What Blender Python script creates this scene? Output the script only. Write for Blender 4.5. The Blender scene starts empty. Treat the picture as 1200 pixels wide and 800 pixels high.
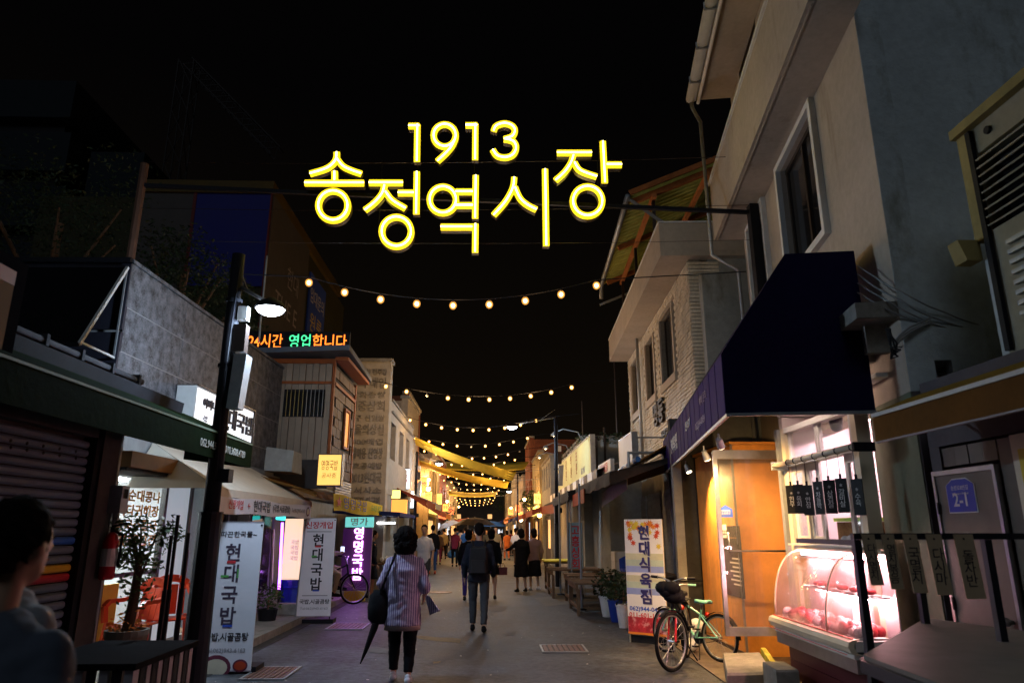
import bpy, bmesh, math, random
from mathutils import Vector, Matrix
random.seed(7)
R = random.Random(11)
C = bpy.context.scene.collection
sc = bpy.context.scene
# ------------------------------------------------------------------ camera
FPX, PITCH, EYE = 819.0, math.radians(15.1), 1.58
YAW = math.atan(25 / (FPX / math.cos(PITCH)))
cam_d = bpy.data.cameras.new('camera')
cam = bpy.data.objects.new('camera', cam_d); C.objects.link(cam)
cam.location = (0, 0, EYE)
cam.rotation_euler = (math.pi / 2 + PITCH, 0, -YAW)
cam_d.sensor_width = 36; cam_d.lens = 36 * FPX / 1200
cam_d.clip_start = 0.05; cam_d.clip_end = 1500
cam_d.dof.use_dof = True; cam_d.dof.focus_distance = 13.0; cam_d.dof.aperture_fstop = 2.2
sc.camera = cam
# ------------------------------------------------------------------ night sky
w = bpy.data.worlds.new('World'); sc.world = w; w.use_nodes = True
nt = w.node_tree; nt.nodes.clear()
wo = nt.nodes.new('ShaderNodeOutputWorld'); bg = nt.nodes.new('ShaderNodeBackground')
tc = nt.nodes.new('ShaderNodeTexCoord'); sx = nt.nodes.new('ShaderNodeSeparateXYZ'); rp = nt.nodes.new('ShaderNodeValToRGB')
nt.links.new(tc.outputs['Generated'], sx.inputs[0]); nt.links.new(sx.outputs['Z'], rp.inputs[0])
nt.links.new(rp.outputs[0], bg.inputs[0]); nt.links.new(bg.outputs[0], wo.inputs[0])
e = rp.color_ramp.elements
e[0].position = 0.0; e[0].color = (0.0062, 0.0040, 0.0022, 1)
e[1].position = 0.55; e[1].color = (0.0009, 0.0008, 0.0009, 1)
q = rp.color_ramp.elements.new(0.25); q.color = (0.0030, 0.0021, 0.0013, 1)
bg.inputs[1].default_value = 1.0
# faint fill added for the unseen street lamps behind the camera
sun_d = bpy.data.lights.new('unseen_lamp_fill', 'SUN'); sun_d.energy = 0.19; sun_d.angle = math.radians(25); sun_d.color = (0.72, 0.85, 1.0)
sun = bpy.data.objects.new('unseen_lamp_fill', sun_d); C.objects.link(sun)
sun.rotation_euler = (math.radians(48), 0, math.radians(-14))
sc.view_settings.view_transform = 'Standard'; sc.view_settings.look = 'None'
sc.view_settings.exposure = 0.0; sc.view_settings.gamma = 1.0
sc.cycles.use_denoising = True
sc.cycles.max_bounces = 6; sc.cycles.diffuse_bounces = 3; sc.cycles.glossy_bounces = 3
sc.cycles.transmission_bounces = 6; sc.cycles.transparent_max_bounces = 12
sc.cycles.sample_clamp_indirect = 4.0; sc.cycles.caustics_reflective = False; sc.cycles.caustics_refractive = False
sc.cycles.use_light_tree = True
# ------------------------------------------------------------------ pixel of the photograph -> point on a real plane
_cp, _sp, _cy, _sy = math.cos(PITCH), math.sin(PITCH), math.cos(YAW), math.sin(YAW)
FW = Vector((_sy * _cp, _cy * _cp, _sp)); RT = Vector((_cy, -_sy, 0)); UP = Vector((-_sy * _sp, -_cy * _sp, _cp))
def ray(px, py): return FW + RT * ((px - 600) / FPX) - UP * ((py - 400) / FPX)
def gp(px, py, z=0.0):
    d = ray(px, py); t = (z - EYE) / d.z; return Vector((d.x * t, d.y * t, z))
def yp(px, py, y):
    d = ray(px, py); t = y / d.y; return Vector((d.x * t, y, EYE + d.z * t))
def xp(px, py, x):
    d = ray(px, py); t = x / d.x; return Vector((x, d.y * t, EYE + d.z * t))
# ------------------------------------------------------------------ materials
MATS = {}
def mat(name, col, rough=0.7, metal=0.0, var=0.25, scale=6.0, bump=0.15, emit=None, es=0.0, alpha=None, trans=0.0, spec=None, detail=6, stain=None, stripes=None, twoside=False):
    if name in MATS: return MATS[name]
    m = bpy.data.materials.new(name); m.use_nodes = True; MATS[name] = m
    n = m.node_tree.nodes; l = m.node_tree.links
    b = n['Principled BSDF']
    b.inputs['Roughness'].default_value = rough; b.inputs['Metallic'].default_value = metal
    b.inputs['Specular IOR Level'].default_value = spec if spec is not None else (0.5 if rough < .5 else 0.3 if rough < .75 else 0.08)
    if trans: b.inputs['Transmission Weight'].default_value = trans; b.inputs['IOR'].default_value = 1.45
    if alpha is not None: b.inputs['Alpha'].default_value = alpha
    if emit is not None:
        b.inputs['Emission Color'].default_value = (*emit, 1); b.inputs['Emission Strength'].default_value = es
    if var > 0 or bump > 0:
        t = n.new('ShaderNodeTexCoord'); oi = n.new('ShaderNodeObjectInfo')
        ad = n.new('ShaderNodeVectorMath'); ad.operation = 'ADD'
        cmb = n.new('ShaderNodeCombineXYZ'); mu = n.new('ShaderNodeMath'); mu.operation = 'MULTIPLY'; mu.inputs[1].default_value = 37.0
        l.new(oi.outputs['Random'], mu.inputs[0]); l.new(mu.outputs[0], cmb.inputs[0]); l.new(mu.outputs[0], cmb.inputs[1])
        l.new(t.outputs['Object'], ad.inputs[0]); l.new(cmb.outputs[0], ad.inputs[1])
        no = n.new('ShaderNodeTexNoise'); no.inputs['Scale'].default_value = scale; no.inputs['Detail'].default_value = detail; no.inputs['Roughness'].default_value = 0.65
        l.new(ad.outputs[0], no.inputs['Vector'])
        n2 = n.new('ShaderNodeTexNoise'); n2.inputs['Scale'].default_value = scale * 0.13; n2.inputs['Detail'].default_value = 4
        l.new(ad.outputs[0], n2.inputs['Vector'])
        mx = n.new('ShaderNodeMath'); mx.operation = 'ADD'; l.new(no.outputs[0], mx.inputs[0]); l.new(n2.outputs[0], mx.inputs[1])
        cr = n.new('ShaderNodeMapRange'); cr.inputs['From Min'].default_value = 0.7; cr.inputs['From Max'].default_value = 1.3
        cr.inputs['To Min'].default_value = 1 - var; cr.inputs['To Max'].default_value = 1 + var * 0.6
        l.new(mx.outputs[0], cr.inputs[0])
        vm = n.new('ShaderNodeVectorMath'); vm.operation = 'SCALE'; vm.inputs[0].default_value = col
        l.new(cr.outputs[0], vm.inputs['Scale'])
        src = vm.outputs[0]
        if stripes:
            ax, freq, c2, duty = stripes
            sp = n.new('ShaderNodeSeparateXYZ'); l.new(t.outputs['Object'], sp.inputs[0])
            m1 = n.new('ShaderNodeMath'); m1.operation = 'MULTIPLY'; m1.inputs[1].default_value = freq; l.new(sp.outputs[ax], m1.inputs[0])
            m2 = n.new('ShaderNodeMath'); m2.operation = 'FRACT'; l.new(m1.outputs[0], m2.inputs[0])
            m3 = n.new('ShaderNodeMath'); m3.operation = 'LESS_THAN'; m3.inputs[1].default_value = duty; l.new(m2.outputs[0], m3.inputs[0])
            mi = n.new('ShaderNodeMix'); mi.data_type = 'RGBA'; l.new(m3.outputs[0], mi.inputs[0]); l.new(src, mi.inputs[6]); mi.inputs[7].default_value = (*c2, 1)
            src = mi.outputs[2]
        if stain:
            ns = n.new('ShaderNodeTexNoise'); ns.inputs['Scale'].default_value = stain[1]; ns.inputs['Detail'].default_value = 8; ns.inputs['Roughness'].default_value = 0.7
            mp = n.new('ShaderNodeMapping'); mp.inputs['Scale'].default_value = stain[3] if len(stain) > 3 else (1, 1, 1)
            l.new(ad.outputs[0], mp.inputs[0]); l.new(mp.outputs[0], ns.inputs['Vector'])
            rs = n.new('ShaderNodeMapRange'); rs.inputs['From Min'].default_value = stain[2]; rs.inputs['From Max'].default_value = stain[2] + 0.12
            rs.inputs['To Max'].default_value = 0.8
            l.new(ns.outputs[0], rs.inputs[0])
            mi = n.new('ShaderNodeMix'); mi.data_type = 'RGBA'; l.new(rs.outputs[0], mi.inputs[0]); l.new(src, mi.inputs[6]); mi.inputs[7].default_value = (*stain[0], 1)
            src = mi.outputs[2]
        l.new(src, b.inputs['Base Color'])
        if bump > 0:
            bp = n.new('ShaderNodeBump'); bp.inputs['Strength'].default_value = min(1, bump); bp.inputs['Distance'].default_value = 0.02
            l.new(no.outputs[0], bp.inputs['Height']); l.new(bp.outputs[0], b.inputs['Normal'])
            rr = n.new('ShaderNodeMapRange'); rr.inputs['To Min'].default_value = max(0.03, rough - 0.12); rr.inputs['To Max'].default_value = min(1, rough + 0.12)
            l.new(n2.outputs[0], rr.inputs[0]); l.new(rr.outputs[0], b.inputs['Roughness'])
    else:
        b.inputs['Base Color'].default_value = (*col, 1)
    return m
def glow(name, col, s): return mat(name, tuple(min(1, c) for c in col), 0.5, var=0, bump=0, emit=col, es=s)
def plain(name, col, rough=0.6, metal=0.0): return mat(name, col, rough, metal, var=0.12, bump=0.03, scale=12)
def glassm(name, tint=(1, 1, 1), alpha=0.12, rough=0.03):
    if name in MATS: return MATS[name]
    m = bpy.data.materials.new(name); m.use_nodes = True; MATS[name] = m
    n = m.node_tree.nodes; l = m.node_tree.links; n.remove(n['Principled BSDF'])
    tr = n.new('ShaderNodeBsdfTransparent'); gl = n.new('ShaderNodeBsdfGlossy'); mx = n.new('ShaderNodeMixShader'); fr = n.new('ShaderNodeLayerWeight')
    tr.inputs[0].default_value = (*tint, 1); gl.inputs['Roughness'].default_value = rough; fr.inputs[0].default_value = 0.5
    pw = n.new('ShaderNodeMath'); pw.operation = 'POWER'; pw.inputs[1].default_value = 5.0; ma = n.new('ShaderNodeMath'); ma.operation = 'MULTIPLY_ADD'; ma.inputs[1].default_value = 0.75; ma.inputs[2].default_value = 0.05
    l.new(fr.outputs['Facing'], pw.inputs[0]); l.new(pw.outputs[0], ma.inputs[0])
    df = n.new('ShaderNodeBsdfDiffuse'); df.inputs[0].default_value = (0.6, 0.6, 0.6, 1); m2 = n.new('ShaderNodeMixShader'); m2.inputs[0].default_value = alpha
    l.new(tr.outputs[0], m2.inputs[1]); l.new(df.outputs[0], m2.inputs[2])
    l.new(ma.outputs[0], mx.inputs[0]); l.new(m2.outputs[0], mx.inputs[1]); l.new(gl.outputs[0], mx.inputs[2])
    l.new(mx.outputs[0], n['Material Output'].inputs[0]); return m
# ------------------------------------------------------------------ mesh builder
def loc_of(p):
    v = Vector((0, 0, 0))
    while p is not None: v += p.location; p = p.parent
    return v
class MB:
    def __init__(s): s.v = []; s.f = []
    def add(s, vs, fs):
        k = len(s.v); s.v += [Vector(x) for x in vs]; s.f += [tuple(i + k for i in f) for f in fs]; return s
    def hexa(s, p):  # p: bottom 4 ccw, top 4 ccw
        return s.add(p, [(3, 2, 1, 0), (4, 5, 6, 7), (0, 1, 5, 4), (1, 2, 6, 5), (2, 3, 7, 6), (3, 0, 4, 7)])
    def box(s, x0, x1, y0, y1, z0, z1):
        return s.hexa([(x0, y0, z0), (x1, y0, z0), (x1, y1, z0), (x0, y1, z0), (x0, y0, z1), (x1, y0, z1), (x1, y1, z1), (x0, y1, z1)])
    def prism(s, pts, off):  # closed polygon pts (3D), extruded by off
        n = len(pts); off = Vector(off); a = [Vector(p) for p in pts]; b = [p + off for p in a]
        return s.add(a + b, [tuple(range(n - 1, -1, -1)), tuple(range(n, 2 * n))] + [(i, (i + 1) % n, n + (i + 1) % n, n + i) for i in range(n)])
    def tube(s, pts, r, n=8, cap=True):
        pts = [Vector(p) for p in pts]; rs = r if isinstance(r, (list, tuple)) else [r] * len(pts)
        base = len(s.v); prev = None
        for i, p in enumerate(pts):
            if i == 0: d = pts[1] - p
            elif i == len(pts) - 1: d = p - pts[i - 1]
            else: d = (pts[i + 1] - p).normalized() + (p - pts[i - 1]).normalized()
            d.normalize()
            if prev is None:
                a = d.cross(Vector((0, 0, 1)));
                if a.length < 1e-3: a = d.cross(Vector((1, 0, 0)))
            else: a = prev - d * prev.dot(d)
            a.normalize(); prev = a; b = d.cross(a)
            for k in range(n):
                t = 2 * math.pi * k / n; s.v.append(p + (a * math.cos(t) + b * math.sin(t)) * rs[i])
        for i in range(len(pts) - 1):
            for k in range(n):
                k2 = (k + 1) % n; s.f.append((base + i * n + k, base + i * n + k2, base + (i + 1) * n + k2, base + (i + 1) * n + k))
        if cap:
            s.f.append(tuple(base + k for k in range(n - 1, -1, -1))); e_ = base + (len(pts) - 1) * n; s.f.append(tuple(e_ + k for k in range(n)))
        return s
    def bar(s, a, b, w, h=None):  # rectangular bar
        h = h or w; a = Vector(a); b = Vector(b); d = (b - a).normalized()
        x = d.cross(Vector((0, 0, 1)))
        if x.length < 1e-3: x = Vector((1, 0, 0))
        x.normalize(); y = x.cross(d)
        return s.hexa([a - x * w / 2 - y * h / 2, a + x * w / 2 - y * h / 2, b + x * w / 2 - y * h / 2, b - x * w / 2 - y * h / 2,
                       a - x * w / 2 + y * h / 2, a + x * w / 2 + y * h / 2, b + x * w / 2 + y * h / 2, b - x * w / 2 + y * h / 2])
    def lathe(s, c, prof, n=16, axis=2):  # prof [(r,z)]
        base = len(s.v); c = Vector(c)
        for r, z in prof:
            for k in range(n):
                t = 2 * math.pi * k / n; v = [r * math.cos(t), r * math.sin(t), z]
                if axis == 0: v = [v[2], v[0], v[1]]
                if axis == 1: v = [v[1], v[2], v[0]]
                s.v.append(c + Vector(v))
        for i in range(len(prof) - 1):
            for k in range(n):
                k2 = (k + 1) % n; s.f.append((base + i * n + k, base + i * n + k2, base + (i + 1) * n + k2, base + (i + 1) * n + k))
        if prof[0][0] > 1e-4: s.f.append(tuple(base + k for k in range(n - 1, -1, -1)))
        if prof[-1][0] > 1e-4: e_ = base + (len(prof) - 1) * n; s.f.append(tuple(e_ + k for k in range(n)))
        return s
    def ball(s, c, r, n=10, m=7, sc_=(1, 1, 1)):
        base = len(s.v); c = Vector(c)
        for i in range(m + 1):
            p = math.pi * i / m
            for k in range(n):
                t = 2 * math.pi * k / n
                s.v.append(c + Vector((math.sin(p) * math.cos(t) * r * sc_[0], math.sin(p) * math.sin(t) * r * sc_[1], -math.cos(p) * r * sc_[2])))
        for i in range(m):
            for k in range(n):
                k2 = (k + 1) % n; s.f.append((base + i * n + k, base + i * n + k2, base + (i + 1) * n + k2, base + (i + 1) * n + k))
        return s
    def grid(s, rows, thick=None):  # rows of points
        base = len(s.v); m = len(rows[0])
        for r in rows: s.v += [Vector(p) for p in r]
        for i in range(len(rows) - 1):
            for j in range(m - 1): s.f.append((base + i * m + j, base + i * m + j + 1, base + (i + 1) * m + j + 1, base + (i + 1) * m + j))
        if thick:
            t = Vector(thick); b2 = len(s.v); nn = len(rows) * m
            s.v += [s.v[base + i] + t for i in range(nn)]
            for i in range(len(rows) - 1):
                for j in range(m - 1): s.f.append((b2 + i * m + j, b2 + (i + 1) * m + j, b2 + (i + 1) * m + j + 1, b2 + i * m + j + 1))
            ring = [i for i in range(m)] + [i * m + m - 1 for i in range(1, len(rows))] + [(len(rows) - 1) * m + j for j in range(m - 2, -1, -1)] + [i * m for i in range(len(rows) - 2, 0, -1)]
            for a, b in zip(ring, ring[1:] + ring[:1]): s.f.append((base + b, base + a, b2 + a, b2 + b))
        return s
    def build(s, name, material, parent=None, smooth=False, local=False, fix=True):
        off = Vector((0, 0, 0)) if local or parent is None else loc_of(parent)
        if parent is None and not local:
            n = len(s.v); off = Vector((sum(v.x for v in s.v) / n, sum(v.y for v in s.v) / n, min(v.z for v in s.v)))
        me = bpy.data.meshes.new(name); me.from_pydata([tuple(v - off) for v in s.v], [], s.f)
        if fix:
            bm = bmesh.new(); bm.from_mesh(me); bmesh.ops.remove_doubles(bm, verts=bm.verts, dist=1e-6) if smooth else None
            bmesh.ops.recalc_face_normals(bm, faces=bm.faces); bm.to_mesh(me); bm.free()
        if smooth: me.shade_smooth()
        me.materials.append(material)
        o = bpy.data.objects.new(name, me); C.objects.link(o)
        if parent is not None: o.parent = parent
        elif not local: o.location = off
        return o
def tag(o, label=None, cat=None, group=None, kind=None):
    if label: o['label'] = label
    if cat: o['category'] = cat
    if group: o['group'] = group
    if kind: o['kind'] = kind
    return o
def thing(name, loc, label, cat, group=None):
    o = bpy.data.objects.new(name, None); C.objects.link(o); o.location = loc; o.empty_display_size = 0.1
    return tag(o, label, cat, group)
def copy_tree(o, parent=None):
    c = o.copy(); C.objects.link(c); c.parent = parent
    if parent is not None: c.matrix_parent_inverse = o.matrix_parent_inverse.copy()
    for ch in list(o.children): copy_tree(ch, c)
    return c
def part(name, material, parent, *boxes, label=None):
    m = MB()
    for b in boxes: m.box(*b)
    return tag(m.build(name, material, parent), label)
# a facade: u runs along the street, z up, o outward towards the street
class Fac:
    def __init__(s, x0, y0, deg, side):
        s.p0 = Vector((x0, y0, 0)); a = math.radians(deg); s.d = Vector((math.sin(a), math.cos(a), 0))
        s.n = Vector((-math.cos(a), math.sin(a), 0)) if side > 0 else Vector((math.cos(a), -math.sin(a), 0))
    def uz(s, px, py, off=0.0):
        d = ray(px, py); o = s.p0 + s.n * off; t = o.dot(s.n) / (d.x * s.n.x + d.y * s.n.y)
        p = Vector((d.x * t, d.y * t, 0)); return ((p - o).dot(s.d), EYE + d.z * t)
    def P(s, u, z, o=0.0): return s.p0 + s.d * u + s.n * o + Vector((0, 0, z))
    def box(s, m, u0, u1, z0, z1, o0, o1):
        return m.hexa([s.P(u0, z0, o0), s.P(u1, z0, o0), s.P(u1, z0, o1), s.P(u0, z0, o1), s.P(u0, z1, o0), s.P(u1, z1, o0), s.P(u1, z1, o1), s.P(u0, z1, o1)])
    def part(s, name, material, parent, *bs, label=None):
        m = MB()
        for b in bs: s.box(m, *b)
        return tag(m.build(name, material, parent), label)
def wall_with_holes(fac, m, u0, u1, z0, z1, o0, o1, holes):
    us = sorted(set([u0, u1] + [h[0] for h in holes] + [h[1] for h in holes])); zs = sorted(set([z0, z1] + [h[2] for h in holes] + [h[3] for h in holes]))
    for a, b in zip(us, us[1:]):
        run = None
        for c, d in zip(zs, zs[1:]):
            mu, mz = (a + b) / 2, (c + d) / 2
            if any(h[0] < mu < h[1] and h[2] < mz < h[3] for h in holes):
                if run: fac.box(m, a, b, run[0], run[1], o0, o1); run = None
            else: run = (run[0], d) if run else (c, d)
        if run: fac.box(m, a, b, run[0], run[1], o0, o1)
# ------------------------------------------------------------------ lettering (real extruded text meshes)
def text(body, pos, right, up, height, material, parent, name='lettering', depth=0.004, bold=0.0, align='CENTER', line=1.0, width=None, shear=0.0):
    cu = bpy.data.curves.new('t', 'FONT'); cu.body = body; cu.size = 1.0; cu.offset = bold; cu.resolution_u = 2
    cu.align_x = align; cu.align_y = 'CENTER'; cu.space_line = line; cu.extrude = 0.5; cu.shear = shear
    o = bpy.data.objects.new('t', cu); C.objects.link(o)
    dg = bpy.context.evaluated_depsgraph_get(); me = bpy.data.meshes.new_from_object(o.evaluated_get(dg))
    bpy.data.objects.remove(o); bpy.data.curves.remove(cu)
    right = Vector(right).normalized(); up = Vector(up).normalized(); nrm = right.cross(up)
    xs = [v.co.x for v in me.vertices] or [0]; k = height; kx = k
    if width: kx = width / max(1e-3, max(xs) - min(xs))
    off = Vector(pos) - (loc_of(parent) if parent else Vector((0, 0, 0)))
    for v in me.vertices:
        c = v.co.copy(); v.co = off + right * c.x * kx + up * c.y * k + nrm * (c.z + 0.5) * depth
    me.name = name; me.materials.clear(); me.materials.append(material)
    ob = bpy.data.objects.new(name, me); C.objects.link(ob)
    if parent: ob.parent = parent
    return ob
def vtext(s): return '\n'.join(s)
# ================================================================== MATERIALS
ASPH = mat('worn_concrete_paving', (0.072, 0.077, 0.09), 0.66, var=0.9, scale=11.0, bump=0.6, stain=((0.034, 0.034, 0.037), 0.8, 0.50, (1, 0.5, 1)))
WALKM = mat('brown_paving', (0.15, 0.115, 0.09), 0.7, var=0.45, scale=7, bump=0.5, stain=((0.06, 0.045, 0.035), 1.4, 0.55))
CONC = mat('concrete', (0.30, 0.28, 0.25), 0.85, var=0.35, scale=9, bump=0.5, stain=((0.14, 0.12, 0.09), 2.0, 0.58))
CREAM = mat('cream_render', (0.49, 0.41, 0.33), 0.8, var=0.15, scale=11, bump=0.25, stain=((0.33, 0.26, 0.19), 1.3, 0.60, (1.5, 1.5, 0.22)))
GABLE = mat('grey_gable_render', (0.60, 0.66, 0.68), 0.85, var=0.18, scale=14, bump=0.5, stain=((0.20, 0.19, 0.12), 0.9, 0.55, (1, 1, 0.45)))
GREENW = mat('green_grey_render', (0.16, 0.175, 0.12), 0.85, var=0.2, scale=8, bump=0.25)
PURPW = mat('mauve_render', (0.14, 0.12, 0.125), 0.85, var=0.2, scale=8, bump=0.25)
GREYW = mat('grey_render', (0.33, 0.33, 0.31), 0.85, var=0.25, scale=7, bump=0.3, stain=((0.16, 0.15, 0.12), 1.1, 0.58, (1, 1, 0.4)))
DARKW = mat('dark_render', (0.07, 0.065, 0.065), 0.85, var=0.3, scale=7, bump=0.3)
WHITEW = mat('white_paint', (0.72, 0.71, 0.68), 0.6, var=0.12, scale=9, bump=0.12)
WHITEF = mat('white_frame', (0.78, 0.76, 0.72), 0.45, var=0.08, scale=14, bump=0.05)
BLACKM = mat('black_metal', (0.010, 0.010, 0.014), 0.6, 0.0, var=0.2, scale=12, bump=0.08, spec=0.2)
STEEL = mat('steel', (0.45, 0.45, 0.47), 0.32, 0.9, var=0.2, scale=14, bump=0.05)
GALV = mat('galvanised_metal', (0.36, 0.38, 0.40), 0.5, 0.5, var=0.25, scale=10, bump=0.1)
MATTE = mat('matte_black', (0.010, 0.010, 0.012), 0.95, var=0.2, bump=0.1, spec=0.0)
BRONZE = mat('bronze_metal', (0.05, 0.035, 0.03), 0.4, 0.5, var=0.2, scale=12, bump=0.06)
DGLASS = mat('dark_window_glass', (0.012, 0.012, 0.014), 0.08, var=0.1, bump=0.0, spec=0.6)
GLASS = glassm('clear_glass')
NAVY = mat('navy_canvas', (0.012, 0.008, 0.045), 0.85, var=0.2, scale=18, bump=0.2)
NAVYV = mat('purple_canvas_face', (0.035, 0.016, 0.12), 0.8, var=0.2, scale=18, bump=0.2)
BROWNC = mat('brown_canvas', (0.17, 0.075, 0.018), 0.85, var=0.2, scale=20, bump=0.2)
OCHRE = mat('ochre_sheet_metal', (0.38, 0.30, 0.11), 0.55, var=0.3, scale=7, bump=0.2)
BEIGES = mat('beige_sheet_metal', (0.36, 0.32, 0.22), 0.6, var=0.3, scale=6, bump=0.2)
WOOD = mat('orange_wood_panel', (0.74, 0.31, 0.06), 0.45, var=0.3, scale=5, bump=0.15, stain=((0.5, 0.2, 0.05), 2.2, 0.6, (3, 3, 0.25)))
OLDWOOD = mat('weathered_wood', (0.21, 0.13, 0.08), 0.85, var=0.5, scale=10, bump=0.5)
BEAM = mat('red_brown_beam', (0.42, 0.15, 0.05), 0.75, var=0.35, scale=8, bump=0.3)
BRICK = mat('glazed_cream_brick', (0.74, 0.64, 0.50), 0.36, var=0.3, scale=16, bump=0.2)
MORTAR = mat('mortar', (0.30, 0.26, 0.21), 0.9, var=0.3, scale=20, bump=0.3)
DBRICK = mat('dark_brick', (0.13, 0.085, 0.06), 0.7, var=0.4, scale=10, bump=0.4)
GROOF = mat('green_corrugated_sheet', (0.52, 0.55, 0.15), 0.6, var=0.4, scale=4, bump=0.2)
GRANITE = mat('grey_granite_tile', (0.165, 0.17, 0.19), 0.6, var=0.9, scale=60, bump=0.2, detail=3)
JOINT = mat('pale_joint', (0.38, 0.38, 0.38), 0.9, var=0.2, bump=0.1)
WHITEP = plain('white_print', (0.75, 0.73, 0.70), 0.6)
BLKP = plain('black_print', (0.02, 0.018, 0.03), 0.6)
NAVP = plain('navy_print', (0.035, 0.03, 0.16), 0.5)
REDP = plain('red_print', (0.62, 0.04, 0.05), 0.6)
GRNP = plain('green_print', (0.12, 0.42, 0.10), 0.6)
BLUP = plain('blue_print', (0.04, 0.10, 0.55), 0.6)
YELP = plain('yellow_print', (0.80, 0.60, 0.05), 0.6)
GRYP = plain('grey_print', (0.35, 0.33, 0.36), 0.6)
CLOTHW = mat('white_banner_cloth', (0.82, 0.79, 0.84), 0.8, var=0.08, scale=4, bump=0.12)
RUBBER = plain('black_rubber', (0.012, 0.012, 0.012), 0.75)
Z3 = Vector((0, 0, 1))
# ================================================================== SETTING
m = MB()
rows = []
ys = [-14, -6, 0, 4, 8, 12, 16, 22, 30, 45, 70, 120, 250, 900]
for y in ys: rows.append([(x, y, 0) for x in (-500, -60, -8, -3.6, -1.5, 0, 1.5, 3.8, 8, 60, 500)])
m.grid(rows); tag(m.build('ground', ASPH, None, local=True), kind='structure')
m = MB(); m.prism([(3.0, -2, -0.05), (4.4, -2, -0.05), (4.6, 14, -0.05), (2.75, 14, -0.05), (2.55, 9.2, -0.05), (2.5, 7.6, -0.05), (2.9, 6.0, -0.05)], (0, 0, 0.065))
m.build('pavement', WALKM, None, local=True)['kind'] = 'structure'
m = MB(); m.prism([(-8, -2, -0.05), (-3.35, -2, -0.05), (-3.3, 14, -0.05), (-3.5, 26, -0.05), (-8, 26, -0.05)], (0, 0, 0.165))
m.build('pavement', CONC, None, local=True)['kind'] = 'structure'
GUTM = mat('gutter_concrete', (0.06, 0.055, 0.05), 0.8, var=0.3, bump=0.3)
m = MB(); m.prism([(-3.30, -2, 0.0), (-3.18, -2, 0.0), (-3.13, 14, 0.0), (-3.33, 26, 0.0), (-3.5, 26, 0.0), (-3.3, 14, 0.0)], (0, 0, 0.006))
m.build('gutter', GUTM, None, local=True)['kind'] = 'structure'
# drain grates and covers
GRATEM = mat('rusty_grate', (0.17, 0.09, 0.07), 0.6, 0.3, var=0.4, scale=12, bump=0.3)
def grate(c, w_, l_, rot, label, group, n=8, mt=GRATEM):
    t = thing('drain_grate', c, label, 'drain grate', group)
    cr, sr = math.cos(rot), math.sin(rot)
    def T(x, y, z): return Vector((c[0] + x * cr - y * sr, c[1] + x * sr + y * cr, z))
    f = MB()
    for (a, b, c_, d) in ((-w_ / 2, w_ / 2, -l_ / 2, -l_ / 2 + .025), (-w_ / 2, w_ / 2, l_ / 2 - .025, l_ / 2), (-w_ / 2, -w_ / 2 + .025, -l_ / 2 + .026, l_ / 2 - .026), (w_ / 2 - .025, w_ / 2, -l_ / 2 + .026, l_ / 2 - .026)):
        f.hexa([T(a, c_, .004), T(b, c_, .004), T(b, d, .004), T(a, d, .004), T(a, c_, .018), T(b, c_, .018), T(b, d, .018), T(a, d, .018)])
    f.build('frame', GALV, t)
    k = MB(); k.hexa([T(-w_ / 2 + .03, -l_ / 2 + .03, .004), T(w_ / 2 - .03, -l_ / 2 + .03, .004), T(w_ / 2 - .03, l_ / 2 - .03, .004), T(-w_ / 2 + .03, l_ / 2 - .03, .004), T(-w_ / 2 + .03, -l_ / 2 + .03, .006), T(w_ / 2 - .03, -l_ / 2 + .03, .006), T(w_ / 2 - .03, l_ / 2 - .03, .006), T(-w_ / 2 + .03, l_ / 2 - .03, .006)])
    k.build('pit', BLACKM, t)
    for i in range(n):
        x = -w_ / 2 + .03 + (w_ - .06) * (i + .5) / n; s_ = (w_ - .06) / n * .36
        b = MB(); b.hexa([T(x - s_, -l_ / 2 + .027, .006), T(x + s_, -l_ / 2 + .027, .006), T(x + s_, l_ / 2 - .027, .006), T(x - s_, l_ / 2 - .027, .006), T(x - s_, -l_ / 2 + .027, .016), T(x + s_, -l_ / 2 + .027, .016), T(x + s_, l_ / 2 - .027, .016), T(x - s_, l_ / 2 - .027, .016)])
        b.build('bar', mt, t)
a = gp(660, 760); grate((a.x, a.y, 0), 0.62, 0.62, 0.0, 'rust brown drain grate in the middle right of the street paving', 'drain grates in the street')
a = gp(408, 734); grate((a.x, a.y, 0), 0.62, 0.8, 0.0, 'drain grate by the gutter washed violet by the vertical lit sign', 'drain grates in the street')
a = gp(318, 789); grate((a.x, a.y, 0), 0.5, 0.75, 0.0, 'brown drain grate beside the foot of the nearer white banner', 'drain grates in the street')
# worn paint marks and light repair patches on the ground
PATCH = mat('pale_mortar_patch', (0.17, 0.165, 0.16), 0.8, var=0.35, scale=9, bump=0.3)
PAINT = mat('worn_orange_paint', (0.30, 0.21, 0.11), 0.8, var=0.6, scale=14, bump=0.3)
def patch(pts, mt, z=.004):
    rr = random.Random(len(pts) * 7 + int(pts[0][0])); P_ = [gp(*p) for p in pts]; out = []
    for a_, b_ in zip(P_, P_[1:] + P_[:1]):
        for k in range(5): out.append(a_.lerp(b_, k / 5) + Vector((rr.uniform(-.02, .02), rr.uniform(-.04, .04), z)))
    m_ = MB(); m_.add(out, [tuple(range(len(out)))]); o = m_.build('ground_patch', mt, None, local=True); o['kind'] = 'structure'
patch([(483, 744), (542, 748), (538, 753), (490, 748)], PAINT)
patch([(572, 711), (595, 710), (592, 716), (575, 716)], PATCH)
patch([(590, 741), (606, 740), (604, 744), (592, 744)], PATCH)
patch([(507, 775), (516, 774), (515, 777), (508, 777)], PAINT)
patch([(625, 700), (665, 697), (672, 707), (640, 710)], PATCH)
patch([(420, 759), (440, 757), (470, 763), (440, 765)], PATCH)
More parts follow.
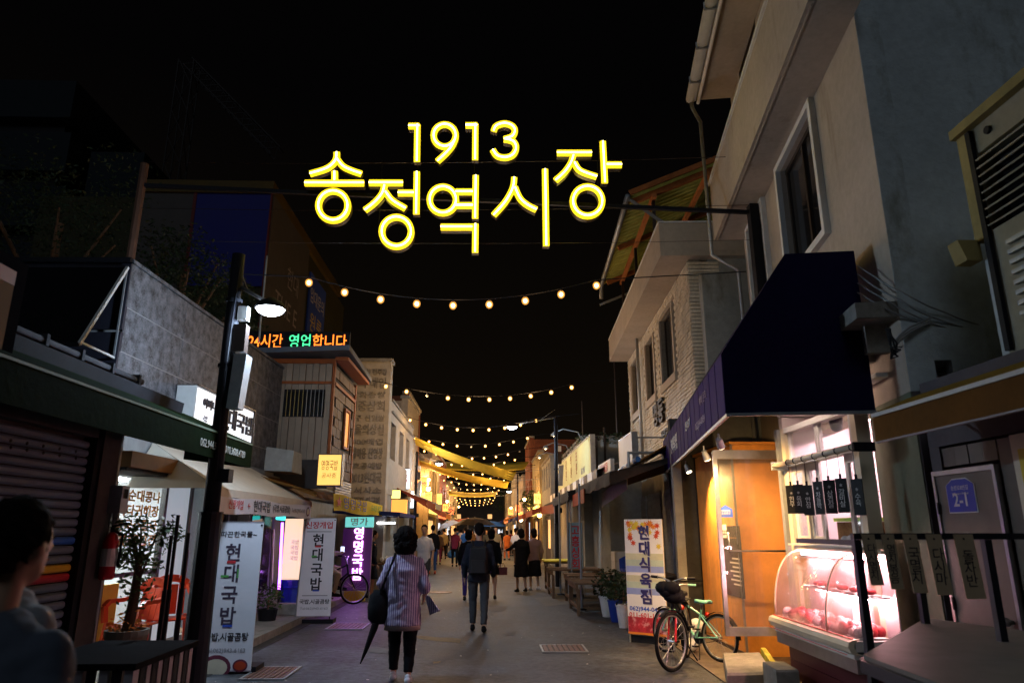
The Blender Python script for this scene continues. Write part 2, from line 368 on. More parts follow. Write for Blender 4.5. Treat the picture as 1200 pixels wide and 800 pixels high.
# ================================================================== RIGHT: TALL CREAM BUILDING (meat restaurant)
RU = Fac(3.5, 5.65, 8.75, 1); RL = Fac(3.35, 5.65, 1.15, 1)
b = thing('cream_building', (6, 8, 0), 'tall cream rendered building with grey gable behind the navy awning', 'building')
UE = 5.5
wz = (4.80, 6.34)
pT, pB = RU.uz(884, 22), RU.uz(867, 100)
up_hole = (min(pT[0], pB[0]), max(pT[0], pB[0]), min(pT[1], pB[1]) - 0.1, max(pT[1], pB[1]))
holes = [(1.42, 2.95, *wz), (3.95, 5.0, *wz), up_hole]
m = MB(); wall_with_holes(RU, m, 0, UE, 2.7, 12.0, -0.22, 0, holes); m.build('wall', CREAM, b)
m = MB(); RU.box(m, 0.0, UE, 2.96, 12.0, -7.5, -0.221); RU.box(m, 0.0, .12, 0, 2.959, -7.5, -.36); m.build('gable_wall', GABLE, b)
RU.part('lower_wall', GREENW, b, (0.004, .95, 0, 2.698, -.35, .0))
RU.part('side_strip', PURPW, b, (-.012, -.002, 0, 2.7, -.34, -.01))
# balcony slab and parapet
RU.part('gable_face', GABLE, b, (-.007, -.001, 2.7, 12.0, -.222, -.002))
m = MB(); RU.box(m, -0.25, UE, 6.42, 6.56, 0.003, 0.50); tag(m.build('balcony_slab', CREAM, b))
zt = RU.uz(830, 224, .5)[1]
m = MB(); RU.box(m, -0.25, UE, 6.562, zt, 0.42, 0.50); m.build('parapet', CREAM, b)
m = MB(); RU.box(m, -0.25, UE, zt + .002, zt + .06, 0.38, 0.53); m.build('coping', WHITEW, b)
RU.part('drip_mould', CREAM, b, (-0.2, UE - .1, 6.41, 6.419, .44, .46))
# eaves, gutter and downpipe
ue, ze = RU.uz(808, 120, .75)
RU.part('eaves_soffit', CREAM, b, (-1, ue - .02, ze + .02, ze + .10, .003, .62))
m = MB()
for k in range(7):
    t0, t1 = math.pi * (1 + k / 7), math.pi * (1 + (k + 1) / 7); c0 = (.72, ze + .08)
    RU.box(m, -1, ue, c0[1] + math.sin(t0) * .09 - .008, c0[1] + math.sin(t1) * .09 + .008, c0[0] + math.cos(t0) * .09, c0[0] + math.cos(t1) * .09) if abs(math.cos(t1) - math.cos(t0)) > .01 else None
m.build('gutter', WHITEW, b)
m = MB(); m.tube([RU.P(-1, ze - .03, .60), RU.P(ue, ze - .03, .60)], .03); m.build('gutter_pipe', WHITEW, b, smooth=True)
for k in range(7):
    m = MB(); RU.box(m, -.6 + k * .9, -.57 + k * .9, ze - .03, ze + .10, .615, .825); m.build('gutter_bracket', GALV, b)
m = MB(); m.tube([RU.P(ue, ze, .72), RU.P(ue + .02, ze - .12, .70), RU.P(UE + .06, ze - .35, .56), RU.P(UE + .07, 6.2, .54), RU.P(UE + .08, 5.9, .12), RU.P(UE + .08, 2.4, .1)], .035)
m.build('downpipe', GALV, b, smooth=True)
def window(fac, parent, h, n=2, rec=-.12, frame=BRONZE, glass=DGLASS, surround=None, fw=.05, bars=0):
    u0, u1, z0, z1 = h; f = MB()
    for a_ in ((u0 + .002, u1 - .002, z1 - fw, z1 - .002), (u0 + .002, u1 - .002, z0 + .002, z0 + fw)): fac.box(f, *a_, rec, rec + .06)
    for k in range(n + 1):
        c = u0 + (u1 - u0) * k / n; c = min(max(c, u0 + fw / 2 + .002), u1 - fw / 2 - .002); fac.box(f, c - fw / 2, c + fw / 2, z0 + fw + .001, z1 - fw - .001, rec, rec + .055)
    fo = f.build('window', frame, parent)
    for k in range(n):
        w0 = u0 + (u1 - u0) * k / n + fw / 2; w1 = u0 + (u1 - u0) * (k + 1) / n - fw / 2; g = MB()
        fac.box(g, w0, w1, z0 + fw, z1 - fw, rec + .015 + .012 * (k % 2), rec + .025 + .012 * (k % 2)); g.build('pane', glass, fo)
    for k in range(bars):
        c = u0 + (u1 - u0) * (k + .5) / bars; g = MB(); fac.box(g, c - .01, c + .01, z0, z1, .02, .04); g.build('bar', frame, fo)
    if surround:
        s = MB(); e_ = .085
        for a_ in ((u0 - e_, u1 + e_, z1 + .001, z1 + e_), (u0 - e_, u1 + e_, z0 - e_, z0 - .001), (u0 - e_, u0 - .001, z0, z1), (u1 + .001, u1 + e_, z0, z1)): fac.box(s, *a_, .002, .07)
        s.build('surround', surround, fo)
    return fo
window(RU, b, holes[0], 2, surround=WHITEW, fw=.06); window(RU, b, holes[1], 2, surround=WHITEW); window(RU, b, holes[2], 1)
# concrete ledge, cables
RU.part('ledge', CONC, b, (0.02, .85, 3.36, 3.50, .003, .34), (0.25, .33, 3.1, 3.358, .003, .2), (0.62, .7, 3.1, 3.358, .003, .2))
m = MB()
for k in range(4):
    pts = []
    for i in range(12):
        t = i / 11; px = 1005 + t * 185; py = 312 + k * 3 + math.sin(t * 2.2 + .3 * k) * 26 + t * (55 + 9 * k) + R.uniform(-1.5, 1.5)
        P_ = yp(px, py, 5.56 + .02 * k) if px > 1045 else xp(px, py, 3.44 - .01 * k); pts.append(P_)
    m.tube(pts, .007, 6)
for k in range(3):
    pts = [yp(1090 - t * 11 + R.uniform(-2, 2), 372 + t * 4 + k * 3 + (t * t) * .8, 5.58) for t in range(5)]; m.tube(pts, .01, 6)
tag(m.build('cable', plain('grey_cable', (.30, .30, .30)), b, smooth=True), 'bundle of grey cables sagging over the gable')
m = MB()
for k in range(6): m.tube([xp(1038 + k, 385, 3.33), xp(1046 + R.uniform(-4, 8), 402 + k * 2, 3.30), xp(1052 + R.uniform(-3, 9), 412 + R.uniform(-8, 6), 3.33), xp(1044, 415 + k, 3.34)], .008, 5)
m.build('cable_tangle', BLACKM, b)
# ---- navy awning
A0 = yp(851, 484, 6.3)
AF = Fac(A0.x, A0.y, 8.9, 1)
uf = AF.uz(779, 553)[0]; zb = A0.z
wX = 1.30
prof = [(0, zb), (0.0, zb + .56), (-.67, zb + 1.53), (-wX, zb + 1.53), (-wX, zb)]
t = thing('navy_awning', (3.0, 8, zb), 'deep navy canvas awning with purple front and thin white lettering over the meat shop', 'awning')
def AP(u, o, z): return AF.P(u, z, o)
m = MB(); m.prism([AP(0, o, z) for o, z in prof], AF.d * .012); m.build('end_panel', NAVY, t)
m = MB(); m.prism([AP(uf, o, z) for o, z in prof], AF.d * .012); m.build('end_panel', NAVY, t)
m = MB(); m.grid([[AP(u_, o, z) for u_ in (0.013, uf * .25, uf * .5, uf * .75, uf)] for o, z in prof[1:4]], (0, 0, .006)); m.build('canopy_top', NAVY, t)
m = MB(); AF.box(m, .013, uf, zb, zb + .56, -.008, .004); m.build('valance', NAVYV, t)
for k in range(1, 16): AF.part('seam', NAVYV, t, (uf * k / 16 - .004, uf * k / 16 + .004, zb, zb + .56, .004, .009))
m = MB(); AF.box(m, 0, uf, zb - .03, zb - .002, -.03, .0); AF.box(m, -.02, .01, zb - .03, zb - .002, -wX, -.031); AF.box(m, uf, uf + .03, zb - .03, zb - .002, -wX, -.031)
m.build('frame_rail', GALV, t)
vd = -AF.d
pp = lambda px, py: AF.P(*AF.uz(px, py), .006)
q = AF.P(uf * .70, zb + .26, .006); text('현대식육식당', q, vd, Z3, .26, WHITEP, t, width=.95)
q = AF.P(uf * .42, zb + .30, .006); text('한우소고기', q, vd, Z3, .13, WHITEP, t, width=.5)
PUR = plain('faded_violet_print', (.16, .11, .28))
q = AF.P(uf * .2, zb + .38, .006); text('예약 문의', q, vd, Z3, .12, PUR, t, width=.55)
q = AF.P(uf * .25, zb + .16, .006); text('062)944-0434', q, vd, Z3, .12, PUR, t, width=.8)
# three spotlights under the awning
WARM = (1.0, 0.62, 0.26)
SPOTG = glow('spot_glow', (1.0, 0.80, 0.5), 9)
for k, (px, py) in enumerate(((803, 534), (824, 516), (841, 499))):
    u_, z_ = AF.uz(px, py, -.12); c = AF.P(u_, zb - .08, -.12)
    s = thing('spotlight', c, ['small spotlight at the far end of the navy awning edge', 'middle small spotlight under the navy awning edge', 'small spotlight nearest the street lamp side under the navy awning corner'][k].replace('nearest the street lamp side', 'closest to the awning end panel'), 'spotlight', 'spotlights under the navy awning')
    d = (Vector((3.7, 9.6, .0 + .3 * k)) - c).normalized()
    m = MB(); m.tube([c, c + d * .12], [.03, .045], 12); m.build('housing', GALV, s, smooth=False)
    m = MB(); m.tube([c + d * .121, c + d * .127], .04, 12); m.build('lens', SPOTG, s)
    m = MB(); m.tube([c, c + Vector((0, 0, .06))], .01, 6); m.build('bracket', GALV, s)
    ld = bpy.data.lights.new('spot', 'SPOT'); ld.energy = 270; ld.color = (1.0, .60, .22); ld.spot_size = math.radians(120); ld.spot_blend = .8; ld.shadow_soft_size = .04
    lo = bpy.data.objects.new('spot_lamp', ld); C.objects.link(lo); lo.parent = s; lo.location = d * .14; lo.rotation_euler = d.to_track_quat('-Z', 'Y').to_euler()
# ================================================================== MEAT SHOP FRONT
mf = thing('meat_shop_front', (3.6, 7.2, 0), 'white framed sliding shop window glowing pink beside the meat counter', 'shop front')
U0, U1 = .70, 2.48
PINKW = mat('pink_lit_plaster', (0.80, 0.70, 0.70), 0.7, var=0.06, bump=0.05)  # pink of the tube light is put into the plaster colour
CRM = mat('cream_frame', (0.80, 0.70, 0.52), 0.5, var=0.1, bump=0.05)
def fp(name, mt, *bx, par=mf): return RL.part(name, mt, par, *bx)
fp('post', CRM, (U0 - .06, U0 + .03, 0, 2.72, -.10, .03)); fp('post', WHITEF, (U0 + .032, U0 + .09, 0, 2.72, -.08, .02))
fp('post', GALV, (U1 - .02, U1 + .06, 0, 2.72, -.10, .05)); fp('post', CRM, (U1 - .13, U1 - .022, 0, 2.72, -.09, .01))
for z0, z1 in ((2.28, 2.36), (2.66, 2.72), (1.32, 1.42)): fp('rail', WHITEF, (U0 + .092, U1 - .132, z0, z1, -.09, .015))
fp('panel', CRM, (U0 + .092, U1 - .132, .1, 1.318, -.09, -.03))
for k, (a_, c_) in enumerate(((U0 + .10, U0 + .34), (U0 + .98, U0 + 1.28), (U0 + 1.28, U0 + 1.62))):
    o_ = -.05 - .03 * (k % 2); s = fp('sash', WHITEF, (a_, a_ + .06, 1.42, 2.28, o_, o_ + .03), (c_ - .06, c_, 1.42, 2.28, o_, o_ + .03), (a_ + .061, c_ - .061, 2.20, 2.278, o_, o_ + .03), (a_ + .061, c_ - .061, 1.422, 1.52, o_, o_ + .03))
    RL.part('pane', GLASS, s, (a_ + .06, c_ - .06, 1.52, 2.2, o_ + .01, o_ + .016))
for k in range(2):
    a_ = U0 + .1 + k * .78; s = fp('transom', WHITEF, (a_, a_ + .04, 2.361, 2.659, -.06, -.02), (a_ + .72, a_ + .76, 2.361, 2.659, -.06, -.02)); RL.part('pane', GLASS, s, (a_ + .04, a_ + .72, 2.361, 2.659, -.045, -.039))
fp('sill_board', WHITEF, (U0 + .032, U1 - .1, 1.421, 1.44, -.10, .075))
# interior room
rm = thing('shop_room', (4.4, 7.2, 0), 'pink lit interior room seen through the open sliding window', 'room')
RL.part('wall', PINKW, rm, (U0 - .3, U1 + .3, 0, 2.9, -1.9, -1.8)); RL.part('wall', PINKW, rm, (U0 - .3, U0 - .2, 0, 2.9, -1.79, -.40)); RL.part('wall', PINKW, rm, (U1 + .2, U1 + .3, 0, 2.9, -1.79, -.11))
RL.part('ceiling', WHITEW, rm, (U0 - .3, U1 + .3, 2.91, 2.95, -1.9, -.1)); RL.part('floor', GREYW, rm, (U0 - .3, U1 + .3, .1, .14, -1.79, -.11))
TUBE = glow('white_pink_tube', (1.0, 0.66, 0.74), 480)
for k in range(2):
    t = thing('ceiling_tube_light', RL.P(1.1 + k * .8, 2.86, -.9), ['fluorescent tube light on the near half of the shop ceiling', 'fluorescent tube light on the far half of the shop ceiling'][k], 'tube light', 'tube lights in the meat shop')
    m = MB(); RL.box(m, .8 + k * .85, 1.5 + k * .85, 2.84, 2.905, -.98, -.90); m.build('casing', WHITEW, t)
    m = MB(); m.tube([RL.P(.85 + k * .85, 2.815, -.94), RL.P(1.45 + k * .85, 2.815, -.94)], .018, 8); m.build('tube', TUBE, t)
BASK = mat('wicker', (.22, .12, .05), .8, var=.5, scale=30, bump=.6)
m = MB(); RL.box(m, U0 + .36, U0 + .95, 1.425, 1.66, -.42, -.16); tag(m.build('wicker_basket', BASK), 'brown wicker basket on the sill inside the meat shop window', 'basket')
m = MB(); RL.box(m, U0 + .34, U0 + .97, 1.665, 1.70, -.44, -.14); tag(m.build('tray', plain('lime_plastic', (.45, .7, .1))), 'lime green rimmed tray lying on the wicker basket', 'tray')
BAGM = mat('clear_plastic_bag', (.75, .75, .78), .25, var=.1, bump=.8, scale=25)
m = MB()
for k in range(5): m.ball(RL.P(U0 + .62 + R.uniform(-.1, .1), 1.46 + R.uniform(0, .08), -.11 + R.uniform(-.01, .01)), .05, 8, 6, (1, .6, .9))
tag(m.build('plastic_bag', BAGM, None, smooth=True), 'crumpled clear plastic bag in front of the wicker basket', 'bag')
LEAF = mat('leaf_green', (.06, .12, .03), .6, var=.5, scale=20, bump=.1)
LEAFD = mat('leaf_dark', (.030, .05, .018), .6, var=.5, scale=20, bump=.1)
def leaves(m_, c, rad, n, size, rr, flat=1.0):
    c = Vector(c)
    for i in range(n):
        d = Vector((rr.gauss(0, 1), rr.gauss(0, 1), rr.gauss(0, 1) * flat)).normalized() * rad * rr.random() ** .45
        a_ = Vector((rr.gauss(0, 1), rr.gauss(0, 1), rr.gauss(0, .6))).normalized(); b_ = a_.cross(Vector((rr.gauss(0, 1), rr.gauss(0, 1), rr.gauss(0, 1)))).normalized()
        s_ = size * rr.uniform(.6, 1.3); p = c + Vector((d.x, d.y, d.z))
        m_.add([p - a_ * s_, p + b_ * s_ * .4, p + a_ * s_, p - b_ * s_ * .4], [(0, 1, 2, 3)])
t = thing('potted_plant', RL.P(U0 + .66, 1.70, -.32), 'small green pot plant behind the hanging tags in the meat shop window', 'plant')
m = MB(); m.lathe(RL.P(U0 + .66, 1.705, -.32), [(.04, 0), (.055, .09)], 10); m.build('pot', plain('orange_pot', (.7, .25, .05)), t)
m = MB(); leaves(m, RL.P(U0 + .66, 1.92, -.32), .14, 90, .03, random.Random(4)); m.build('foliage', LEAF, t, fix=False)
# ---- meat display case
CU0, CU1, CO = .42, 2.16, .36
cs = thing('meat_display_case', RL.P(1.3, 0, .1), 'refrigerated meat counter with curved glass glowing pink at the shop window', 'display case')
fpc = lambda name, mt, *bx: RL.part(name, mt, cs, *bx)
MAROON = plain('maroon_panel', (.09, .012, .02), .5)
fpc('base_panel', MAROON, (CU0, CU1 - .06, .12, .30, .0, CO - .08)); fpc('base_panel', MAROON, (CU0, CU1 - .06, .304, .45, .0, CO - .08))
fpc('foot', BLACKM, (CU0 + .1, CU0 + .2, .015, .118, .02, CO - .12)); fpc('foot', BLACKM, (CU1 - .3, CU1 - .2, .015, .118, .02, CO - .12))
fpc('lower_band', STEEL, (CU0, CU1, .454, .56, .02, CO + .015)); fpc('lower_trim', WHITEF, (CU0, CU1, .563, .60, .02, CO + .03))
m = MB(); rr_ = [(.38, .60), (.42, .615), (.44, .66), (.43, .70), (.39, .715)]
m.grid([[RL.P(u_, z, o + CO - .36) for u_ in (CU0 - .02, CU1 + .03)] for o, z in rr_], (-RL.n) * .05); m.build('bumper', CRM, cs, smooth=False)
m = MB(); RL.box(m, CU0, CU1, .717, .722, CO + .02, CO + .035); m.build('red_trim', REDP, cs)
m = MB(); RL.box(m, CU0, CU1, .60, .605, CO + .085, CO + .09); m.build('red_trim', REDP, cs)
curve = []
for k in range(11):
    t_ = k / 10; ang = t_ * math.pi / 2; curve.append((math.cos(ang) ** .8 * (CO - .01) + .02 * (1 - t_), .72 + math.sin(ang) ** .9 * .66))
m = MB(); m.grid([[RL.P(u_, z, o) for u_ in (CU0 + .02, (CU0 + CU1) / 2, CU1 - .02)] for o, z in curve], (-RL.n) * .006); m.build('curved_glass', glassm('case_glass', (1, .88, .88), .22, .05), cs, smooth=True)  # pink tint and haze put into the glass for the case's glare
for u_ in (CU1 - .02, CU0 + .5):
    m = MB(); m.tube([RL.P(u_, z, o + .004) for o, z in curve], .010, 8); m.build('glass_rib', CRM, cs, smooth=True)
m = MB(); RL.box(m, CU0, CU1, 1.385, 1.41, -.02, .06); m.build('top_shelf', CRM, cs)
fpc('deck', WHITEW, (CU0, CU1, .62, .70, .0, CO + .01)); fpc('back_panel', PINKW, (CU0, CU1, .70, 1.38, -.028, -.018))
fpc('inner_shelf', WHITEW, (CU0 + .05, CU1 - .25, 1.02, 1.035, .0, .17))
PTUBE = glow('pink_case_tube', (1.0, 0.50, 0.54), 210)
m = MB(); m.tube([RL.P(CU0 + .05, 1.345, .04), RL.P(CU1 - .05, 1.345, .04)], .016, 8); m.build('tube', PTUBE, cs)
m = MB(); m.tube([RL.P(CU0 + .05, 1.0, .03), RL.P(CU1 - .3, 1.0, .03)], .012, 8); m.build('tube', PTUBE, cs)
MEAT = mat('raw_red_meat', (.55, .05, .06), .35, var=.5, scale=25, bump=.5, stain=((.75, .45, .42), 6, .56))
FAT = mat('white_wrapped_meat', (.80, .66, .64), .3, var=.2, scale=20, bump=.9)
rr = random.Random(5); k = 0
ORD = ['first', 'second', 'third', 'fourth', 'fifth', 'sixth', 'seventh', 'eighth', 'ninth']
for i in range(9):
    for j in range(2):
        u_ = CU0 + .14 + i * .185; o_ = .11 + j * .14; w_ = rr.random() < .5
        m = MB(); c = RL.P(u_ + rr.uniform(-.02, .02), .715, o_)
        RL.box(m, u_ - .08, u_ + .08, .702, .715, o_ - .06, o_ + .06)
        t = thing('meat_tray', RL.P(u_, .702, o_), None, 'meat tray', 'trays of meat in the display case')
        t['label'] = '%s in the %s row of the case, %s from the near end' % ('pale wrapped meat' if w_ else 'red raw meat', ['back', 'front'][j], ORD[i])
        m.build('tray', WHITEW, t)
        m = MB()
        for q_ in range(3): m.ball(RL.P(u_ + rr.uniform(-.05, .05), .75, o_ + rr.uniform(-.04, .04)), .058, 8, 6, (1.1, .8, rr.uniform(.6, 1.3)))
        m.build('meat', FAT if w_ else MEAT, t, smooth=True)
for i in range(5):
    u_ = CU0 + .2 + i * .25; t = thing('meat_tray', RL.P(u_, 1.036, .1), 'tray of red meat on the upper shelf of the case, %s from the near end' % ORD[i], 'meat tray', 'trays of meat on the upper shelf of the case')
    m = MB(); RL.box(m, u_ - .09, u_ + .09, 1.037, 1.047, .04, .16); m.build('tray', WHITEW, t)
    m = MB(); m.ball(RL.P(u_, 1.07, .1), .05, 8, 6, (1.2, .9, .6)); m.build('meat', MEAT, t, smooth=True)
# ---- rail with black menu tags
rt = thing('tag_rail', RL.P(1.4, 2.27, .16), 'round cream rail carrying black menu tags across the meat shop window', 'rail')
a0, a1 = RL.uz(908, 546, .16), RL.uz(1002, 522, .16)
rz = (a0[1] + a1[1]) / 2
m = MB(); m.tube([RL.P(a1[0], rz, .16), RL.P(a0[0], rz, .16)], .028, 12); m.build('rail', CRM, rt, smooth=True)
m = MB(); RL.box(m, a1[0] - .035, a1[0], rz - .045, rz + .035, .0, .19); m.build('bracket', BLACKM, rt)
m = MB(); RL.box(m, a0[0], a0[0] + .04, rz - .05, rz + .04, .0, .19); m.build('bracket', GALV, rt)
TAGM = plain('black_board', (.02, .02, .02), .55)
desc = ['한우', '육회', '안심', '차돌박이', '삼겹살', '갈비살', '수육']
words = ['farthest black menu tag hanging from the rail, beside the wooden booth', 'second black menu tag from the wooden booth', 'third black menu tag from the booth, tucked behind a wider one', 'widest black menu tag, fourth from the wooden booth', 'dull grey-green menu tag turned partly sideways', 'glossy black menu tag over the open part of the window', 'last black menu tag at the corner post, nearest the slatted rack']
for k, (x0, x1, yt, yb) in enumerate(((923, 930, 569, 602), (931, 939, 568, 602), (940, 951, 569, 604), (951, 965, 565, 603), (966, 976, 563, 602), (979, 991, 561, 601), (996, 1011, 562, 604))):
    ua, z1 = RL.uz(x0, yt, .16); ub, _ = RL.uz(x1, yt, .16); _, z0 = RL.uz(x0, yb, .16); uc = (ua + ub) / 2; hw = .052
    ang = math.radians([62, 50, 44, 28, 55, 40, 30][k]); dx = (RL.d * -1 * math.cos(ang) + Vector((1, 0, 0)) * math.sin(ang)).normalized(); nn = dx.cross(Z3)
    c = RL.P(uc, 0, .16); tg = thing('menu_tag', c + Z3 * z0, words[k], 'menu tag', 'black menu tags on the rail')
    m = MB(); m.hexa([c - dx * hw - nn * .006 + Z3 * z0, c + dx * hw - nn * .006 + Z3 * z0, c + dx * hw + nn * .006 + Z3 * z0, c - dx * hw + nn * .006 + Z3 * z0] + [c - dx * hw - nn * .006 + Z3 * z1, c + dx * hw - nn * .006 + Z3 * z1, c + dx * hw + nn * .006 + Z3 * z1, c - dx * hw + nn * .006 + Z3 * z1]); m.build('board', TAGM, tg)
    text('*\n' + vtext(desc[k][:3]), c + nn * .008 + Z3 * (z0 + z1) / 2, dx, Z3, .062, WHITEP, tg, line=.85, depth=.002)
    m = MB(); m.tube([c + Z3 * z1, c + Z3 * (z1 + .04)], .012, 8); m.tube([c + Z3 * (z1 + .04), c + Z3 * (rz - .028)], .003, 5); m.build('cord', BLACKM, tg)
    m = MB(); m.lathe(c + Z3 * rz, [(.029, -.008), (.034, -.008), (.034, .008), (.029, .008)], 12, axis=1); m.build('ring', BLACKM, tg)
t = thing('hidden_fill_tube', RL.P(1.6, 2.72, .42), 'unseen fill tube added up under the navy awning over the meat counter', 'tube light')  # unseen tube added under the awning to light the shop front
m = MB(); m.tube([RL.P(.95, 3.02, .42), RL.P(2.2, 3.02, .42)], .016, 8); m.build('tube', glow('hidden_fill_glow', (1.0, .76, .62), 48), t)
RL.part('casing', WHITEW, t, (.90, 2.25, 3.045, 3.085, .38, .46))
# dome camera
c = yp(980, 499, 7.0); t = thing('dome_camera', c, 'small black dome camera hanging under the navy awning', 'camera')
m = MB(); m.ball(c, .06, 12, 8); m.build('dome', BLACKM, t, smooth=True); m = MB(); m.lathe(c, [(.065, .02), (.065, .09), (.03, .1)], 12); m.build('mount', BLACKM, t)
# ---- wooden booth, glass door leaf
bt = thing('wooden_booth', (3.8, 10.4, 0), 'orange wooden entrance booth lit warmly behind the open glass door', 'booth')
part('front_panel', WOOD, bt, (3.32, 4.3, 9.60, 9.66, .015, 2.72)); 
for k in range(4): part('side_board', WOOD, bt, (3.30, 3.34, 9.665 + k * .42, 10.08 + k * .42, .06, 2.70))
part('roof_cap', WOOD, bt, (3.28, 4.3, 9.58, 11.4, 2.723, 2.76)); part('corner_trim', STEEL, bt, (3.285, 3.315, 9.585, 9.60, .015, 2.72)); part('plinth', BRONZE, bt, (3.29, 3.34, 9.665, 11.34, .015, .058))
PB = plain('poster_black', (.03, .02, .015)); ph = Fac(3.30, 9.66, 0, 1)
po = thing('poster', (3.29, 10, .9), 'dark poster with small white lines of text on the booth side', 'poster')
u0, z1 = ph.uz(868, 622); u1, z1b = ph.uz(845, 616); zlo = ph.uz(868, 700)[1]
ph.part('sheet', PB, po, (u0 + .02, u1, zlo, z1b, .002, .008))
for k in range(7): ph.part('text_line', WHITEP, po, (u0 + .1, u0 + .4 + .1 * (k % 2), zlo + .15 + k * .055, zlo + .17 + k * .055, .009, .011))
ph.part('picture', plain('sepia_picture', (.3, .16, .07)), po, (u0 + .15, u1 - .15, zlo + .75, z1b - .15, .009, .011))
gd = thing('glass_door', (3.0, 8.9, .3), 'aluminium framed glass door standing open at right angles to the street', 'door')
DY = 8.9; TL = yp(835, 527, DY); TR = yp(917, 529, DY); BL = yp(853, 745, DY); BR = yp(910, 738, DY)
def yb(a_, b_, dz=0): return (min(a_[0], b_[0]), max(a_[0], b_[0]), DY, DY + .045, min(a_[1], b_[1]), max(a_[1], b_[1]))
x0, x1, z0, z1 = TL.x, TR.x - .02, BL.z, TL.z
part('stile', STEEL, gd, (x0, x0 + .05, DY, DY + .045, z0, z1)); part('stile', STEEL, gd, (x1 - .03, x1, DY, DY + .045, z0, z1))
part('top_rail', STEEL, gd, (x0 + .051, x1 - .031, DY + .001, DY + .044, z1 - .11, z1)); part('bottom_rail', STEEL, gd, (x0 + .051, x1 - .031, DY + .001, DY + .044, z0, z0 + .10))
part('pane', glassm('door_glass', (1, .97, .93), .035), gd, (x0 + .05, x1 - .03, DY + .018, DY + .026, z0 + .10, z1 - .11))
hz = yp(860, 645, DY).z; m = MB(); m.tube([(x0 + .10, DY - .06, hz + .22), (x0 + .10, DY - .06, hz), (x1 - .05, DY - .06, hz)], .013, 8); m.tube([(x0 + .10, DY - .06, hz + .2), (x0 + .06, DY, hz + .2)], .01, 6); m.tube([(x1 - .05, DY - .06, hz), (x1 - .02, DY, hz)], .01, 6); m.build('handle', STEEL, gd, smooth=True)
c1 = yp(851, 599, DY - .004); s_ = .085
m = MB(); m.prism([(c1.x - s_, DY + .012, c1.z - .07), (c1.x + s_, DY + .012, c1.z - .07), (c1.x + s_, DY + .012, c1.z + .03), (c1.x, DY + .012, c1.z + .08), (c1.x - s_, DY + .012, c1.z + .03)], (0, .004, 0)); st_ = m.build('sticker', BLUP, gd)
text('현대식육\n소중한곳', (c1.x, DY + .011, c1.z - .01), (1, 0, 0), (0, 0, 1), .032, WHITEP, gd)
c2 = yp(849, 622, DY); part('notice', WHITEP, gd, (c2.x - .03, c2.x + .03, DY + .012, DY + .015, c2.z - .08, c2.z + .08))
text('자동문', (c2.x, DY + .010, c2.z), (1, 0, 0), (0, 0, 1), .03, BLKP, gd)
# step blocks
ms = MB()
def slab(name, pts, z0, z1, mt, label, cat, grp=None, bev=.02):
    m_ = MB(); n = len(pts); cx = sum(p[0] for p in pts) / n; cy_ = sum(p[1] for p in pts) / n
    lv = [(1, z0), (1, z1 - bev), (1 - bev / .5, z1)]
    for s2, z in lv:
        for p in pts: m_.v.append(Vector((cx + (p[0] - cx) * s2, cy_ + (p[1] - cy_) * s2, z)))
    for i in range(2):
        for k in range(n): m_.f.append((i * n + k, i * n + (k + 1) % n, (i + 1) * n + (k + 1) % n, (i + 1) * n + k))
    m_.f.append(tuple(2 * n + k for k in range(n))); m_.f.append(tuple(range(n - 1, -1, -1)))
    return tag(m_.build(name, mt), label, cat, grp)
slab('concrete_step', [(2.42, 7.7), (2.92, 7.75), (3.25, 9.0), (2.78, 8.95)], .0, .17, CONC, 'rough worn concrete step block at the foot of the glass door', 'step')
slab('step_edge', [(2.93, 7.75), (2.99, 7.75), (3.32, 9.0), (3.26, 9.0)], .016, .22, mat('yellow_worn_paint', (.42, .38, .06), .8, var=.6, scale=14, bump=.4), 'yellow painted kerb strip beside the concrete step', 'kerb')
slab('concrete_block', [(2.72, 7.15), (2.94, 7.15), (2.98, 7.6), (2.76, 7.6)], .016, .30, CONC, 'upright mossy concrete block beside the meat counter base', 'block')
# ================================================================== RIGHT: NEAREST BUILDING (brown awning, steel door 2-1)
RR = Fac(3.55, 5.60, 0, 1)
b = thing('sheet_metal_building', (5, 2.5, 0), 'low mauve building with brown awning and louvred metal box on its roof', 'building')
RR.part('wall', PURPW, b, (-7, -.002, 2.22, 2.75, -5, 0), (-.13, -.003, 0, 2.218, -5, 0))
RR.part('inner_wall', DARKW, b, (-7, -.135, 0, 2.2, -5, -.08))
PANM = mat('grey_brown_panel', (.17, .135, .11), .5, var=.2, scale=6, bump=.1)
dl, dr = RR.uz(1095, 553)[0], RR.uz(1167, 545)[0]; dt = RR.uz(1095, 553)[1]
dr = dl - .72
k = 0; u_ = -.14
while u_ > -5:
    wd = .155; RR.part('wall_panel', PANM, b, (u_ - wd + .008, u_, .10 if not (dr < u_ < dl + .1) else dt + .03, 2.20, -.07, -.012 + .004 * (k % 2))) ; u_ -= wd; k += 1
    if u_ < -2.2: break
dm = thing('steel_door', (3.55, 4.9, .1), 'dull grey steel door with a blue number 2-1 plate under the brown awning', 'door')
RR.part('frame', STEEL, dm, (dl - .03, dl, .12, dt, -.01, .03), (dr, dr + .03, .12, dt, -.01, .03), (dr + .031, dl - .031, dt - .035, dt, -.01, .03))
RR.part('leaf', PANM, dm, (dr + .032, dl - .032, .12, dt - .037, -.01, .018))
for z_ in (.5, 1.0, 1.7): RR.part('hinge', BLACKM, dm, (dl - .045, dl - .028, z_, z_ + .09, .03, .04))
m = MB(); m.ball(RR.P(dr + .09, .98, .07), .032, 10, 8); m.tube([RR.P(dr + .09, .98, .02), RR.P(dr + .09, .98, .07)], .015, 8); m.build('knob', STEEL, dm, smooth=True)
pl = thing('address_plate', RR.P(-.3, 1.7, .02), 'blue house shaped address plate reading 2-1 on the steel door', 'plate')
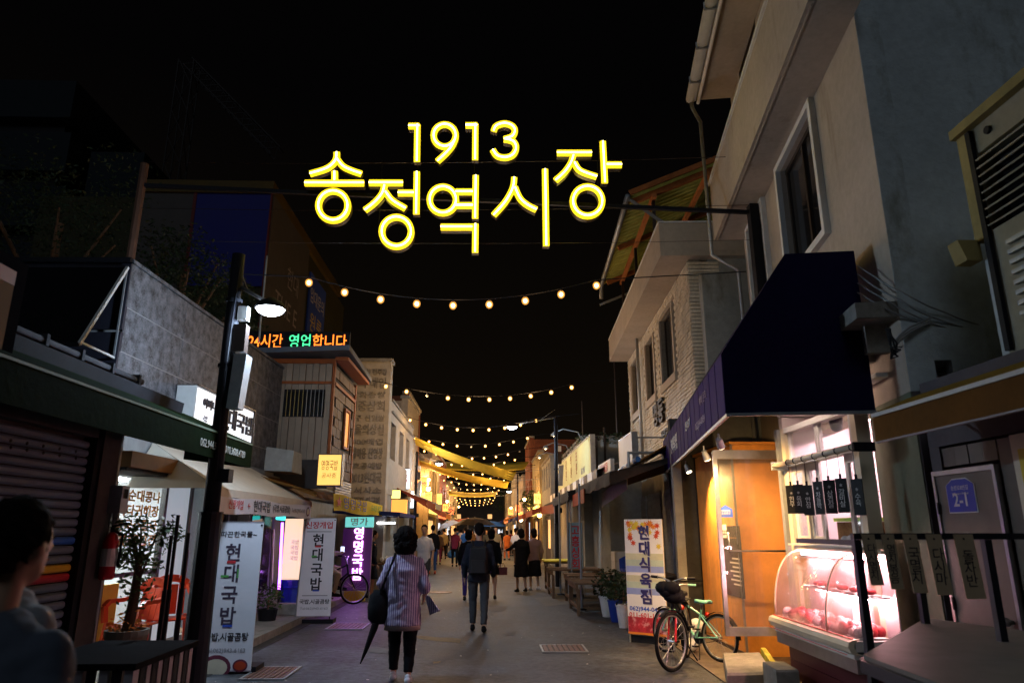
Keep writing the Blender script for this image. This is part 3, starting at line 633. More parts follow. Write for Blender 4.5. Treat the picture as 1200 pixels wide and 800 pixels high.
pa, pb2 = RR.uz(1117, 600), RR.uz(1149, 598); uc = (pa[0] + pb2[0]) / 2; hw = abs(pa[0] - pb2[0]) / 2; zc0 = pa[1]; zt_ = RR.uz(1117, 567)[1]
def plate(mt, e_, o0, o1, nm):
    m_ = MB(); m_.prism([RR.P(uc + hw + e_, zc0 - e_, o0), RR.P(uc - hw - e_, zc0 - e_, o0), RR.P(uc - hw - e_, zt_ - .01, o0), RR.P(uc - hw * .5, zt_ + .03 + e_, o0), RR.P(uc + hw * .5, zt_ + .03 + e_, o0), RR.P(uc + hw + e_, zt_ - .01, o0)], RR.n * (o1 - o0)); m_.build(nm, mt, pl)
plate(WHITEP, .008, .019, .022, 'border'); plate(mat('blue_enamel', (.02, .05, .42), .3, var=.05, bump=0), 0, .0225, .025, 'plate')
text('2-1', RR.P(uc, zc0 + .085, .026), -RR.d, Z3, .14, WHITEP, pl, bold=.02, depth=.001)
text('송정로8번길', RR.P(uc, zt_ - .035, .026), -RR.d, Z3, .04, WHITEP, pl, depth=.001); text('Songjeong-ro 8beon-gil', RR.P(uc, zt_ - .075, .026), -RR.d, Z3, .02, WHITEP, pl, depth=.001)
# second opening with a poster on the far right edge
ps = thing('framed_poster', RR.P(-1.0, 1.4, .02), 'cream framed yellow poster at the right end of the steel door wall', 'poster')
u0, z1 = RR.uz(1187, 510); RR.part('frame', CRM, ps, (u0 - .9, u0, 1.1, z1, .0, .03)); RR.part('sheet', YELP, ps, (u0 - .85, u0 - .06, 1.2, z1 - .1, .031, .034))
text('콩나물\n국밥', RR.P(u0 - .35, 1.7, .036), -RR.d, Z3, .16, NAVP, ps)
# brown awning
aw = thing('brown_awning', RR.P(-2, 2.2, .3), 'dark brown canvas awning with a pale trim strip over the steel door', 'awning')
ua, za = RR.uz(1022, 485, .62); zv = RR.uz(1028, 517, .62)[1]
m = MB(); RR.box(m, -6.5, ua, zv, za - .03, .605, .62); m.build('valance', BROWNC, aw)
m = MB(); RR.box(m, -6.5, ua, za - .029, za, .60, .63); m.build('trim_strip', WHITEW, aw)
m = MB(); RR.box(m, -6.5, ua, zv - .012, zv - .001, .60, .625); m.build('hem', GRYP, aw)
m = MB(); m.grid([[RR.P(ua, za + .002, .61), RR.P(-3, za + .002, .61), RR.P(-6.5, za + .002, .61)], [RR.P(ua, za + .12, .32), RR.P(-3, za + .1, .32), RR.P(-6.5, za + .12, .32)], [RR.P(ua, za + .22, .004), RR.P(-3, za + .22, .004), RR.P(-6.5, za + .22, .004)]], (0, 0, .006)); m.build('canopy_top', mat('ochre_canvas', (.22, .13, .02), .85), aw)
m = MB(); m.tube([RR.P(ua - .02, za - .02, .6), RR.P(ua - .02, za - .02, .0)], .012, 6); m.build('arm', BLACKM, aw)
# louvred metal box on the roof
RB_ = Fac(3.65, 5.5, 0, 1)
lb = thing('louvred_vent_box', RB_.P(-2, 2.76, 0), 'weathered yellowish sheet metal box with dark louvres above the brown awning', 'vent box')
uL = -.72; zT = 4.58
RB_.part('casing', BEIGES, lb, (-5, uL - .10, 2.752, 3.70, -3, -.004), (-5, uL - .10, 4.32, zT - .05, -3, -.004), (uL - .16, uL - .101, 3.702, 4.318, -3, -.004), (-5, -2.6, 3.702, 4.318, -3, -.004))
RB_.part('cavity', BLACKM, lb, (-2.59, uL - .161, 3.703, 4.317, -2, -.12))
RB_.part('edge_trim', OCHRE, lb, (uL - .10, uL, 3.66, zT - .05, -3, .02)); RB_.part('dark_trim', BLACKM, lb, (uL - .15, uL - .102, 2.80, zT - .06, -.002, .03))
RB_.part('top_trim', OCHRE, lb, (-5, uL + .02, zT - .048, zT + .03, -3, .06))
for k in range(9):
    z_ = 3.72 + k * .066; m = MB(); m.hexa([RB_.P(-2.58, z_, .03), RB_.P(uL - .17, z_, .03), RB_.P(uL - .17, z_ + .012, .035), RB_.P(-2.58, z_ + .012, .035), RB_.P(-2.58, z_ + .05, -.05), RB_.P(uL - .17, z_ + .05, -.05), RB_.P(uL - .17, z_ + .06, -.045), RB_.P(-2.58, z_ + .06, -.045)]); m.build('louvre', BEIGES, lb)
m = MB(); m.lathe(RB_.P(-1.03, 4.43, -.002), [(.0, -.02), (.03, -.02), (.03, .01)], 12, axis=0); m.build('bolt_hole', BLACKM, lb)
for k in range(8): RB_.part('louvre', GALV, lb, (-2.6, uL - .3, 3.0 + k * .075, 3.03 + k * .075, -.003, .03))
# vent hood left of box
h = MB(); h.hexa([RB_.P(uL - .02, 3.52, .0), RB_.P(uL + .12, 3.52, .0), RB_.P(uL + .12, 3.52, .12), RB_.P(uL - .02, 3.52, .12), RB_.P(uL - .02, 3.68, .0), RB_.P(uL + .10, 3.68, .0), RB_.P(uL + .10, 3.68, .17), RB_.P(uL - .02, 3.68, .17)]); h.build('vent_hood', OCHRE, lb)
RB_.part('pillar', GABLE, lb, (uL - .1, uL - .02, 2.752, 3.52, -.3, -.01))
# ================================================================== RIGHT: BRICK BUILDING
RC = Fac(3.9, 12, 3, 1)
b = thing('brick_building', (6, 17, 0), 'two storey cream brick building with rooftop lean-to and pale balcony slab', 'building')
wins = [(3.0, 4.42, 4.95, 6.55), (5.45, 6.65, 4.95, 6.52), (8.2, 9.3, 5.0, 6.55)]
B0, B1 = 1.22, 10.0
m = MB(); wall_with_holes(RC, m, B0, B1, 0, 6.90, -.25, -.012, wins); m.build('wall', MORTAR, b)
m = MB(); RC.box(m, B0, B1, 0, 6.9, -6, -.40); m.build('rear_wall', GREYW, b)
RC.part('room_dark', BLACKM, b, (B0 + .3, B1 - .3, 3.2, 6.8, -.39, -.30))
for h in wins:
    window(RC, b, h, 2, rec=-.16, frame=BRONZE)
    RC.part('sill', CREAM, b, (h[0] - .15, h[1] + .15, h[2] - .20, h[2] - .01, -.20, .05)); RC.part('reveal', CREAM, b, (h[1] + .002, h[1] + .14, h[2], h[3], -.02, .03)); RC.part('reveal', CREAM, b, (h[0] - .14, h[0] - .002, h[2], h[3], -.02, .03))
rb = random.Random(3)
m = MB(); z = 3.35; r_ = 0
while z < 6.82:
    u_ = B0 + (0.0 if r_ % 2 else -.12)
    while u_ < B1:
        a_, c_ = max(u_, B0 - .0), min(u_ + .225, B1)
        if c_ - a_ > .04 and not any(h[0] - .14 < c_ and a_ < h[1] + .14 and h[2] - .2 < z + .07 and z < h[3] for h in wins):
            o_ = rb.uniform(.006, .022); RC.box(m, a_, c_ - .012, z, z + .062, -.011, o_)
        u_ += .237
    z += .078; r_ += 1
m.build('brick', BRICK, b)['kind'] = 'stuff'
# near gable: ribbed strip then plain render
gp0 = RC.P(B0, 0, 0); GF = Fac(gp0.x, gp0.y, 93, -1)   # plane facing the camera
GF = Fac(gp0.x, gp0.y, 0, 1); GF.d = -RC.n; GF.n = -RC.d
m = MB(); z = 3.35
while z < 6.8: GF.box(m, .003, .62, z, z + .058, .002, .03); z += .078
m.build('brick_return', BRICK, b)['kind'] = 'stuff'
GF.part('gable_wall', GREYW, b, (.63, 5, 0, 6.9, .0, .06)); GF.part('gable_base', DARKW, b, (-.004, .62, 0, 3.34, .0, .03))
# slab (balcony / roof edge)
RC.part('balcony_slab', CREAM, b, (1.0, 10.15, 6.905, 7.02, -4.8, .58)); RC.part('balcony_parapet', CREAM, b, (1.0, 10.15, 7.022, 7.62, .48, .58)); RC.part('balcony_parapet', CREAM, b, (1.0, 1.1, 7.022, 7.62, -4.8, .478))
RC.part('parapet_coping', WHITEW, b, (.98, 10.17, 7.622, 7.65, .46, .60)); RC.part('parapet_coping', WHITEW, b, (.98, 1.12, 7.622, 7.65, -4.8, .458))
# lean-to roof with corrugated sheets and red-brown beams
E0, E1 = 2.4, 8.3; EO = .92; ez = 8.95
roof = thing('lean_to_roof', RC.P(5, 7.65, 0), 'green corrugated lean-to roof on red brown beams above the brick building', 'roof')
def RP(u_, o_, dz=0): return RC.P(u_, ez + (EO - o_) * .42 + dz, o_)
m = MB(); nrib = 26
for k in range(nrib):
    a_ = E0 + (E1 - E0) * k / nrib; c_ = E0 + (E1 - E0) * (k + 1) / nrib; md = (a_ + c_) / 2
    m.add([RP(a_, EO), RP(md - .03, EO), RP(md, EO, -.05), RP(c_ - .03, EO, -.05), RP(c_, EO)] + [RP(a_, -3.2), RP(md - .03, -3.2), RP(md, -3.2, -.05), RP(c_ - .03, -3.2, -.05), RP(c_, -3.2)], [(0, 1, 6, 5), (1, 2, 7, 6), (2, 3, 8, 7), (3, 4, 9, 8)])
m.build('corrugated_sheet', GROOF, roof)['kind'] = 'stuff'
for u_ in (E0 + .15, E0 + 2.9, E0 + 5.6):
    m = MB(); m.bar(RP(u_, EO - .1, -.13), RP(u_, -3.1, -.13), .10, .12); m.build('rafter', BEAM, roof)
for o_ in (.35, -.9):
    m = MB(); m.bar(RP(E0, o_, -.24), RP(E1, o_, -.24), .10, .10); m.build('purlin', BEAM, roof)
for u_ in (E0 + .2, E0 + 3, E0 + 5.6):
    m = MB(); p_ = RP(u_, .35, -.29); m.bar((p_.x, p_.y, 7.66), p_, .07); m.build('post', BRONZE, roof)
m = MB(); m.bar(RC.P(1.3, 7.66, .3), RP(E0 + .1, EO - .02, -.06), .06); m.build('strut', GALV, roof)
m = MB(); m.tube([RP(E0 - .05, EO + .05, -.03), RP(E0 + 2, EO + .05, -.06), RP(E1, EO + .05, -.05), RP(E1 + .1, EO + .05, -.45)], .065, 10); m.build('gutter', GALV, roof, smooth=True)
m = MB(); m.bar(RP(E1 + .1, EO + .1, -.62), RP(E1 + .1, 0, -.62), .06); m.build('cross_rail', GALV, roof)
m = MB(); m.bar(RP(E0 - .02, EO, .05), RP(E0 - .02, -3.2, .05), .04, .12); m.build('edge_board', BEAM, roof)
# downpipe on the facade + dark relief letters
m = MB(); m.tube([RC.P(7.3, 6.9, .12), RC.P(7.25, 3.4, .12)], .045, 8); m.build('downpipe', GALV, b, smooth=True)
LETT = plain('dark_relief_letters', (.04, .03, .02), .5)
text('명동', RC.P(4.9, 4.32, .03), -RC.d, Z3, .62, LETT, b, depth=.06, width=1.35, bold=.03)
text('corporation', RC.P(3.6, 3.82, .03), -RC.d, Z3, .30, LETT, b, depth=.04, width=2.2, bold=.02)
# ground floor of the brick building and its clutter
for (u0, u1, mt) in ((1.5, 2.9, 'door'), (3.2, 5.2, 'shutter'), (5.5, 7.4, 'shutter'), (7.7, 9.6, 'shutter')):
    if mt == 'door':
        d_ = RC.part('door', GREYW, b, (u0, u1, .02, 2.5, -.01, .03)); RC.part('pane', DGLASS, d_, (u0 + .12, u0 + .62, .9, 2.3, .031, .036)); RC.part('pane', DGLASS, d_, (u0 + .78, u1 - .1, .9, 2.3, .031, .036))
    else:
        d_ = RC.part('shutter', GREYW, b, (u0, u1, .02, 2.5, -.01, .012))
        for k in range(24): RC.part('slat', GREYW, d_, (u0, u1, .04 + k * .1, .125 + k * .1, .013, .035 if k % 2 else .028))
m = MB(); m.tube([RC.P(2.35, 0, .35), RC.P(2.38, 3.1, .35)], .05, 8); tag(m.build('drain_pipe', GALV, None, smooth=True), 'tall grey pipe beside the maple leaf banner on the dark shop front', 'pipe')
# blue edged canopy of the brick building
t = thing('corrugated_canopy', RC.P(4, 2.6, .8), 'brown canopy with a blue and silver rippled edge below the brick wall', 'canopy')
z0 = 2.75
m = MB(); m.hexa([RC.P(.3, z0, 1.3), RC.P(5.2, z0, 1.3), RC.P(5.2, z0 + .7, .02), RC.P(.3, z0 + .7, .02), RC.P(.3, z0 + .03, 1.3), RC.P(5.2, z0 + .03, 1.3), RC.P(5.2, z0 + .73, .02), RC.P(.3, z0 + .73, .02)]); m.build('canopy_sheet', BROWNC, t)
for k in range(12):
    m = MB(); m.tube([RC.P(.3 + k * .41, z0 + .04, 1.33), RC.P(.3 + k * .41 + .40, z0 + .04, 1.33)], .05, 8); m.build('edge_roll', [plain('blue_edge', (.03, .12, .35)), GALV][k % 2], t)
m = MB()
for k in range(5): m.bar(RC.P(.4 + k * 1.1, z0 - .02, 1.25), RC.P(.4 + k * 1.1, z0 + .66, .04), .04)
m.build('bracket', BRONZE, t)
# white hanging panel and handrail of stair near it
SP = xp(720, 500, 3.5)
t = thing('projecting_sign', (3.6, 15.5, 3.4), 'white framed vertical sign board beside the brick wall', 'sign')
s0, s1 = xp(732, 510, 3.1), xp(728, 548, 3.1)
SF = Fac(3.1, 0, 0, 1)
ua, za = SF.uz(740, 507); ub, zb_ = SF.uz(726, 552)
SF.part('board', WHITEW, t, (min(ua, ub), max(ua, ub), zb_, za, -.12, 0)); SF.part('frame', GALV, t, (min(ua, ub) - .03, min(ua, ub) - .001, zb_, za, -.13, .01), (min(ua, ub) - .03, max(ua, ub), za + .001, za + .03, -.13, .01))
m = MB(); m.tube([(3.2, min(ua, ub), za - .1), (3.95, min(ua, ub), za - .1)], .02, 6); m.build('bracket', GALV, t)
# cream awning valance
t = thing('cream_awning', (2.4, 13, 2.2), 'brown market awning with a broad cream front flap below the sign boards', 'awning')
def quadpart(nm, mt, parent, pts, off): m_ = MB(); m_.prism(pts, off); return m_.build(nm, mt, parent)
XA = 2.45
a1, a2, a3, a4 = [xp(*p, XA) for p in ((705, 578), (734, 553), (735, 573), (706, 594))]
quadpart('flap', CREAM, t, [a1, a2, a3, a4], (.01, 0, 0))
quadpart('canopy_top', BROWNC, t, [a1 + Vector((.012, 0, 0)), a2 + Vector((.012, 0, 0)), a2 + Vector((1.6, 0, .5)), a1 + Vector((1.6, 0, .5))], (0, 0, .02))
m = MB(); m.tube([a2 + Vector((.05, 0, -.02)), a2 + Vector((.05, 0, .35)), a2 + Vector((1.4, 0, .35))], .035, 8); m.build('pipe_frame', GALV, t)
# ---- R4: low grey building with yellow-green sign
b = thing('low_grey_building', (5, 26, 0), 'low grey flat roofed building with weeds along the parapet behind the sign boards', 'building')
part('wall', GREYW, b, (3.12, 7, 24.0, 34, 0, 4.62)); part('wall', GREYW, b, (3.4, 7, 20.5, 23.99, 0, 3.0))
part('coping', CONC, b, (3.08, 7, 23.95, 34, 4.622, 4.72)); part('pipe', BRONZE, b, (3.55, 3.63, 23.9, 23.98, 2.9, 4.7)); part('pipe', BRONZE, b, (3.85, 3.91, 23.9, 23.98, 2.9, 5.0))
m = MB(); rr = random.Random(2)
for k in range(26): leaves(m, (3.1 + rr.uniform(-.1, 1.6) * (k % 2), 23.95 + rr.uniform(0, 7) * ((k + 1) % 2), 4.72 - rr.random() * .15), .2, 20, .06, rr)
o = m.build('weeds', LEAFD, b, fix=False); o['kind'] = 'stuff'
t = thing('shop_sign_board', (3.0, 26, 3.2), 'wide pale yellow green shop sign board lit by gooseneck lamps', 'sign')
XS = 3.0; S1, S2 = xp(692, 515, XS), xp(650, 574, XS)
SF = Fac(XS, 0, 0, 1); uN, uF = S1.y, xp(650, 545, XS).y
SGN = mat('pale_yellow_green_sign', (.66, .68, .34), .6, var=.15, bump=.05)
SF.part('board', SGN, t, (uN, uF, 3.15, 4.35, -.12, 0))
SF.part('frame', GALV, t, (uN, uF, 4.351, 4.39, -.13, .02), (uN, uF, 3.11, 3.149, -.13, .02), (uN - .05, uN - .001, 3.11, 4.39, -.13, .02))
for k, (s_, c_) in enumerate((('건', .08), ('강', .17), ('약', .26), ('초', .35))): text(vtext([s_ * 1, '원', '한'][0:2]), SF.P(uF - (uF - uN) * (.28 + k * .14), 3.85, .004), -SF.d, Z3, .42, plain('dull_red_letters', (.35, .12, .06)), t, bold=.01)
text('062-941', SF.P(uN + (uF - uN) * .16, 3.45, .004), -SF.d, Z3, .30, GRYP, t)
LAMPY = glow('lamp_glow_warm', (1, .72, .35), 14)
for k, u_ in enumerate((uN + 2.2, uN + 6.0, uN + 9.5)):
    l_ = thing('gooseneck_lamp', SF.P(u_, 4.4, 0), ['gooseneck lamp over the near end of the yellow green sign', 'gooseneck lamp over the middle of the yellow green sign', 'gooseneck lamp over the far end of the yellow green sign'][k], 'lamp', 'gooseneck lamps over the yellow green sign')
    m = MB(); m.tube([SF.P(u_, 4.4, -.05), SF.P(u_, 4.75, .1), SF.P(u_, 4.85, .6), SF.P(u_, 4.75, .85)], .02, 6); m.build('arm', GALV, l_, smooth=True)
    m = MB(); m.lathe(SF.P(u_, 4.62, .9), [(.12, 0), (.09, .08), (.03, .14)], 10); m.build('shade', GALV, l_)
    m = MB(); m.ball(SF.P(u_, 4.62, .9), .035, 8, 6); m.build('bulb', LAMPY, l_, smooth=True)
    ld = bpy.data.lights.new('gooseneck', 'SPOT'); ld.energy = 22; ld.color = (1, .85, .5); ld.spot_size = 2.2; ld.spot_blend = 1; ld.shadow_soft_size = .05
    lo = bpy.data.objects.new('gooseneck_bulb', ld); C.objects.link(lo); lo.parent = l_; lo.location = SF.P(u_, 4.58, .92) - SF.P(u_, 4.4, 0); lo.rotation_euler = Vector((.75, 0, -.6)).to_track_quat('-Z', 'Y').to_euler()
# striped awning
t = thing('striped_awning', (2.6, 28, 3), 'black and white striped awning flap under the yellow green sign', 'awning')
st0, st1 = xp(700, 561, 2.75), xp(645, 582, 2.75); n = 16
for k in range(n):
    ya, yb_ = st0.y + (st1.y - st0.y) * k / n, st0.y + (st1.y - st0.y) * (k + 1) / n
    part('stripe', [BLKP, WHITEP][k % 2], t, (2.74, 2.76, ya, yb_ - .002, 2.72, 3.12))
m = MB(); m.prism([(2.78, st0.y, 3.1), (2.78, st1.y, 3.1), (3.4, st1.y, 3.3), (3.4, st0.y, 3.3)], (0, 0, .02)); m.build('canopy_top', GRYP, t)
t = thing('small_white_sign', (2.9, 16.5, 2.9), 'small white sign board with red lettering above the market awnings', 'sign')
w0, w1 = xp(715, 538, 2.95), xp(700, 560, 2.95); SF = Fac(2.95, 0, 0, 1)
SF.part('board', WHITEW, t, (w0.y, xp(701, 548, 2.95).y, w1.z, w0.z + .02, -.1, 0)); text('건어물', SF.P((w0.y + xp(701, 548, 2.95).y) / 2, (w0.z + w1.z) / 2, .003), -SF.d, Z3, .24, REDP, t, width=1.2)
# dark market roof awnings (row), built as separate tarpaulins
TARPB = mat('dark_tarpaulin', (.035, .03, .028), .8, var=.4, scale=6, bump=.4)
TARPR = mat('rust_red_tarpaulin', (.36, .07, .03), .75, var=.25, scale=6, bump=.3)
TARPN = mat('blue_tarpaulin', (.03, .04, .16), .75, var=.25, scale=6, bump=.3)
TARPO = mat('orange_tarpaulin', (.50, .18, .03), .75, var=.2, scale=6, bump=.2)
TARPW = mat('cream_tarpaulin', (.55, .50, .40), .75, var=.15, scale=6, bump=.2)
def awning(side, x_wall, x_out, y0, y1, zw, zo, mt, label, flap=.22, flapmt=None, cat='awning', legs=True, grp=None):
    t = thing('market_awning', ((x_wall + x_out) / 2, (y0 + y1) / 2, zo), label, cat, grp)
    m = MB(); nn = 5; rows = []
    for i in range(nn):
        f_ = i / (nn - 1); rows.append([(x_wall + (x_out - x_wall) * f_, y0 + (y1 - y0) * j / 6, zw + (zo - zw) * f_ - .05 * math.sin(math.pi * f_) * (1 + .3 * math.sin(j * 2.1))) for j in range(7)])
    m.grid(rows, (0, 0, .012)); m.build('canopy_top', mt, t, smooth=False)
    s_ = 1 if x_out > x_wall else -1
    m = MB(); m.grid([[(x_out + s_ * .004, y0 + (y1 - y0) * j / 12, zo) for j in range(13)], [(x_out + s_ * (.004 + .015 * math.sin(j * 1.9)), y0 + (y1 - y0) * j / 12, zo - flap - .02 * math.sin(j * 2.3)) for j in range(13)]], (s_ * .006, 0, 0)); m.build('flap', flapmt or mt, t)
    m = MB(); m.prism([(x_wall, y0, zw), (x_out, y0, zo), (x_out, y0, zo - flap)], (0, .008, 0)); m.build('side_panel', mt, t)
    m = MB(); m.tube([(x_out - s_ * .03, y0, zo - .02), (x_out - s_ * .03, y1, zo - .02)], .018, 6); m.build('rail', BRONZE, t)
    if legs:
        for yy in (y0 + .05, y1 - .05):
            m = MB(); m.tube([(x_out - s_ * .05, yy, 0), (x_out - s_ * .05, yy, zo)], .022, 6); m.build('leg', GALV, t)
    return t
awning(1, 3.9, 2.05, 12.2, 17.2, 3.0, 2.55, TARPB, 'sagging dark tarpaulin awning nearest the brick shop front', legs=False)
awning(1, 3.6, 1.9, 17.5, 22.0, 3.0, 2.5, TARPB, 'dark tarpaulin awning beyond the cream flap, over the wooden tables', legs=True)
awning(1, 3.6, 2.05, 22.3, 27.5, 2.9, 2.5, TARPB, 'dark tarpaulin awning under the striped flap', legs=False)
RC.part('red_flap', TARPR, thing('red_flap_sign', (2.2, 18.3, 2.4), 'small rust red flap hanging on the edge of the dark awning', 'flap'), ) if False else None
for k, (px0, px1, py0, py1, X_) in enumerate(((671, 684, 572, 590, 2.0), (634, 650, 590, 602, 2.0))):
    p, q_ = xp(px1, py0, X_), xp(px0, py1 - 6, X_); t = tag(MB().prism([(X_, p.y, p.z), (X_, q_.y, q_.z + .08), (X_, q_.y, q_.z - .2), (X_, p.y, p.z - .3)], (.02, 0, 0)).build('red_flap', TARPR), ['small rust red cloth flap on the nearer dark awning edge', 'rust red cloth flap on the farther awning beside the lamp pole'][k], 'flap')
# ---- low wooden market tables / pallets
def table(c, w_, l_, h_, n, label, mt=OLDWOOD, tilt=0, name='wooden_market_table', cat='table', grp='wooden market tables on the right'):
    t = thing(name, (c[0], c[1], 0), label, cat, grp); x0, y0 = c[0] - w_ / 2, c[1] - l_ / 2
    for k in range(n):
        m = MB(); a_ = y0 + l_ * k / n; m.hexa([(x0, a_, h_ - .03), (x0 + w_, a_, h_ - .03 + tilt), (x0 + w_, a_ + l_ / n * .86, h_ - .03 + tilt), (x0, a_ + l_ / n * .86, h_ - .03), (x0, a_, h_ + R.uniform(0, .008)), (x0 + w_, a_, h_ + tilt + .004), (x0 + w_, a_ + l_ / n * .86, h_ + tilt + .004), (x0, a_ + l_ / n * .86, h_)]); m.build('plank', mt, t)
    part('rail', mt, t, (x0 + .02, x0 + .06, y0, y0 + l_, h_ - .12, h_ - .032)); part('rail', mt, t, (x0 + w_ - .06, x0 + w_ - .02, y0, y0 + l_, h_ - .12, h_ - .032))
    for sx_ in (x0 + .04, x0 + w_ - .10):
        for sy_ in (y0 + .03, y0 + l_ - .09): part('leg', mt, t, (sx_, sx_ + .06, sy_, sy_ + .06, 0, h_ - .121))
    part('stretcher', mt, t, (x0 + .045, x0 + .09, y0 + .1, y0 + l_ - .1, .12, .17))
    return t
table((2.2, 14.9), 1.15, 1.5, .60, 9, 'nearest low plank market table, beside the potted plants')
table((2.35, 16.6), 1.3, 1.2, .62, 7, 'low plank market table just behind the nearest one')
table((2.1, 18.4), 1.3, 1.4, .66, 8, 'third plank market table, with a pale plank edge')
table((2.95, 13.6), .9, 1.3, .80, 7, 'raised plank table by the wall behind the plant pots')
table((1.95, 20.3), .9, 1.1, .74, 6, 'small dark table with a yellow edge near the two women in black')
part('tabletop', YELP, thing('yellow_tray', (1.95, 20.3, .75), 'bright yellow tray top on the small dark table', 'tray'), (1.45, 2.45, 19.7, 20.9, .76, .79))
for k, (px, py, lab) in enumerate(((682, 714, 'thin metal awning pole standing in front of the nearest plank table'), (657, 696, 'thin metal awning pole near the yellow topped table'), (667, 700, 'short metal pole between the plank tables'))):
    g = gp(px, py); m = MB(); m.tube([(g.x, g.y, 0), (g.x, g.y, 2.55)], .025, 8); m.build('pole', GALV, tag(thing('awning_pole', g, lab, 'pole', 'thin metal awning poles')))
    # base plate
    m = MB(); m.lathe((g.x, g.y, 0), [(.10, .0), (.10, .02), (.03, .03)], 10); m.build('base', BLACKM, bpy.data.objects[[o.name for o in C.objects if o.name.startswith('awning_pole')][-1]])
# vertical red-letter banner
t = thing('blue_vertical_banner', (2.25, 19, .6), 'blue and white vertical banner with red letters leaning behind the tables', 'banner')
v0, v1 = yp(666, 612, 18.2), yp(683, 662, 18.2)
part('cloth', mat('pale_blue_cloth', (.25, .45, .60), .8, var=.5, scale=2.2, bump=.1), t, (v0.x, v1.x, 18.2, 18.22, .55, v0.z))
text(vtext('고흥상회'), ((v0.x + v1.x) / 2, 18.196, (v0.z + .55) / 2), (1, 0, 0), Z3, .27, REDP, t, bold=.02)
m = MB(); m.tube([(v1.x + .02, 18.24, 0), (v1.x + .02, 18.24, v0.z + .05)], .012, 6); m.build('pole', GALV, t)
m = MB(); m.box(v0.x, v1.x, 18.21, 18.4, 0, .06); m.build('base', BLACKM, t)
# white boxes, blue chair back
for k in range(2):
    tag(MB().box(2.9, 3.5, 17.0 + .02 * k, 17.5, .66 + k * .22, .87 + k * .22).build('foam_box', WHITEW), ['white foam box on the plank tables, lower of two', 'white foam box stacked on top of another behind the tables'][k], 'box')
BLPL = plain('blue_plastic', (.02, .06, .38), .35)
t = thing('blue_plastic_chair', (2.9, 14.2, .6), 'blue plastic chair behind the nearest plank table', 'chair')
part('seat', BLPL, t, (2.6, 3.05, 14.3, 14.7, .80, .84)); m = MB(); m.grid([[(2.6 + .45 * i / 4, 14.68 + .05 * math.sin(i * .8), 0.84), ][0:1] * 1 + [(2.6 + .45 * i / 4, 14.72 + .05 * math.sin(i * .8), 1.12 - .10 * abs(i - 2) / 2)] for i in range(5)], (0, .02, 0)); m.build('backrest', BLPL, t)
for x_ in (2.62, 3.0):
    for y_ in (14.33, 14.66): part('leg', BLPL, t, (x_, x_ + .03, y_, y_ + .03, 0, .80))
# plant pots near the maple banner
for k, (px, py, mt, lab, r0) in enumerate(((712, 722, WHITEP, 'white plant pot with dark leafy plant, left of the blue pot', .15), (722, 728, BLPL, 'blue plant pot between two white pots', .14), (731, 735, WHITEP, 'small white plant pot closest to the maple leaf banner', .12))):
    g = gp(px, py); t = thing('plant_pot', g, lab, 'plant', 'plant pots beside the wooden tables')
    m = MB(); m.lathe(g, [(r0 * .65, 0), (r0, .34), (r0 * 1.08, .34), (r0 * 1.08, .37), (r0 * .9, .37), (r0 * .85, .30), (0, .30)], 16); m.build('pot', mt, t, smooth=False)
    m = MB(); leaves(m, g + Vector((0, 0, .60)), .30, 220, .05, random.Random(k + 9)); m.build('foliage', LEAFD, t, fix=False)
    m = MB(); m.tube([g + Vector((0, 0, .3)), g + Vector((.02, 0, .6))], .012, 5); m.build('stem', OLDWOOD, t)
# ---- maple leaf banner
t = thing('maple_leaf_banner', (2.3, 10.75, 0), 'standing banner with orange maple leaves and navy shop name beside the bicycles', 'banner')
p0, p1 = gp(737, 752), gp(785, 757); dv = (p1 - p0); dv.z = 0; wdt = .62; dv.normalize(); zt_ = xp(733, 602, p0.x).z; zT_ = 1.74
BF = Fac(p0.x, p0.y, 0, 1); BF.d = dv; BF.n = Vector((dv.y, -dv.x, 0))
BF.part('cloth', CLOTHW, t, (0, wdt, .12, zT_, -.012, 0))
BEIG = plain('banner_beige', (.62, .60, .45)); BLUL = plain('banner_light_blue', (.30, .36, .72)); GRNL = plain('banner_grey_green', (.50, .58, .50))
for z_, c_ in ((1.16, BEIG), (1.07, GRNL), (.98, BLUL), (.85, BEIG), (.76, GRNL), (.67, BLUL)): BF.part('stripe', c_, t, (.004, wdt - .004, z_, z_ + .088, .001, .0025))
def leafshape(mb, fac, u_, z_, s_, rot, o_):
    pts = []
    for k in range(14):
        a_ = rot + k * math.pi / 7; rr_ = s_ * (1.0 if k % 2 == 0 else .45); pts.append(fac.P(u_ + math.cos(a_) * rr_, z_ + math.sin(a_) * rr_, o_))
    mb.prism(pts, fac.n * .0008)
rl = random.Random(8); cols = [plain('maple_red', (.60, .07, .02)), plain('maple_orange', (.80, .25, .03)), plain('maple_yellow', (.75, .55, .05))]
for k in range(34):
    m = MB(); u_ = rl.uniform(.05, wdt - .05); zz = zT_ - .05 - abs(rl.gauss(0, .1)) - (.16 if (u_ < .15 or u_ > wdt - .12) and rl.random() < .5 else 0); leafshape(m, BF, u_, max(1.35, min(zT_ - .055, zz)), .052, rl.uniform(0, 1), .0015 + .0003 * (k % 8)); m.build('printed_leaf', cols[k % 3], t)
BF.part('bottom_photo', mat('printed_red_meat', (.50, .03, .05), .5, var=.8, scale=14, bump=.1, stain=((.75, .5, .5), 7, .55)), t, (.004, wdt - .004, .13, .36, .001, .003))
BF.part('bottom_edge', cols[1], t, (.0, wdt, .12, .15, .0035, .005))
for k, c_ in enumerate('현대식육점'):
    text(c_, BF.P(wdt * .52 + .010, 1.53 - k * .225 - .008, .0055), dv, Z3, .215, GRYP, t, bold=.035, depth=.001)
    text(c_, BF.P(wdt * .52, 1.53 - k * .225, .0075), dv, Z3, .215, NAVP, t, bold=.035, depth=.001)
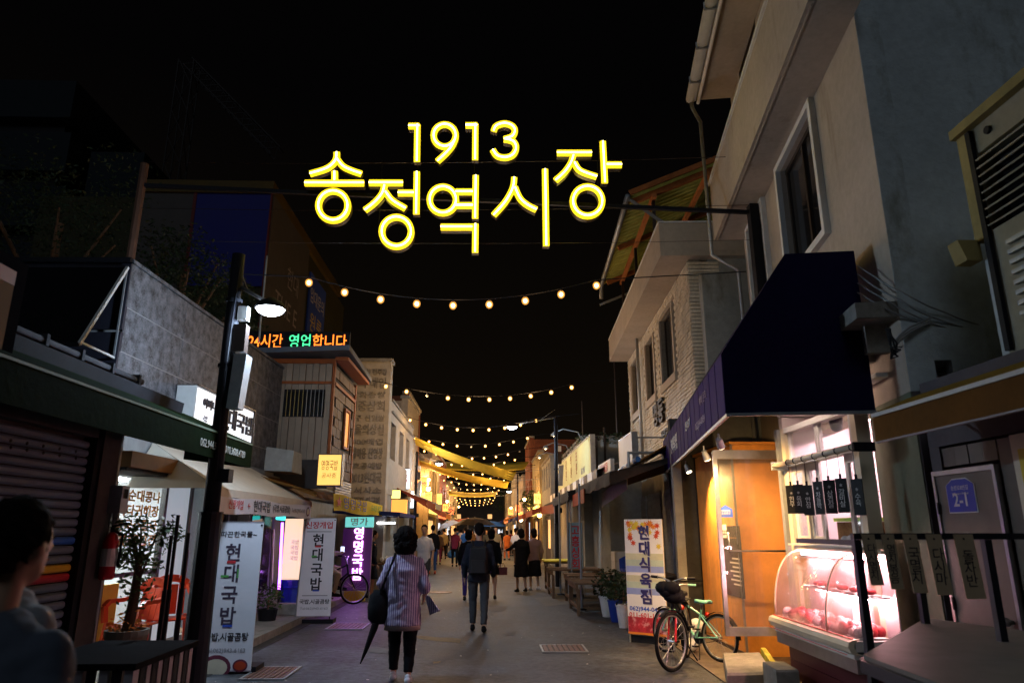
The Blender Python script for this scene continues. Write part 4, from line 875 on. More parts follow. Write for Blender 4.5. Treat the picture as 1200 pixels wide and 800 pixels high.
text('062)944-0434', BF.P(wdt / 2, .47, .0055), dv, Z3, .085, BLUP, t, bold=.02, depth=.001, width=.54)
text('011-601-1388', BF.P(wdt / 2, .385, .0055), dv, Z3, .085, REDP, t, bold=.02, depth=.001, width=.56)
BF.part('frame', GALV, t, (.0, .02, .0, zT_, -.035, -.013), (wdt - .02, wdt, .0, zT_, -.035, -.013), (.021, wdt - .021, zT_ - .02, zT_, -.035, -.013))
BF.part('base', BLACKM, t, (-.02, wdt + .02, .0, .10, -.35, -.04))
# recess between the buildings: dark doors
b = thing('recess_wall', (4.2, 11.8, 0), 'dark recessed wall between the wooden booth and the brick building', 'wall')
part('wall', GREYW, b, (3.72, 7.5, 11.62, 11.8, 0, 6.0)); part('door', DARKW, b, (3.8, 4.3, 11.56, 11.619, .02, 2.3)); part('wall_panel', DARKW, b, (3.0, 3.719, 11.66, 11.78, 0, 3.4)); part('pilaster', GREYW, b, (2.98, 3.12, 11.55, 11.655, 0, 2.9))
part('box', GALV, b, (3.5, 3.66, 11.56, 11.659, .95, 1.15)); part('cable', BLACKM, b, (2.7, 3.7, 11.5, 11.53, .80, .82))
# ================================================================== LEFT: SHUTTERED SHOP
LS = Fac(-3.75, 0, 0, -1)
b = thing('shuttered_shop', (-5, 4, 0), 'single storey shuttered shop with dark green awning at the left edge', 'building')
YE = 6.75
part('wall', DARKW, b, (-8, -3.83, -2, YE + .55, 0, 3.0)); part('pillar', DARKW, b, (-3.829, -3.68, YE + .03, YE + .33, .115, 2.98)); part('header', DARKW, b, (-3.829, -3.72, -2, YE, 2.42, 2.98))
part('guide_rail', BLACKM, b, (-3.829, -3.70, YE - .05, YE + .028, .115, 2.42)); part('edge_strip', GALV, b, (-3.829, -3.675, YE + .335, YE + .37, .115, 2.98))
sh = thing('roller_shutter', (-3.77, 4, .115), 'grey roller shutter with one blue, one yellow and one red slat', 'shutter')
SHM = mat('shutter_metal', (.15, .20, .27), .5, .0, var=.15, scale=10, bump=.05)
zB, zY, zR = [LS.uz(75, y)[1] for y in (638.5, 662, 682)]
pit = .078; k = 0; z = .13
colz = {round((zB - .13) / pit - .3): plain('shutter_blue', (.03, .14, .55), .45), round((zY - .13) / pit - .3): plain('shutter_yellow', (.70, .45, .03), .45), round((zR - .13) / pit - .3): plain('shutter_red', (.45, .02, .04), .45)}
proto = {}
for k in range(29):
    z = .13 + k * pit; mt = colz.get(k, SHM)
    if mt not in proto:
        m = MB(); pr = [(0, 0), (.018, .006), (.030, .022), (.030, .048), (.018, .064), (0, .070)]
        m.grid([[(o_, -1.5, zz), (o_, YE - .06, zz)] for o_, zz in pr]); proto[mt] = m.build('slat', mt, None, local=True); o = proto[mt]
    else: o = proto[mt].copy(); C.objects.link(o)
    o.parent = sh; o.location = Vector((-3.79, 0, z)) - sh.location
m = MB()
for k in range(5):
    for j in range(2): u_, z_ = LS.uz(14 + k * 19, 516 + k * 3.2 + j * 8); m.tube([(-3.762, u_, z_), (-3.755, u_, z_)], .014, 8)
m.build('vent_hole', BLACKM, sh)['kind'] = 'stuff'
# canopy with valance
GRNC = mat('dark_green_canvas', (.007, .014, .005), .9, var=.3, scale=10, bump=.3, spec=.02)
t = thing('green_awning', (-3.3, 5, 2.3), 'dark green awning with a phone number at the end of its front flap', 'awning')
ve, vz1 = xp(295, 523, -3.0).y, 2.60; vz0 = 2.33
part('valance', GRNC, t, (-3.01, -2.99, -2, ve, vz0, vz1)); part('edge_trim', plain('pale_green_trim', (.16, .22, .15)), t, (-3.02, -2.985, -2, ve, vz1 + .001, vz1 + .02))
m = MB(); m.prism([(-3.02, ve, vz0), (-3.02, ve, vz1), (-3.82, ve, vz1 + .35), (-3.82, ve, vz0 + .1)], (0, -.012, 0)); m.build('side_panel', GRNC, t)
m = MB(); m.prism([(-3.0, -2, vz1 + .021), (-3.0, ve, vz1 + .021), (-3.82, ve, vz1 + .37), (-3.82, -2, vz1 + .37)], (0, 0, .01)); m.build('canopy_top', GRNC, t)
pn = (xp(233, 531, -2.99).y + xp(286, 541, -2.99).y) / 2
text('062.944.5637 / 010.3608.4789', (-2.988, pn, vz0 + .125), (0, 1, 0), Z3, .115, plain('faded_white_print', (.45, .43, .38)), t, width=xp(286, 541, -2.99).y - xp(233, 531, -2.99).y)
# metal gutter and eaves above
mat('dark_pipe', (.05, .05, .055), .85, spec=.05)
t = thing('metal_eaves', (-4, 5, 2.98), 'dark sheet metal eaves with bracketed gutter pipe above the green awning', 'eaves')
m = MB(); m.hexa([(-3.7, 2, 2.99), (-3.7, 8.3, 2.99), (-4.5, 8.3, 3.25), (-4.5, 2, 3.25), (-3.7, 2, 3.04), (-3.7, 8.3, 3.04), (-4.5, 8.3, 3.3), (-4.5, 2, 3.3)]); m.build('sheet', mat('dark_grey_sheet', (.02, .02, .024), .8, 0, var=.3, spec=.1), t)
m = MB(); m.hexa([(-3.66, 2, 2.87), (-3.66, 8.3, 2.87), (-3.72, 8.3, 2.87), (-3.72, 2, 2.87), (-3.64, 2, 3.03), (-3.64, 8.3, 3.03), (-3.70, 8.3, 3.03), (-3.70, 2, 3.03)]); m.build('fascia', GALV if False else mat('dark_grey_sheet', (.1, .1, .11)), t)
m = MB(); m.tube([(-3.9, 2.5, 3.17), (-3.9, 7.75, 3.17)], .035, 8); m.build('gutter_pipe', mat('dark_pipe', (.05, .05, .055), .85, spec=.05), t, smooth=True)
for k in range(7):
    y_ = 4.3 + k * .55; part('clamp', mat('dark_pipe', (.07, .07, .075)), t, (-3.95, -3.85, y_, y_ + .04, 3.12, 3.225))
m = MB(); m.tube([(-3.75, 8.34, 3.0), (-3.75, 8.42, 2.85), (-3.95, 8.5, 2.7)], .06, 8); m.build('elbow', BLACKM, t, smooth=True)
# light box sign at far left edge
t = thing('brown_light_box', (-3.3, 4, 2.5), 'unlit ochre and brown framed sign box at the left edge above the awning', 'sign')
part('frame', MATTE, t, (-3.6, -3.2, 3.0, 4.62, 2.50, 3.34)); part('panel', mat('ochre_acrylic', (.16, .085, .025), .85, var=.1, bump=0), t, (-3.199, -3.19, 3.0, 4.50, 2.62, 3.15)); part('panel_band', plain('brown_band', (.30, .09, .02)), t, (-3.199, -3.188, 3.0, 4.50, 3.152, 3.25)); part('panel_band', plain('brown_band', (.30, .09, .02)), t, (-3.199, -3.188, 3.0, 4.50, 2.55, 2.618))
# ================================================================== LEFT: GRANITE BUILDING
LG = Fac(-4.6, 8.5, 1.69, -1)
b = thing('granite_building', (-7, 11, 0), 'grey granite clad upper storey over the soup restaurant', 'building')
GE = 6.1
LG.part('core', JOINT, b, (0.03, GE, 2.45, 4.86, -4, -.007)); LG.part('rear_wall', DARKW, b, (3.9, GE, 0, 2.448, -3.0, -.05))
GZ = [2.72, 3.12, 3.72, 4.29, 4.87]; GU = [0.0, 1.57, 3.1, 4.62, GE]
for i in range(4):
    for j in range(4): LG.part('granite_tile', GRANITE, b, (GU[j] + .007, GU[j + 1] - .007, GZ[i] + .007, GZ[i + 1] - .007, -.0065, -.002 + .002 * ((i + j) % 2)))
LG.part('coping', GRANITE, b, (0, GE, 4.875, 4.92, -.3, .02))
# glazed near side facing the camera
g0 = LG.P(0, 0, 0); GG = Fac(g0.x, g0.y, 0, 1); GG.d = -LG.n; GG.n = -LG.d
DKP = mat('dark_blue_panel', (.03, .03, .045), .6, var=.2, bump=.05)
GG.part('side_wall', DKP, b, (.0, 5, 2.45, 3.95, -.03, .03), (.0, 5, 3.99, 4.86, -.03, .02)); GG.part('coping', BLACKM, b, (.0, 5, 4.875, 4.93, -.03, .06))
fr = thing('tilted_window', GG.P(.5, 3.6, .3), 'white edged top hung window swung open on the dark side wall of the granite building', 'window')
tp = [GG.P(.03, 4.80, .04), GG.P(1.5, 4.80, .04)]; bt_ = [GG.P(.03, 3.60, .75), GG.P(1.5, 3.60, .75)]
# sash: hinge at top, bottom swung towards the camera
m = MB(); m.bar(tp[0], bt_[0], .035); m.build('stile', WHITEW, fr); m = MB(); m.bar(tp[1], bt_[1], .035); m.build('stile', BLACKM, fr)
m = MB(); m.bar(bt_[0], bt_[1], .04); m.build('bottom_rail', BLACKM, fr)
m = MB(); m.prism([tp[0] + Vector((-.02, 0, 0)), tp[1], bt_[1], bt_[0] + Vector((-.02, 0, 0))], (0, .008, 0)); m.build('pane', DGLASS, fr)
m = MB(); m.bar(GG.P(.03, 3.62, .04), bt_[0] + Vector((0, .02, .03)), .025); m.build('stay_arm', WHITEW, fr)
m = MB(); m.bar(GG.P(.035, 3.6, .04), GG.P(.035, 4.8, .04), .02); m.build('jamb', GALV, fr)
# sign box
t = thing('white_sign_box', LG.P(2.8, 3.0, .2), 'white sign box with raised black Korean letters on the granite wall behind the lamp pole', 'sign')
s0, s1 = LG.uz(232, 455, .32)[0], LG.uz(298, 490, .32)[0]
WSG = mat('lit_white_acrylic', (.82, .82, .82), .35, var=.03, bump=0, emit=(.9, .93, 1), es=1.0)
LG.part('casing', WHITEW, t, (s0, s1, 3.02, 3.60, .02, .30)); LG.part('face', WSG, t, (s0 + .03, s1 - .03, 3.05, 3.57, .3005, .310))
LG.part('frame', BRONZE, t, (s0, s1, 3.601, 3.615, .0, .33), (s0, s1, 3.0, 3.019, .0, .33), (s1 + .001, s1 + .015, 3.0, 3.615, .0, .33))
text('어머니손맛', LG.P(s0 + .62, 3.38, .312), LG.d, Z3, .16, BLKP, t, depth=.02, width=.8, bold=.01)
text('국밥', LG.P(s0 + .35, 3.16, .312), LG.d, Z3, .1, GRYP, t, depth=.01)
text('현대국밥', LG.P(s1 - .78, 3.28, .312), LG.d, Z3, .34, BLKP, t, depth=.03, width=1.45, bold=.015)
# ground floor soup restaurant
b = thing('soup_restaurant_front', LG.P(2, 0, 0), 'brightly lit glazed restaurant front behind the potted tree and red chairs', 'shop front')
def lp(nm, mt, par, *bx): return LG.part(nm, mt, par, *bx)
FRM = plain('dark_bronze_frame', (.05, .045, .04), .4)
lp('fascia', mat('brown_fascia', (.28, .15, .05), .6), b, (-.3, 3.0, 2.28, 2.46, .02, .50)); lp('fascia_lip', BLACKM, b, (-.3, 3.0, 2.24, 2.278, .02, .46))
for u_ in (.30, 1.62, 2.42, 2.98, 3.9): lp('mullion', FRM, b, (u_, u_ + .07, .115, 2.44, -.05, .02))
lp('sill', FRM, b, (.371, 1.618, .115, .3, -.05, .02)); lp('head', FRM, b, (.371, 1.618, 2.36, 2.44, -.05, .02))
lp('kick_panel', YELP, b, (.371, .75, .301, .95, -.03, .0)); lp('transom_rail', FRM, b, (.371, 1.618, 1.02, 1.07, -.04, .01))
lp('pane', GLASS, b, (.371, 1.618, 1.071, 2.359, -.02, -.014)); lp('pane', GLASS, b, (.751, 1.618, .301, 1.019, -.02, -.014))
lp('white_panel', mat('lit_frosted_panel', (.7, .72, .75), .5, var=.05, bump=0, emit=(.75, .86, 1), es=.32), b, (1.692, 2.418, .115, 2.44, -.04, -.01))  # glow put into the frosted pane for the bright room behind
FRG = mat('frosted_glass', (.32, .38, .42), .5, var=.3, scale=30, bump=.1, emit=(.35, .48, .55), es=.12)
lp('frosted_pane', FRG, b, (2.492, 2.978, .2, 2.30, -.03, -.02)); lp('door_handle', STEEL, b, (2.54, 2.56, .9, 1.3, -.019, .02))
lp('pane', DGLASS, b, (3.052, 3.898, .5, 2.3, -.03, -.02)); lp('kick_panel', WOOD, b, (3.052, 3.898, .115, .499, -.04, 0))
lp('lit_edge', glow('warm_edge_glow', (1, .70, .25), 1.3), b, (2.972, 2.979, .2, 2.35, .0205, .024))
rm = thing('restaurant_room', LG.P(1.5, 0, -1.5), 'white lit restaurant interior seen through the lettered glass', 'room')
lp('back_wall', WHITEW, rm, (-.6, 3.8, .1, 2.44, -2.6, -2.5)); lp('side_wall', WHITEW, rm, (-.6, -.5, .1, 2.44, -2.49, -.06)); lp('side_wall', WHITEW, rm, (3.7, 3.8, .1, 2.44, -2.49, -.06)); lp('floor', OLDWOOD, rm, (-.49, 3.69, .1, .12, -2.49, -.06)); lp('ceiling', WHITEW, rm, (-.6, 3.8, 2.445, 2.448, -2.6, -.06))
lp('cabinet', BLUP, rm, (.5, 1.3, .121, .9, -2.2, -1.8)); lp('shelf', WOOD, rm, (1.5, 2.6, 1.0, 1.05, -2.49, -2.1)); lp('cupboard', GRYP, rm, (1.0, 1.7, 1.2, 1.7, -2.49, -2.2))
COOLT = glow('cool_tube', (.80, .93, 1.0), 650)
for k in range(2):
    t = thing('ceiling_tube_light', LG.P(.8 + k * 1.5, 2.4, -1), ['tube light on the restaurant ceiling close to the street corner', 'tube light on the restaurant ceiling farther along the street'][k], 'tube light', 'tube lights in the soup restaurant')
    m = MB(); LG.box(m, .3 + k * 1.5, 1.3 + k * 1.5, 2.36, 2.443, -1.25, -1.1); m.build('casing', WHITEW, t)
    m = MB(); m.tube([LG.P(.35 + k * 1.5, 2.335, -1.17), LG.P(1.25 + k * 1.5, 2.335, -1.17)], .02, 8); m.build('tube', COOLT, t)
ORL = mat('orange_window_letters', (.62, .25, .04), .5, var=.05, bump=0)
for k, s_ in enumerate(('왕순대콩나물', '뼈다귀해장국', '콩국수칼국수', '내장국밥전골')):
    text(s_[:5], LG.P(1.0, 2.0 - k * .185, -.012), LG.d, Z3, .155, ORL, b, bold=.03, depth=.003, width=1.05)
tag(bpy.data.objects.get('nothing') or part('notice', WHITEP, b, ), None) if False else None
# beige awning with printed cloth
BGC = mat('beige_canvas', (.76, .67, .54), .8, var=.12, scale=5, bump=.2)
t = thing('beige_awning', LG.P(3, 1.9, .6), 'beige canvas awning carrying a printed white cloth with the restaurant name', 'awning')
OA = 1.15; ua, ub = .55, 4.85; zo = 2.09
m = MB(); m.grid([[LG.P(ua + .5, 2.72, .03), LG.P(2.5, 2.72, .03), LG.P(ub - .55, 2.72, .03)], [LG.P(ua, zo, OA), LG.P(2.5, zo, OA), LG.P(ub, zo, OA)]], (0, 0, .01)); m.build('canopy_top', BGC, t)
m = MB(); m.prism([LG.P(ua + .5, 2.72, .03), LG.P(ua, zo, OA), LG.P(ua, zo, .03)], LG.d * .01); m.build('side_panel', BGC, t)
m = MB(); m.prism([LG.P(ub - .55, 2.72, .03), LG.P(ub, zo, OA), LG.P(ub, zo, .03)], LG.d * -.01); m.build('side_panel', BGC, t)
m = MB(); m.grid([[LG.P(ua + (ub - ua) * j / 16, zo - .002, OA + .01) for j in range(17)], [LG.P(ua + (ub - ua) * j / 16, zo - .10 - .01 * math.sin(j * 2), OA + .012) for j in range(17)]], LG.n * .004); m.build('flap', BGC, t)
pc = thing('printed_cloth', LG.P(3, 1.8, OA), 'white cloth with the restaurant name and a bowl picture hung along the beige awning', 'banner')
m = MB(); m.grid([[LG.P(ua + .0 + (ub - .12 - ua) * j / 14, zo - .09 - .015 * math.sin(j * .9), OA + .03) for j in range(15)], [LG.P(ua + (ub - .12 - ua) * j / 14, zo - .30 - .012 * math.sin(j * 1.1), OA + .035) for j in range(15)]], LG.n * .004); m.build('cloth', CLOTHW, pc)
def lt(s_, u_, z_, h_, mt, w_=None): return text(s_, LG.P(u_, z_, OA + .042), LG.d, Z3, h_, mt, pc, width=w_, depth=.002, bold=.01)
zc = zo - .19
lt('신장개업', 1.15, zc, .13, REDP, .5); lt('←', 1.62, zc, .13, REDP); lt('현대국밥', 2.15, zc, .17, BLKP, .72); lt('(국밥,시골곰탕)', 3.05, zc, .12, BLKP, .85); lt('Tel:062)943-6163', 3.95, zc, .09, GRYP, .75)
BOWL = plain('maroon_bowl', (.16, .03, .06)); RICE = plain('pale_soup', (.72, .66, .5))
def bowl(fac, u_, z_, o_, r_, par, mt=BOWL, mt2=RICE):
    for rr_, m2, oo, sc2 in ((r_, mt, o_, .8), (r_ * .78, mt2, o_ + .002, .7)):
        m = MB(); m.prism([fac.P(u_ + math.cos(k * math.pi / 9) * rr_, z_ + math.sin(k * math.pi / 9) * rr_ * sc2, oo) for k in range(18)], fac.n * .0015); m.build('printed_bowl', m2, par)
bowl(LG, 4.52, zc, OA + .042, .10, pc)
m = MB(); m.tube([LG.P(ua, zo - .01, OA - .03), LG.P(ub, zo - .01, OA - .03)], .018, 6); m.build('rail', GALV, t)
for u_ in (ub - .1,):
    m = MB(); m.tube([LG.P(u_, .115, OA - .1), LG.P(u_, zo, OA - .03)], .02, 6); m.build('leg', GALV, t)
# ---- lamp pole (near left) : builder used for all lamp poles
COOL = (.56, .76, 1.0)
LEDG = glow('led_lens_glow', (.80, .90, 1.0), 26)
def lamp_pole(x, y, h, arm, lz, label, energy, r0=.12, r1=.085, boxes=True, split=1.75, headr=.17):
    t = thing('lamp_pole', (x, y, 0), label, 'lamp pole', 'slim dark lamp poles along the market')
    m = MB(); m.tube([(x, y, 0), (x, y, split)], [r0 * 1.1, r0], 14); m.tube([(x, y, split), (x, y, split + .02), ], [r0 * 1.08, r0 * 1.08], 14); m.build('base_shaft', BLACKM, t, smooth=False)
    m = MB(); m.tube([(x, y, split + .02), (x, y, h)], [r1, r1 * .85], 14); m.build('shaft', BLACKM, t, smooth=True)
    for zz in (split + .9, split + 1.6, h - .6):
        m = MB(); m.tube([(x, y, zz), (x, y, zz + .04)], r1 * 1.12, 14); m.build('collar', BLACKM, t)
    s_ = 1 if arm > 0 else -1
    m = MB(); m.tube([(x, y, lz + .30), (x + arm * .75, y, lz + .12), (x + arm, y, lz + .10)], .022, 8); m.tube([(x, y, lz + .55), (x + arm * .35, y, lz + .22)], .008, 6); m.build('arm', STEEL, t, smooth=True)
    c = (x + arm, y, lz)
    m = MB(); m.lathe(c, [(headr * 1.05, 0), (headr, .03), (headr * .72, .085), (headr * .3, .12), (.03, .135), (0, .14)], 20); hd = m.build('lamp_head', BLACKM, t, smooth=True)
    m = MB(); m.lathe(c, [(0, -.075), (headr * .5, -.065), (headr * .82, -.035), (headr * .95, -.002)], 20); m.build('lens', LEDG, hd, smooth=True)
    ld = bpy.data.lights.new('street_led', 'POINT'); ld.energy = energy; ld.color = COOL; ld.shadow_soft_size = .08
    lo = bpy.data.objects.new('street_led', ld); C.objects.link(lo); lo.parent = t; lo.location = (arm, 0, lz - .10)
    if boxes:
        sx_ = r1 - .01
        m = MB(); m.hexa([(x + sx_, y - .09, split + 1.13), (x + sx_ + .13, y - .09, split + 1.13), (x + sx_ + .13, y + .09, split + 1.13), (x + sx_, y + .09, split + 1.13), (x + sx_ + .03, y - .10, split + 1.74), (x + sx_ + .17, y - .10, split + 1.74), (x + sx_ + .17, y + .10, split + 1.74), (x + sx_ + .03, y + .10, split + 1.74)]); m.build('speaker_box', GALV, t)
        m = MB(); m.box(x + sx_ - .02, x + sx_ + .12, y - .06, y + .06, split + 1.78, split + 2.1); m.build('control_box', BRONZE, t)
        m = MB(); m.box(x + sx_, x + sx_ + .11, y - .05, y + .05, split + 2.16, split + 2.32); m.build('sensor_box', WHITEW, t)
        m = MB(); m.box(x + sx_ - .03, x + sx_ + .10, y - .07, y + .07, split + .33, split + .47); m.build('junction_box', BLACKM, t)
        m = MB(); m.tube([(x + .05, y - .09, split + .4), (x + .02, y - .10, split + 1.2), (x + .06, y - .1, h - .2)], .012, 6); m.build('cable', BLACKM, t, smooth=True)
    return t
lc = yp(317, 362, 7.8)
lamp_pole(-3.0, 7.8, 4.72, lc.x + 3.0, lc.z, 'nearest black lamp pole with glowing white lamp, left of the neon sign', 330)
# ---- banners
def roll_banner(p0, dv, wdt, z0, z1, label, draw):
    t = thing('standing_banner', (p0.x, p0.y, 0), label, 'banner', 'white standing restaurant banners')
    F = Fac(p0.x, p0.y, 0, 1); F.d = dv; F.n = Vector((dv.y, -dv.x, 0))
    F.part('cloth', CLOTHW, t, (0, wdt, z0, z1, -.010, 0)); F.part('hem', GRYP, t, (0, wdt, z1 + .001, z1 + .012, -.014, .003)); F.part('hem', GRYP, t, (0, wdt, z0 - .012, z0 - .001, -.014, .003))
    for u_ in (.02, wdt - .02):
        m = MB(); m.tube([F.P(u_, 0.0, -.05), F.P(u_, z1 + .01, -.03)], .010, 6); m.build('pole', BLACKM, t)
        m = MB(); m.tube([F.P(u_, z1 - .03, .0), F.P(u_, z1 - .03, .006)], .012, 8); m.build('eyelet', BLACKM, t)
    F.part('base', BLACKM, t, (-.05, wdt + .05, .0, .07, -.35, -.02)); draw(F, t, wdt, z0, z1); return t
def draw1(F, t, w_, z0, z1):
    def T(s_, u_, z_, h_, mt=BLKP, wd=None, o_=.001, bold=.01): return text(s_, F.P(u_, z_, o_), F.d, Z3, h_, mt, t, width=wd, depth=.002, bold=bold)
    T('따끈한국물~', w_ * .55, z1 - .14, .075, BLKP, .42)
    for k, c_ in enumerate('현대국밥'): T(c_, w_ * .48, z1 - .36 - k * .235, .215, plain('charcoal_violet', (.06, .04, .07)), None, .001, .02)
    for (u_, z_, a_, h_, mt) in ((w_ * .46, z1 - .45, .10, .03, REDP), (w_ * .36, z1 - .61, .09, .025, GRNP), (w_ * .60, z1 - .58, .02, .10, GRNP), (w_ * .50, z1 - 1.155, .11, .025, BLUP)): F.part('colour_stroke', mt, t, (u_ - a_ / 2, u_ + a_ / 2, z_ - h_ / 2, z_ + h_ / 2, .0035, .005))
    T('국밥,시골곰탕', w_ * .5, z1 - 1.28, .095, BLKP, .50, .001, .02); T('Tel:062)943-6163', w_ * .5, z1 - 1.42, .06, GRYP, .46)
    bowl(F, w_ * .36, z1 - 1.60, .002, .17, t); bowl(F, w_ * .80, z1 - 1.58, .002, .085, t, BOWL, plain('red_kimchi', (.5, .06, .02)))
p0 = yp(243, 700, 8.75); wd = yp(301, 700, 8.75).x - p0.x; zt1 = yp(301, 612, 8.75).z
roll_banner(Vector((p0.x - .05, 8.75, 0)), Vector((1, .02, 0)).normalized(), wd + .05, .04, zt1, 'large white banner with soup bowls printed at its foot, beside the lamp pole', draw1)
def draw2(F, t, w_, z0, z1):
    def T(s_, u_, z_, h_, mt=BLKP, wd=None, bold=.01): return text(s_, F.P(u_, z_, .001), F.d, Z3, h_, mt, t, width=wd, depth=.002, bold=bold)
    T('신장개업', w_ * .5, z1 - .13, .13, REDP, .48, .02)
    for z_ in (z1 - .24, z1 - 1.33): F.part('rule', GRYP, t, (w_ * .12, w_ * .88, z_, z_ + .015, .001, .003))
    for k, c_ in enumerate('현대국밥'): T(c_, w_ * .5, z1 - .40 - k * .25, .235, BLKP, None, .02)
    for (u_, z_, a_, h_, mt) in ((w_ * .50, z1 - .49, .10, .03, REDP), (w_ * .40, z1 - .66, .09, .03, GRNP), (w_ * .52, z1 - 1.24, .11, .025, BLUP)): F.part('colour_stroke', mt, t, (u_ - a_ / 2, u_ + a_ / 2, z_ - h_ / 2, z_ + h_ / 2, .0035, .005))
    T('국밥,시골곰탕', w_ * .5, z1 - 1.43, .085, BLKP, .52, .02); T('Tel:062)943-6163', w_ * .5, z1 - 1.54, .055, GRYP, .48)
p0 = yp(349, 700, 13.2); p1 = yp(388, 700, 13.2)
roll_banner(Vector((p0.x, 13.2, 0)), Vector((1, .04, 0)).normalized(), p1.x - p0.x, .13, yp(360, 607, 13.2).z, 'smaller white banner farther along, with a red opening notice at its top', draw2)
# ---- red plastic chairs
REDC = plain('red_orange_plastic', (.70, .07, .02), .35)
def plastic_chair(x, y, rz, label):
    t = thing('plastic_armchair', (0, 0, 0), label, 'chair', 'red plastic armchairs outside the restaurant')
    rows = []
    for i in range(7):
        u_ = -.21 + .07 * i; rows.append([(u_, .20, .41 - .02 * math.cos(u_ * 7)), (u_, 0, .40 - .02 * math.cos(u_ * 7)), (u_, -.2, .415 - .02 * math.cos(u_ * 7))])
    m = MB(); m.grid(rows, (0, 0, -.02)); m.build('seat', REDC, t, smooth=True)
    for s in (-1, 1):
        m = MB(); m.hexa([(s * .25 - .025, .20, 0), (s * .25 + .025, .20, 0), (s * .25 + .02, .245, 0), (s * .25 - .02, .245, 0), (s * .22 - .025, .16, .42), (s * .22 + .025, .16, .42), (s * .22 + .02, .21, .42), (s * .22 - .02, .21, .42)]); m.build('leg', REDC, t)
        m = MB(); m.hexa([(s * .23 - .025, -.29, 0), (s * .23 + .025, -.29, 0), (s * .23 + .02, -.25, 0), (s * .23 - .02, -.25, 0), (s * .20 - .025, -.22, .42), (s * .20 + .025, -.22, .42), (s * .20 + .02, -.18, .42), (s * .20 - .02, -.18, .42)]); m.build('leg', REDC, t)
        m = MB(); pts = [(s * .24, .20, .42), (s * .27, .20, .60), (s * .275, .14, .65), (s * .27, -.05, .655), (s * .24, -.20, .68), (s * .20, -.24, .78)]
        for a_, c_ in zip(pts, pts[1:]): m.bar(a_, c_, .06, .045)
        m.build('armrest', REDC, t)
    for k in range(4):
        x_ = -.135 + k * .09; m = MB(); m.hexa([(x_ - .041, -.19, .42), (x_ + .041, -.19, .42), (x_ + .041, -.21, .42), (x_ - .041, -.21, .42), (x_ - .041, -.27, .78), (x_ + .041, -.27, .78), (x_ + .041, -.29, .78), (x_ - .041, -.29, .78)]); m.build('back_slat', REDC, t)
    m = MB(); ar = [(math.cos(a_) * .21, -.26 - .02 * math.sin(a_), .74 + .12 * math.sin(a_)) for a_ in [math.pi * k / 8 for k in range(9)]]
    for a_, c_ in zip(ar, ar[1:]): m.bar(a_, c_, .04, .09)
    m.build('back_rail', REDC, t)
    t.location = (x, y, .115); t.rotation_euler = (0, 0, rz); return t
c1 = yp(200, 700, 9.6); c2 = yp(163, 705, 9.1)
plastic_chair(c1.x, 9.6, math.radians(205), 'right hand red plastic armchair by the frosted glass door'.replace('right hand', 'second'))
plastic_chair(c2.x + .02, 9.0, math.radians(160), 'red plastic armchair half hidden behind the potted tree')
# ---- potted tree
tc = yp(148, 745, 7.35); t = thing('potted_tree', (tc.x, 7.35, .115), 'small potted ficus tree in a round pot with orange flowers, before the lit window', 'plant')
zr = yp(148, 737, 7.35).z
m = MB(); m.lathe((tc.x, 7.35, 0), [(.14, .116), (.19, zr - .05), (.20, zr - .05), (.20, zr), (.17, zr), (.165, zr - .04), (0, zr - .04)], 20); m.build('pot', mat('stone_pot', (.16, .14, .11), .8), t)
m = MB(); tops = Vector((tc.x + .03, 7.35, 1.35)); m.tube([(tc.x, 7.35, zr - .05), (tc.x + .02, 7.36, .9), tops], [.055, .05, .03], 10)
rt_ = random.Random(6); tips = []
for k in range(9):
    a_ = rt_.uniform(0, 6.28); e_ = tops + Vector((math.cos(a_) * .22, math.sin(a_) * .2, rt_.uniform(-.1, .35))); m.tube([tops - Vector((0, 0, rt_.uniform(0, .4))), tops.lerp(e_, .6) + Vector((0, 0, .05)), e_], [.014, .009, .004], 5); tips.append(e_)
tips.append(yp(200, 628, 7.35)); m.tube([tops, (tips[-1] + tops) / 2 + Vector((0, 0, .04)), tips[-1]], [.012, .008, .003], 5)
m.build('trunk', mat('bark', (.09, .06, .04), .9, var=.4, bump=.5), t)
m = MB()
for e_ in tips: leaves(m, e_, .15, 70, .032, rt_)
leaves(m, tops, .28, 160, .034, rt_); leaves(m, tops - Vector((0, 0, .35)), .2, 90, .034, rt_); m.build('crown', LEAF, t, fix=False)
m = MB(); rf = random.Random(12)
leaves(m, (tc.x, 7.35, zr + .03), .18, 90, .03, rf, .3); m.build('flower', plain('orange_flower', (.75, .25, .03)), t, fix=False)['kind'] = 'stuff'
# extinguisher, meter box
t = thing('fire_extinguisher', (-3.6, 7.0, .95), 'red fire extinguisher with white label hanging on the dark pillar', 'fire extinguisher')
e0 = xp(128, 650, -3.6); ex = (-3.6, e0.y, e0.z)
m = MB(); m.lathe((ex[0], ex[1], ex[2] - .22), [(.055, 0), (.07, .02), (.07, .34), (.05, .40), (.02, .43)], 14); m.build('cylinder', plain('extinguisher_red', (.50, .01, .02), .3), t, smooth=True)
m = MB(); m.lathe((ex[0], ex[1], ex[2] - .10), [(.0712, 0), (.0712, .16)], 14); m.build('label', WHITEP, t)
m = MB(); m.tube([(ex[0], ex[1], ex[2] + .2), (ex[0], ex[1], ex[2] + .25)], .02, 8); m.tube([(ex[0], ex[1], ex[2] + .23), (ex[0] + .1, ex[1], ex[2] + .18), (ex[0] + .09, ex[1], ex[2] - .1)], .012, 6); m.bar((ex[0] - .02, ex[1] + .02, ex[2] + .26), (ex[0] + .12, ex[1] + .02, ex[2] + .29), .02); m.build('valve', BLACKM, t)
e1 = xp(134, 585, -3.66); t = thing('meter_box', e1, 'pale rounded meter box on the dark pillar above the fire extinguisher', 'meter box')
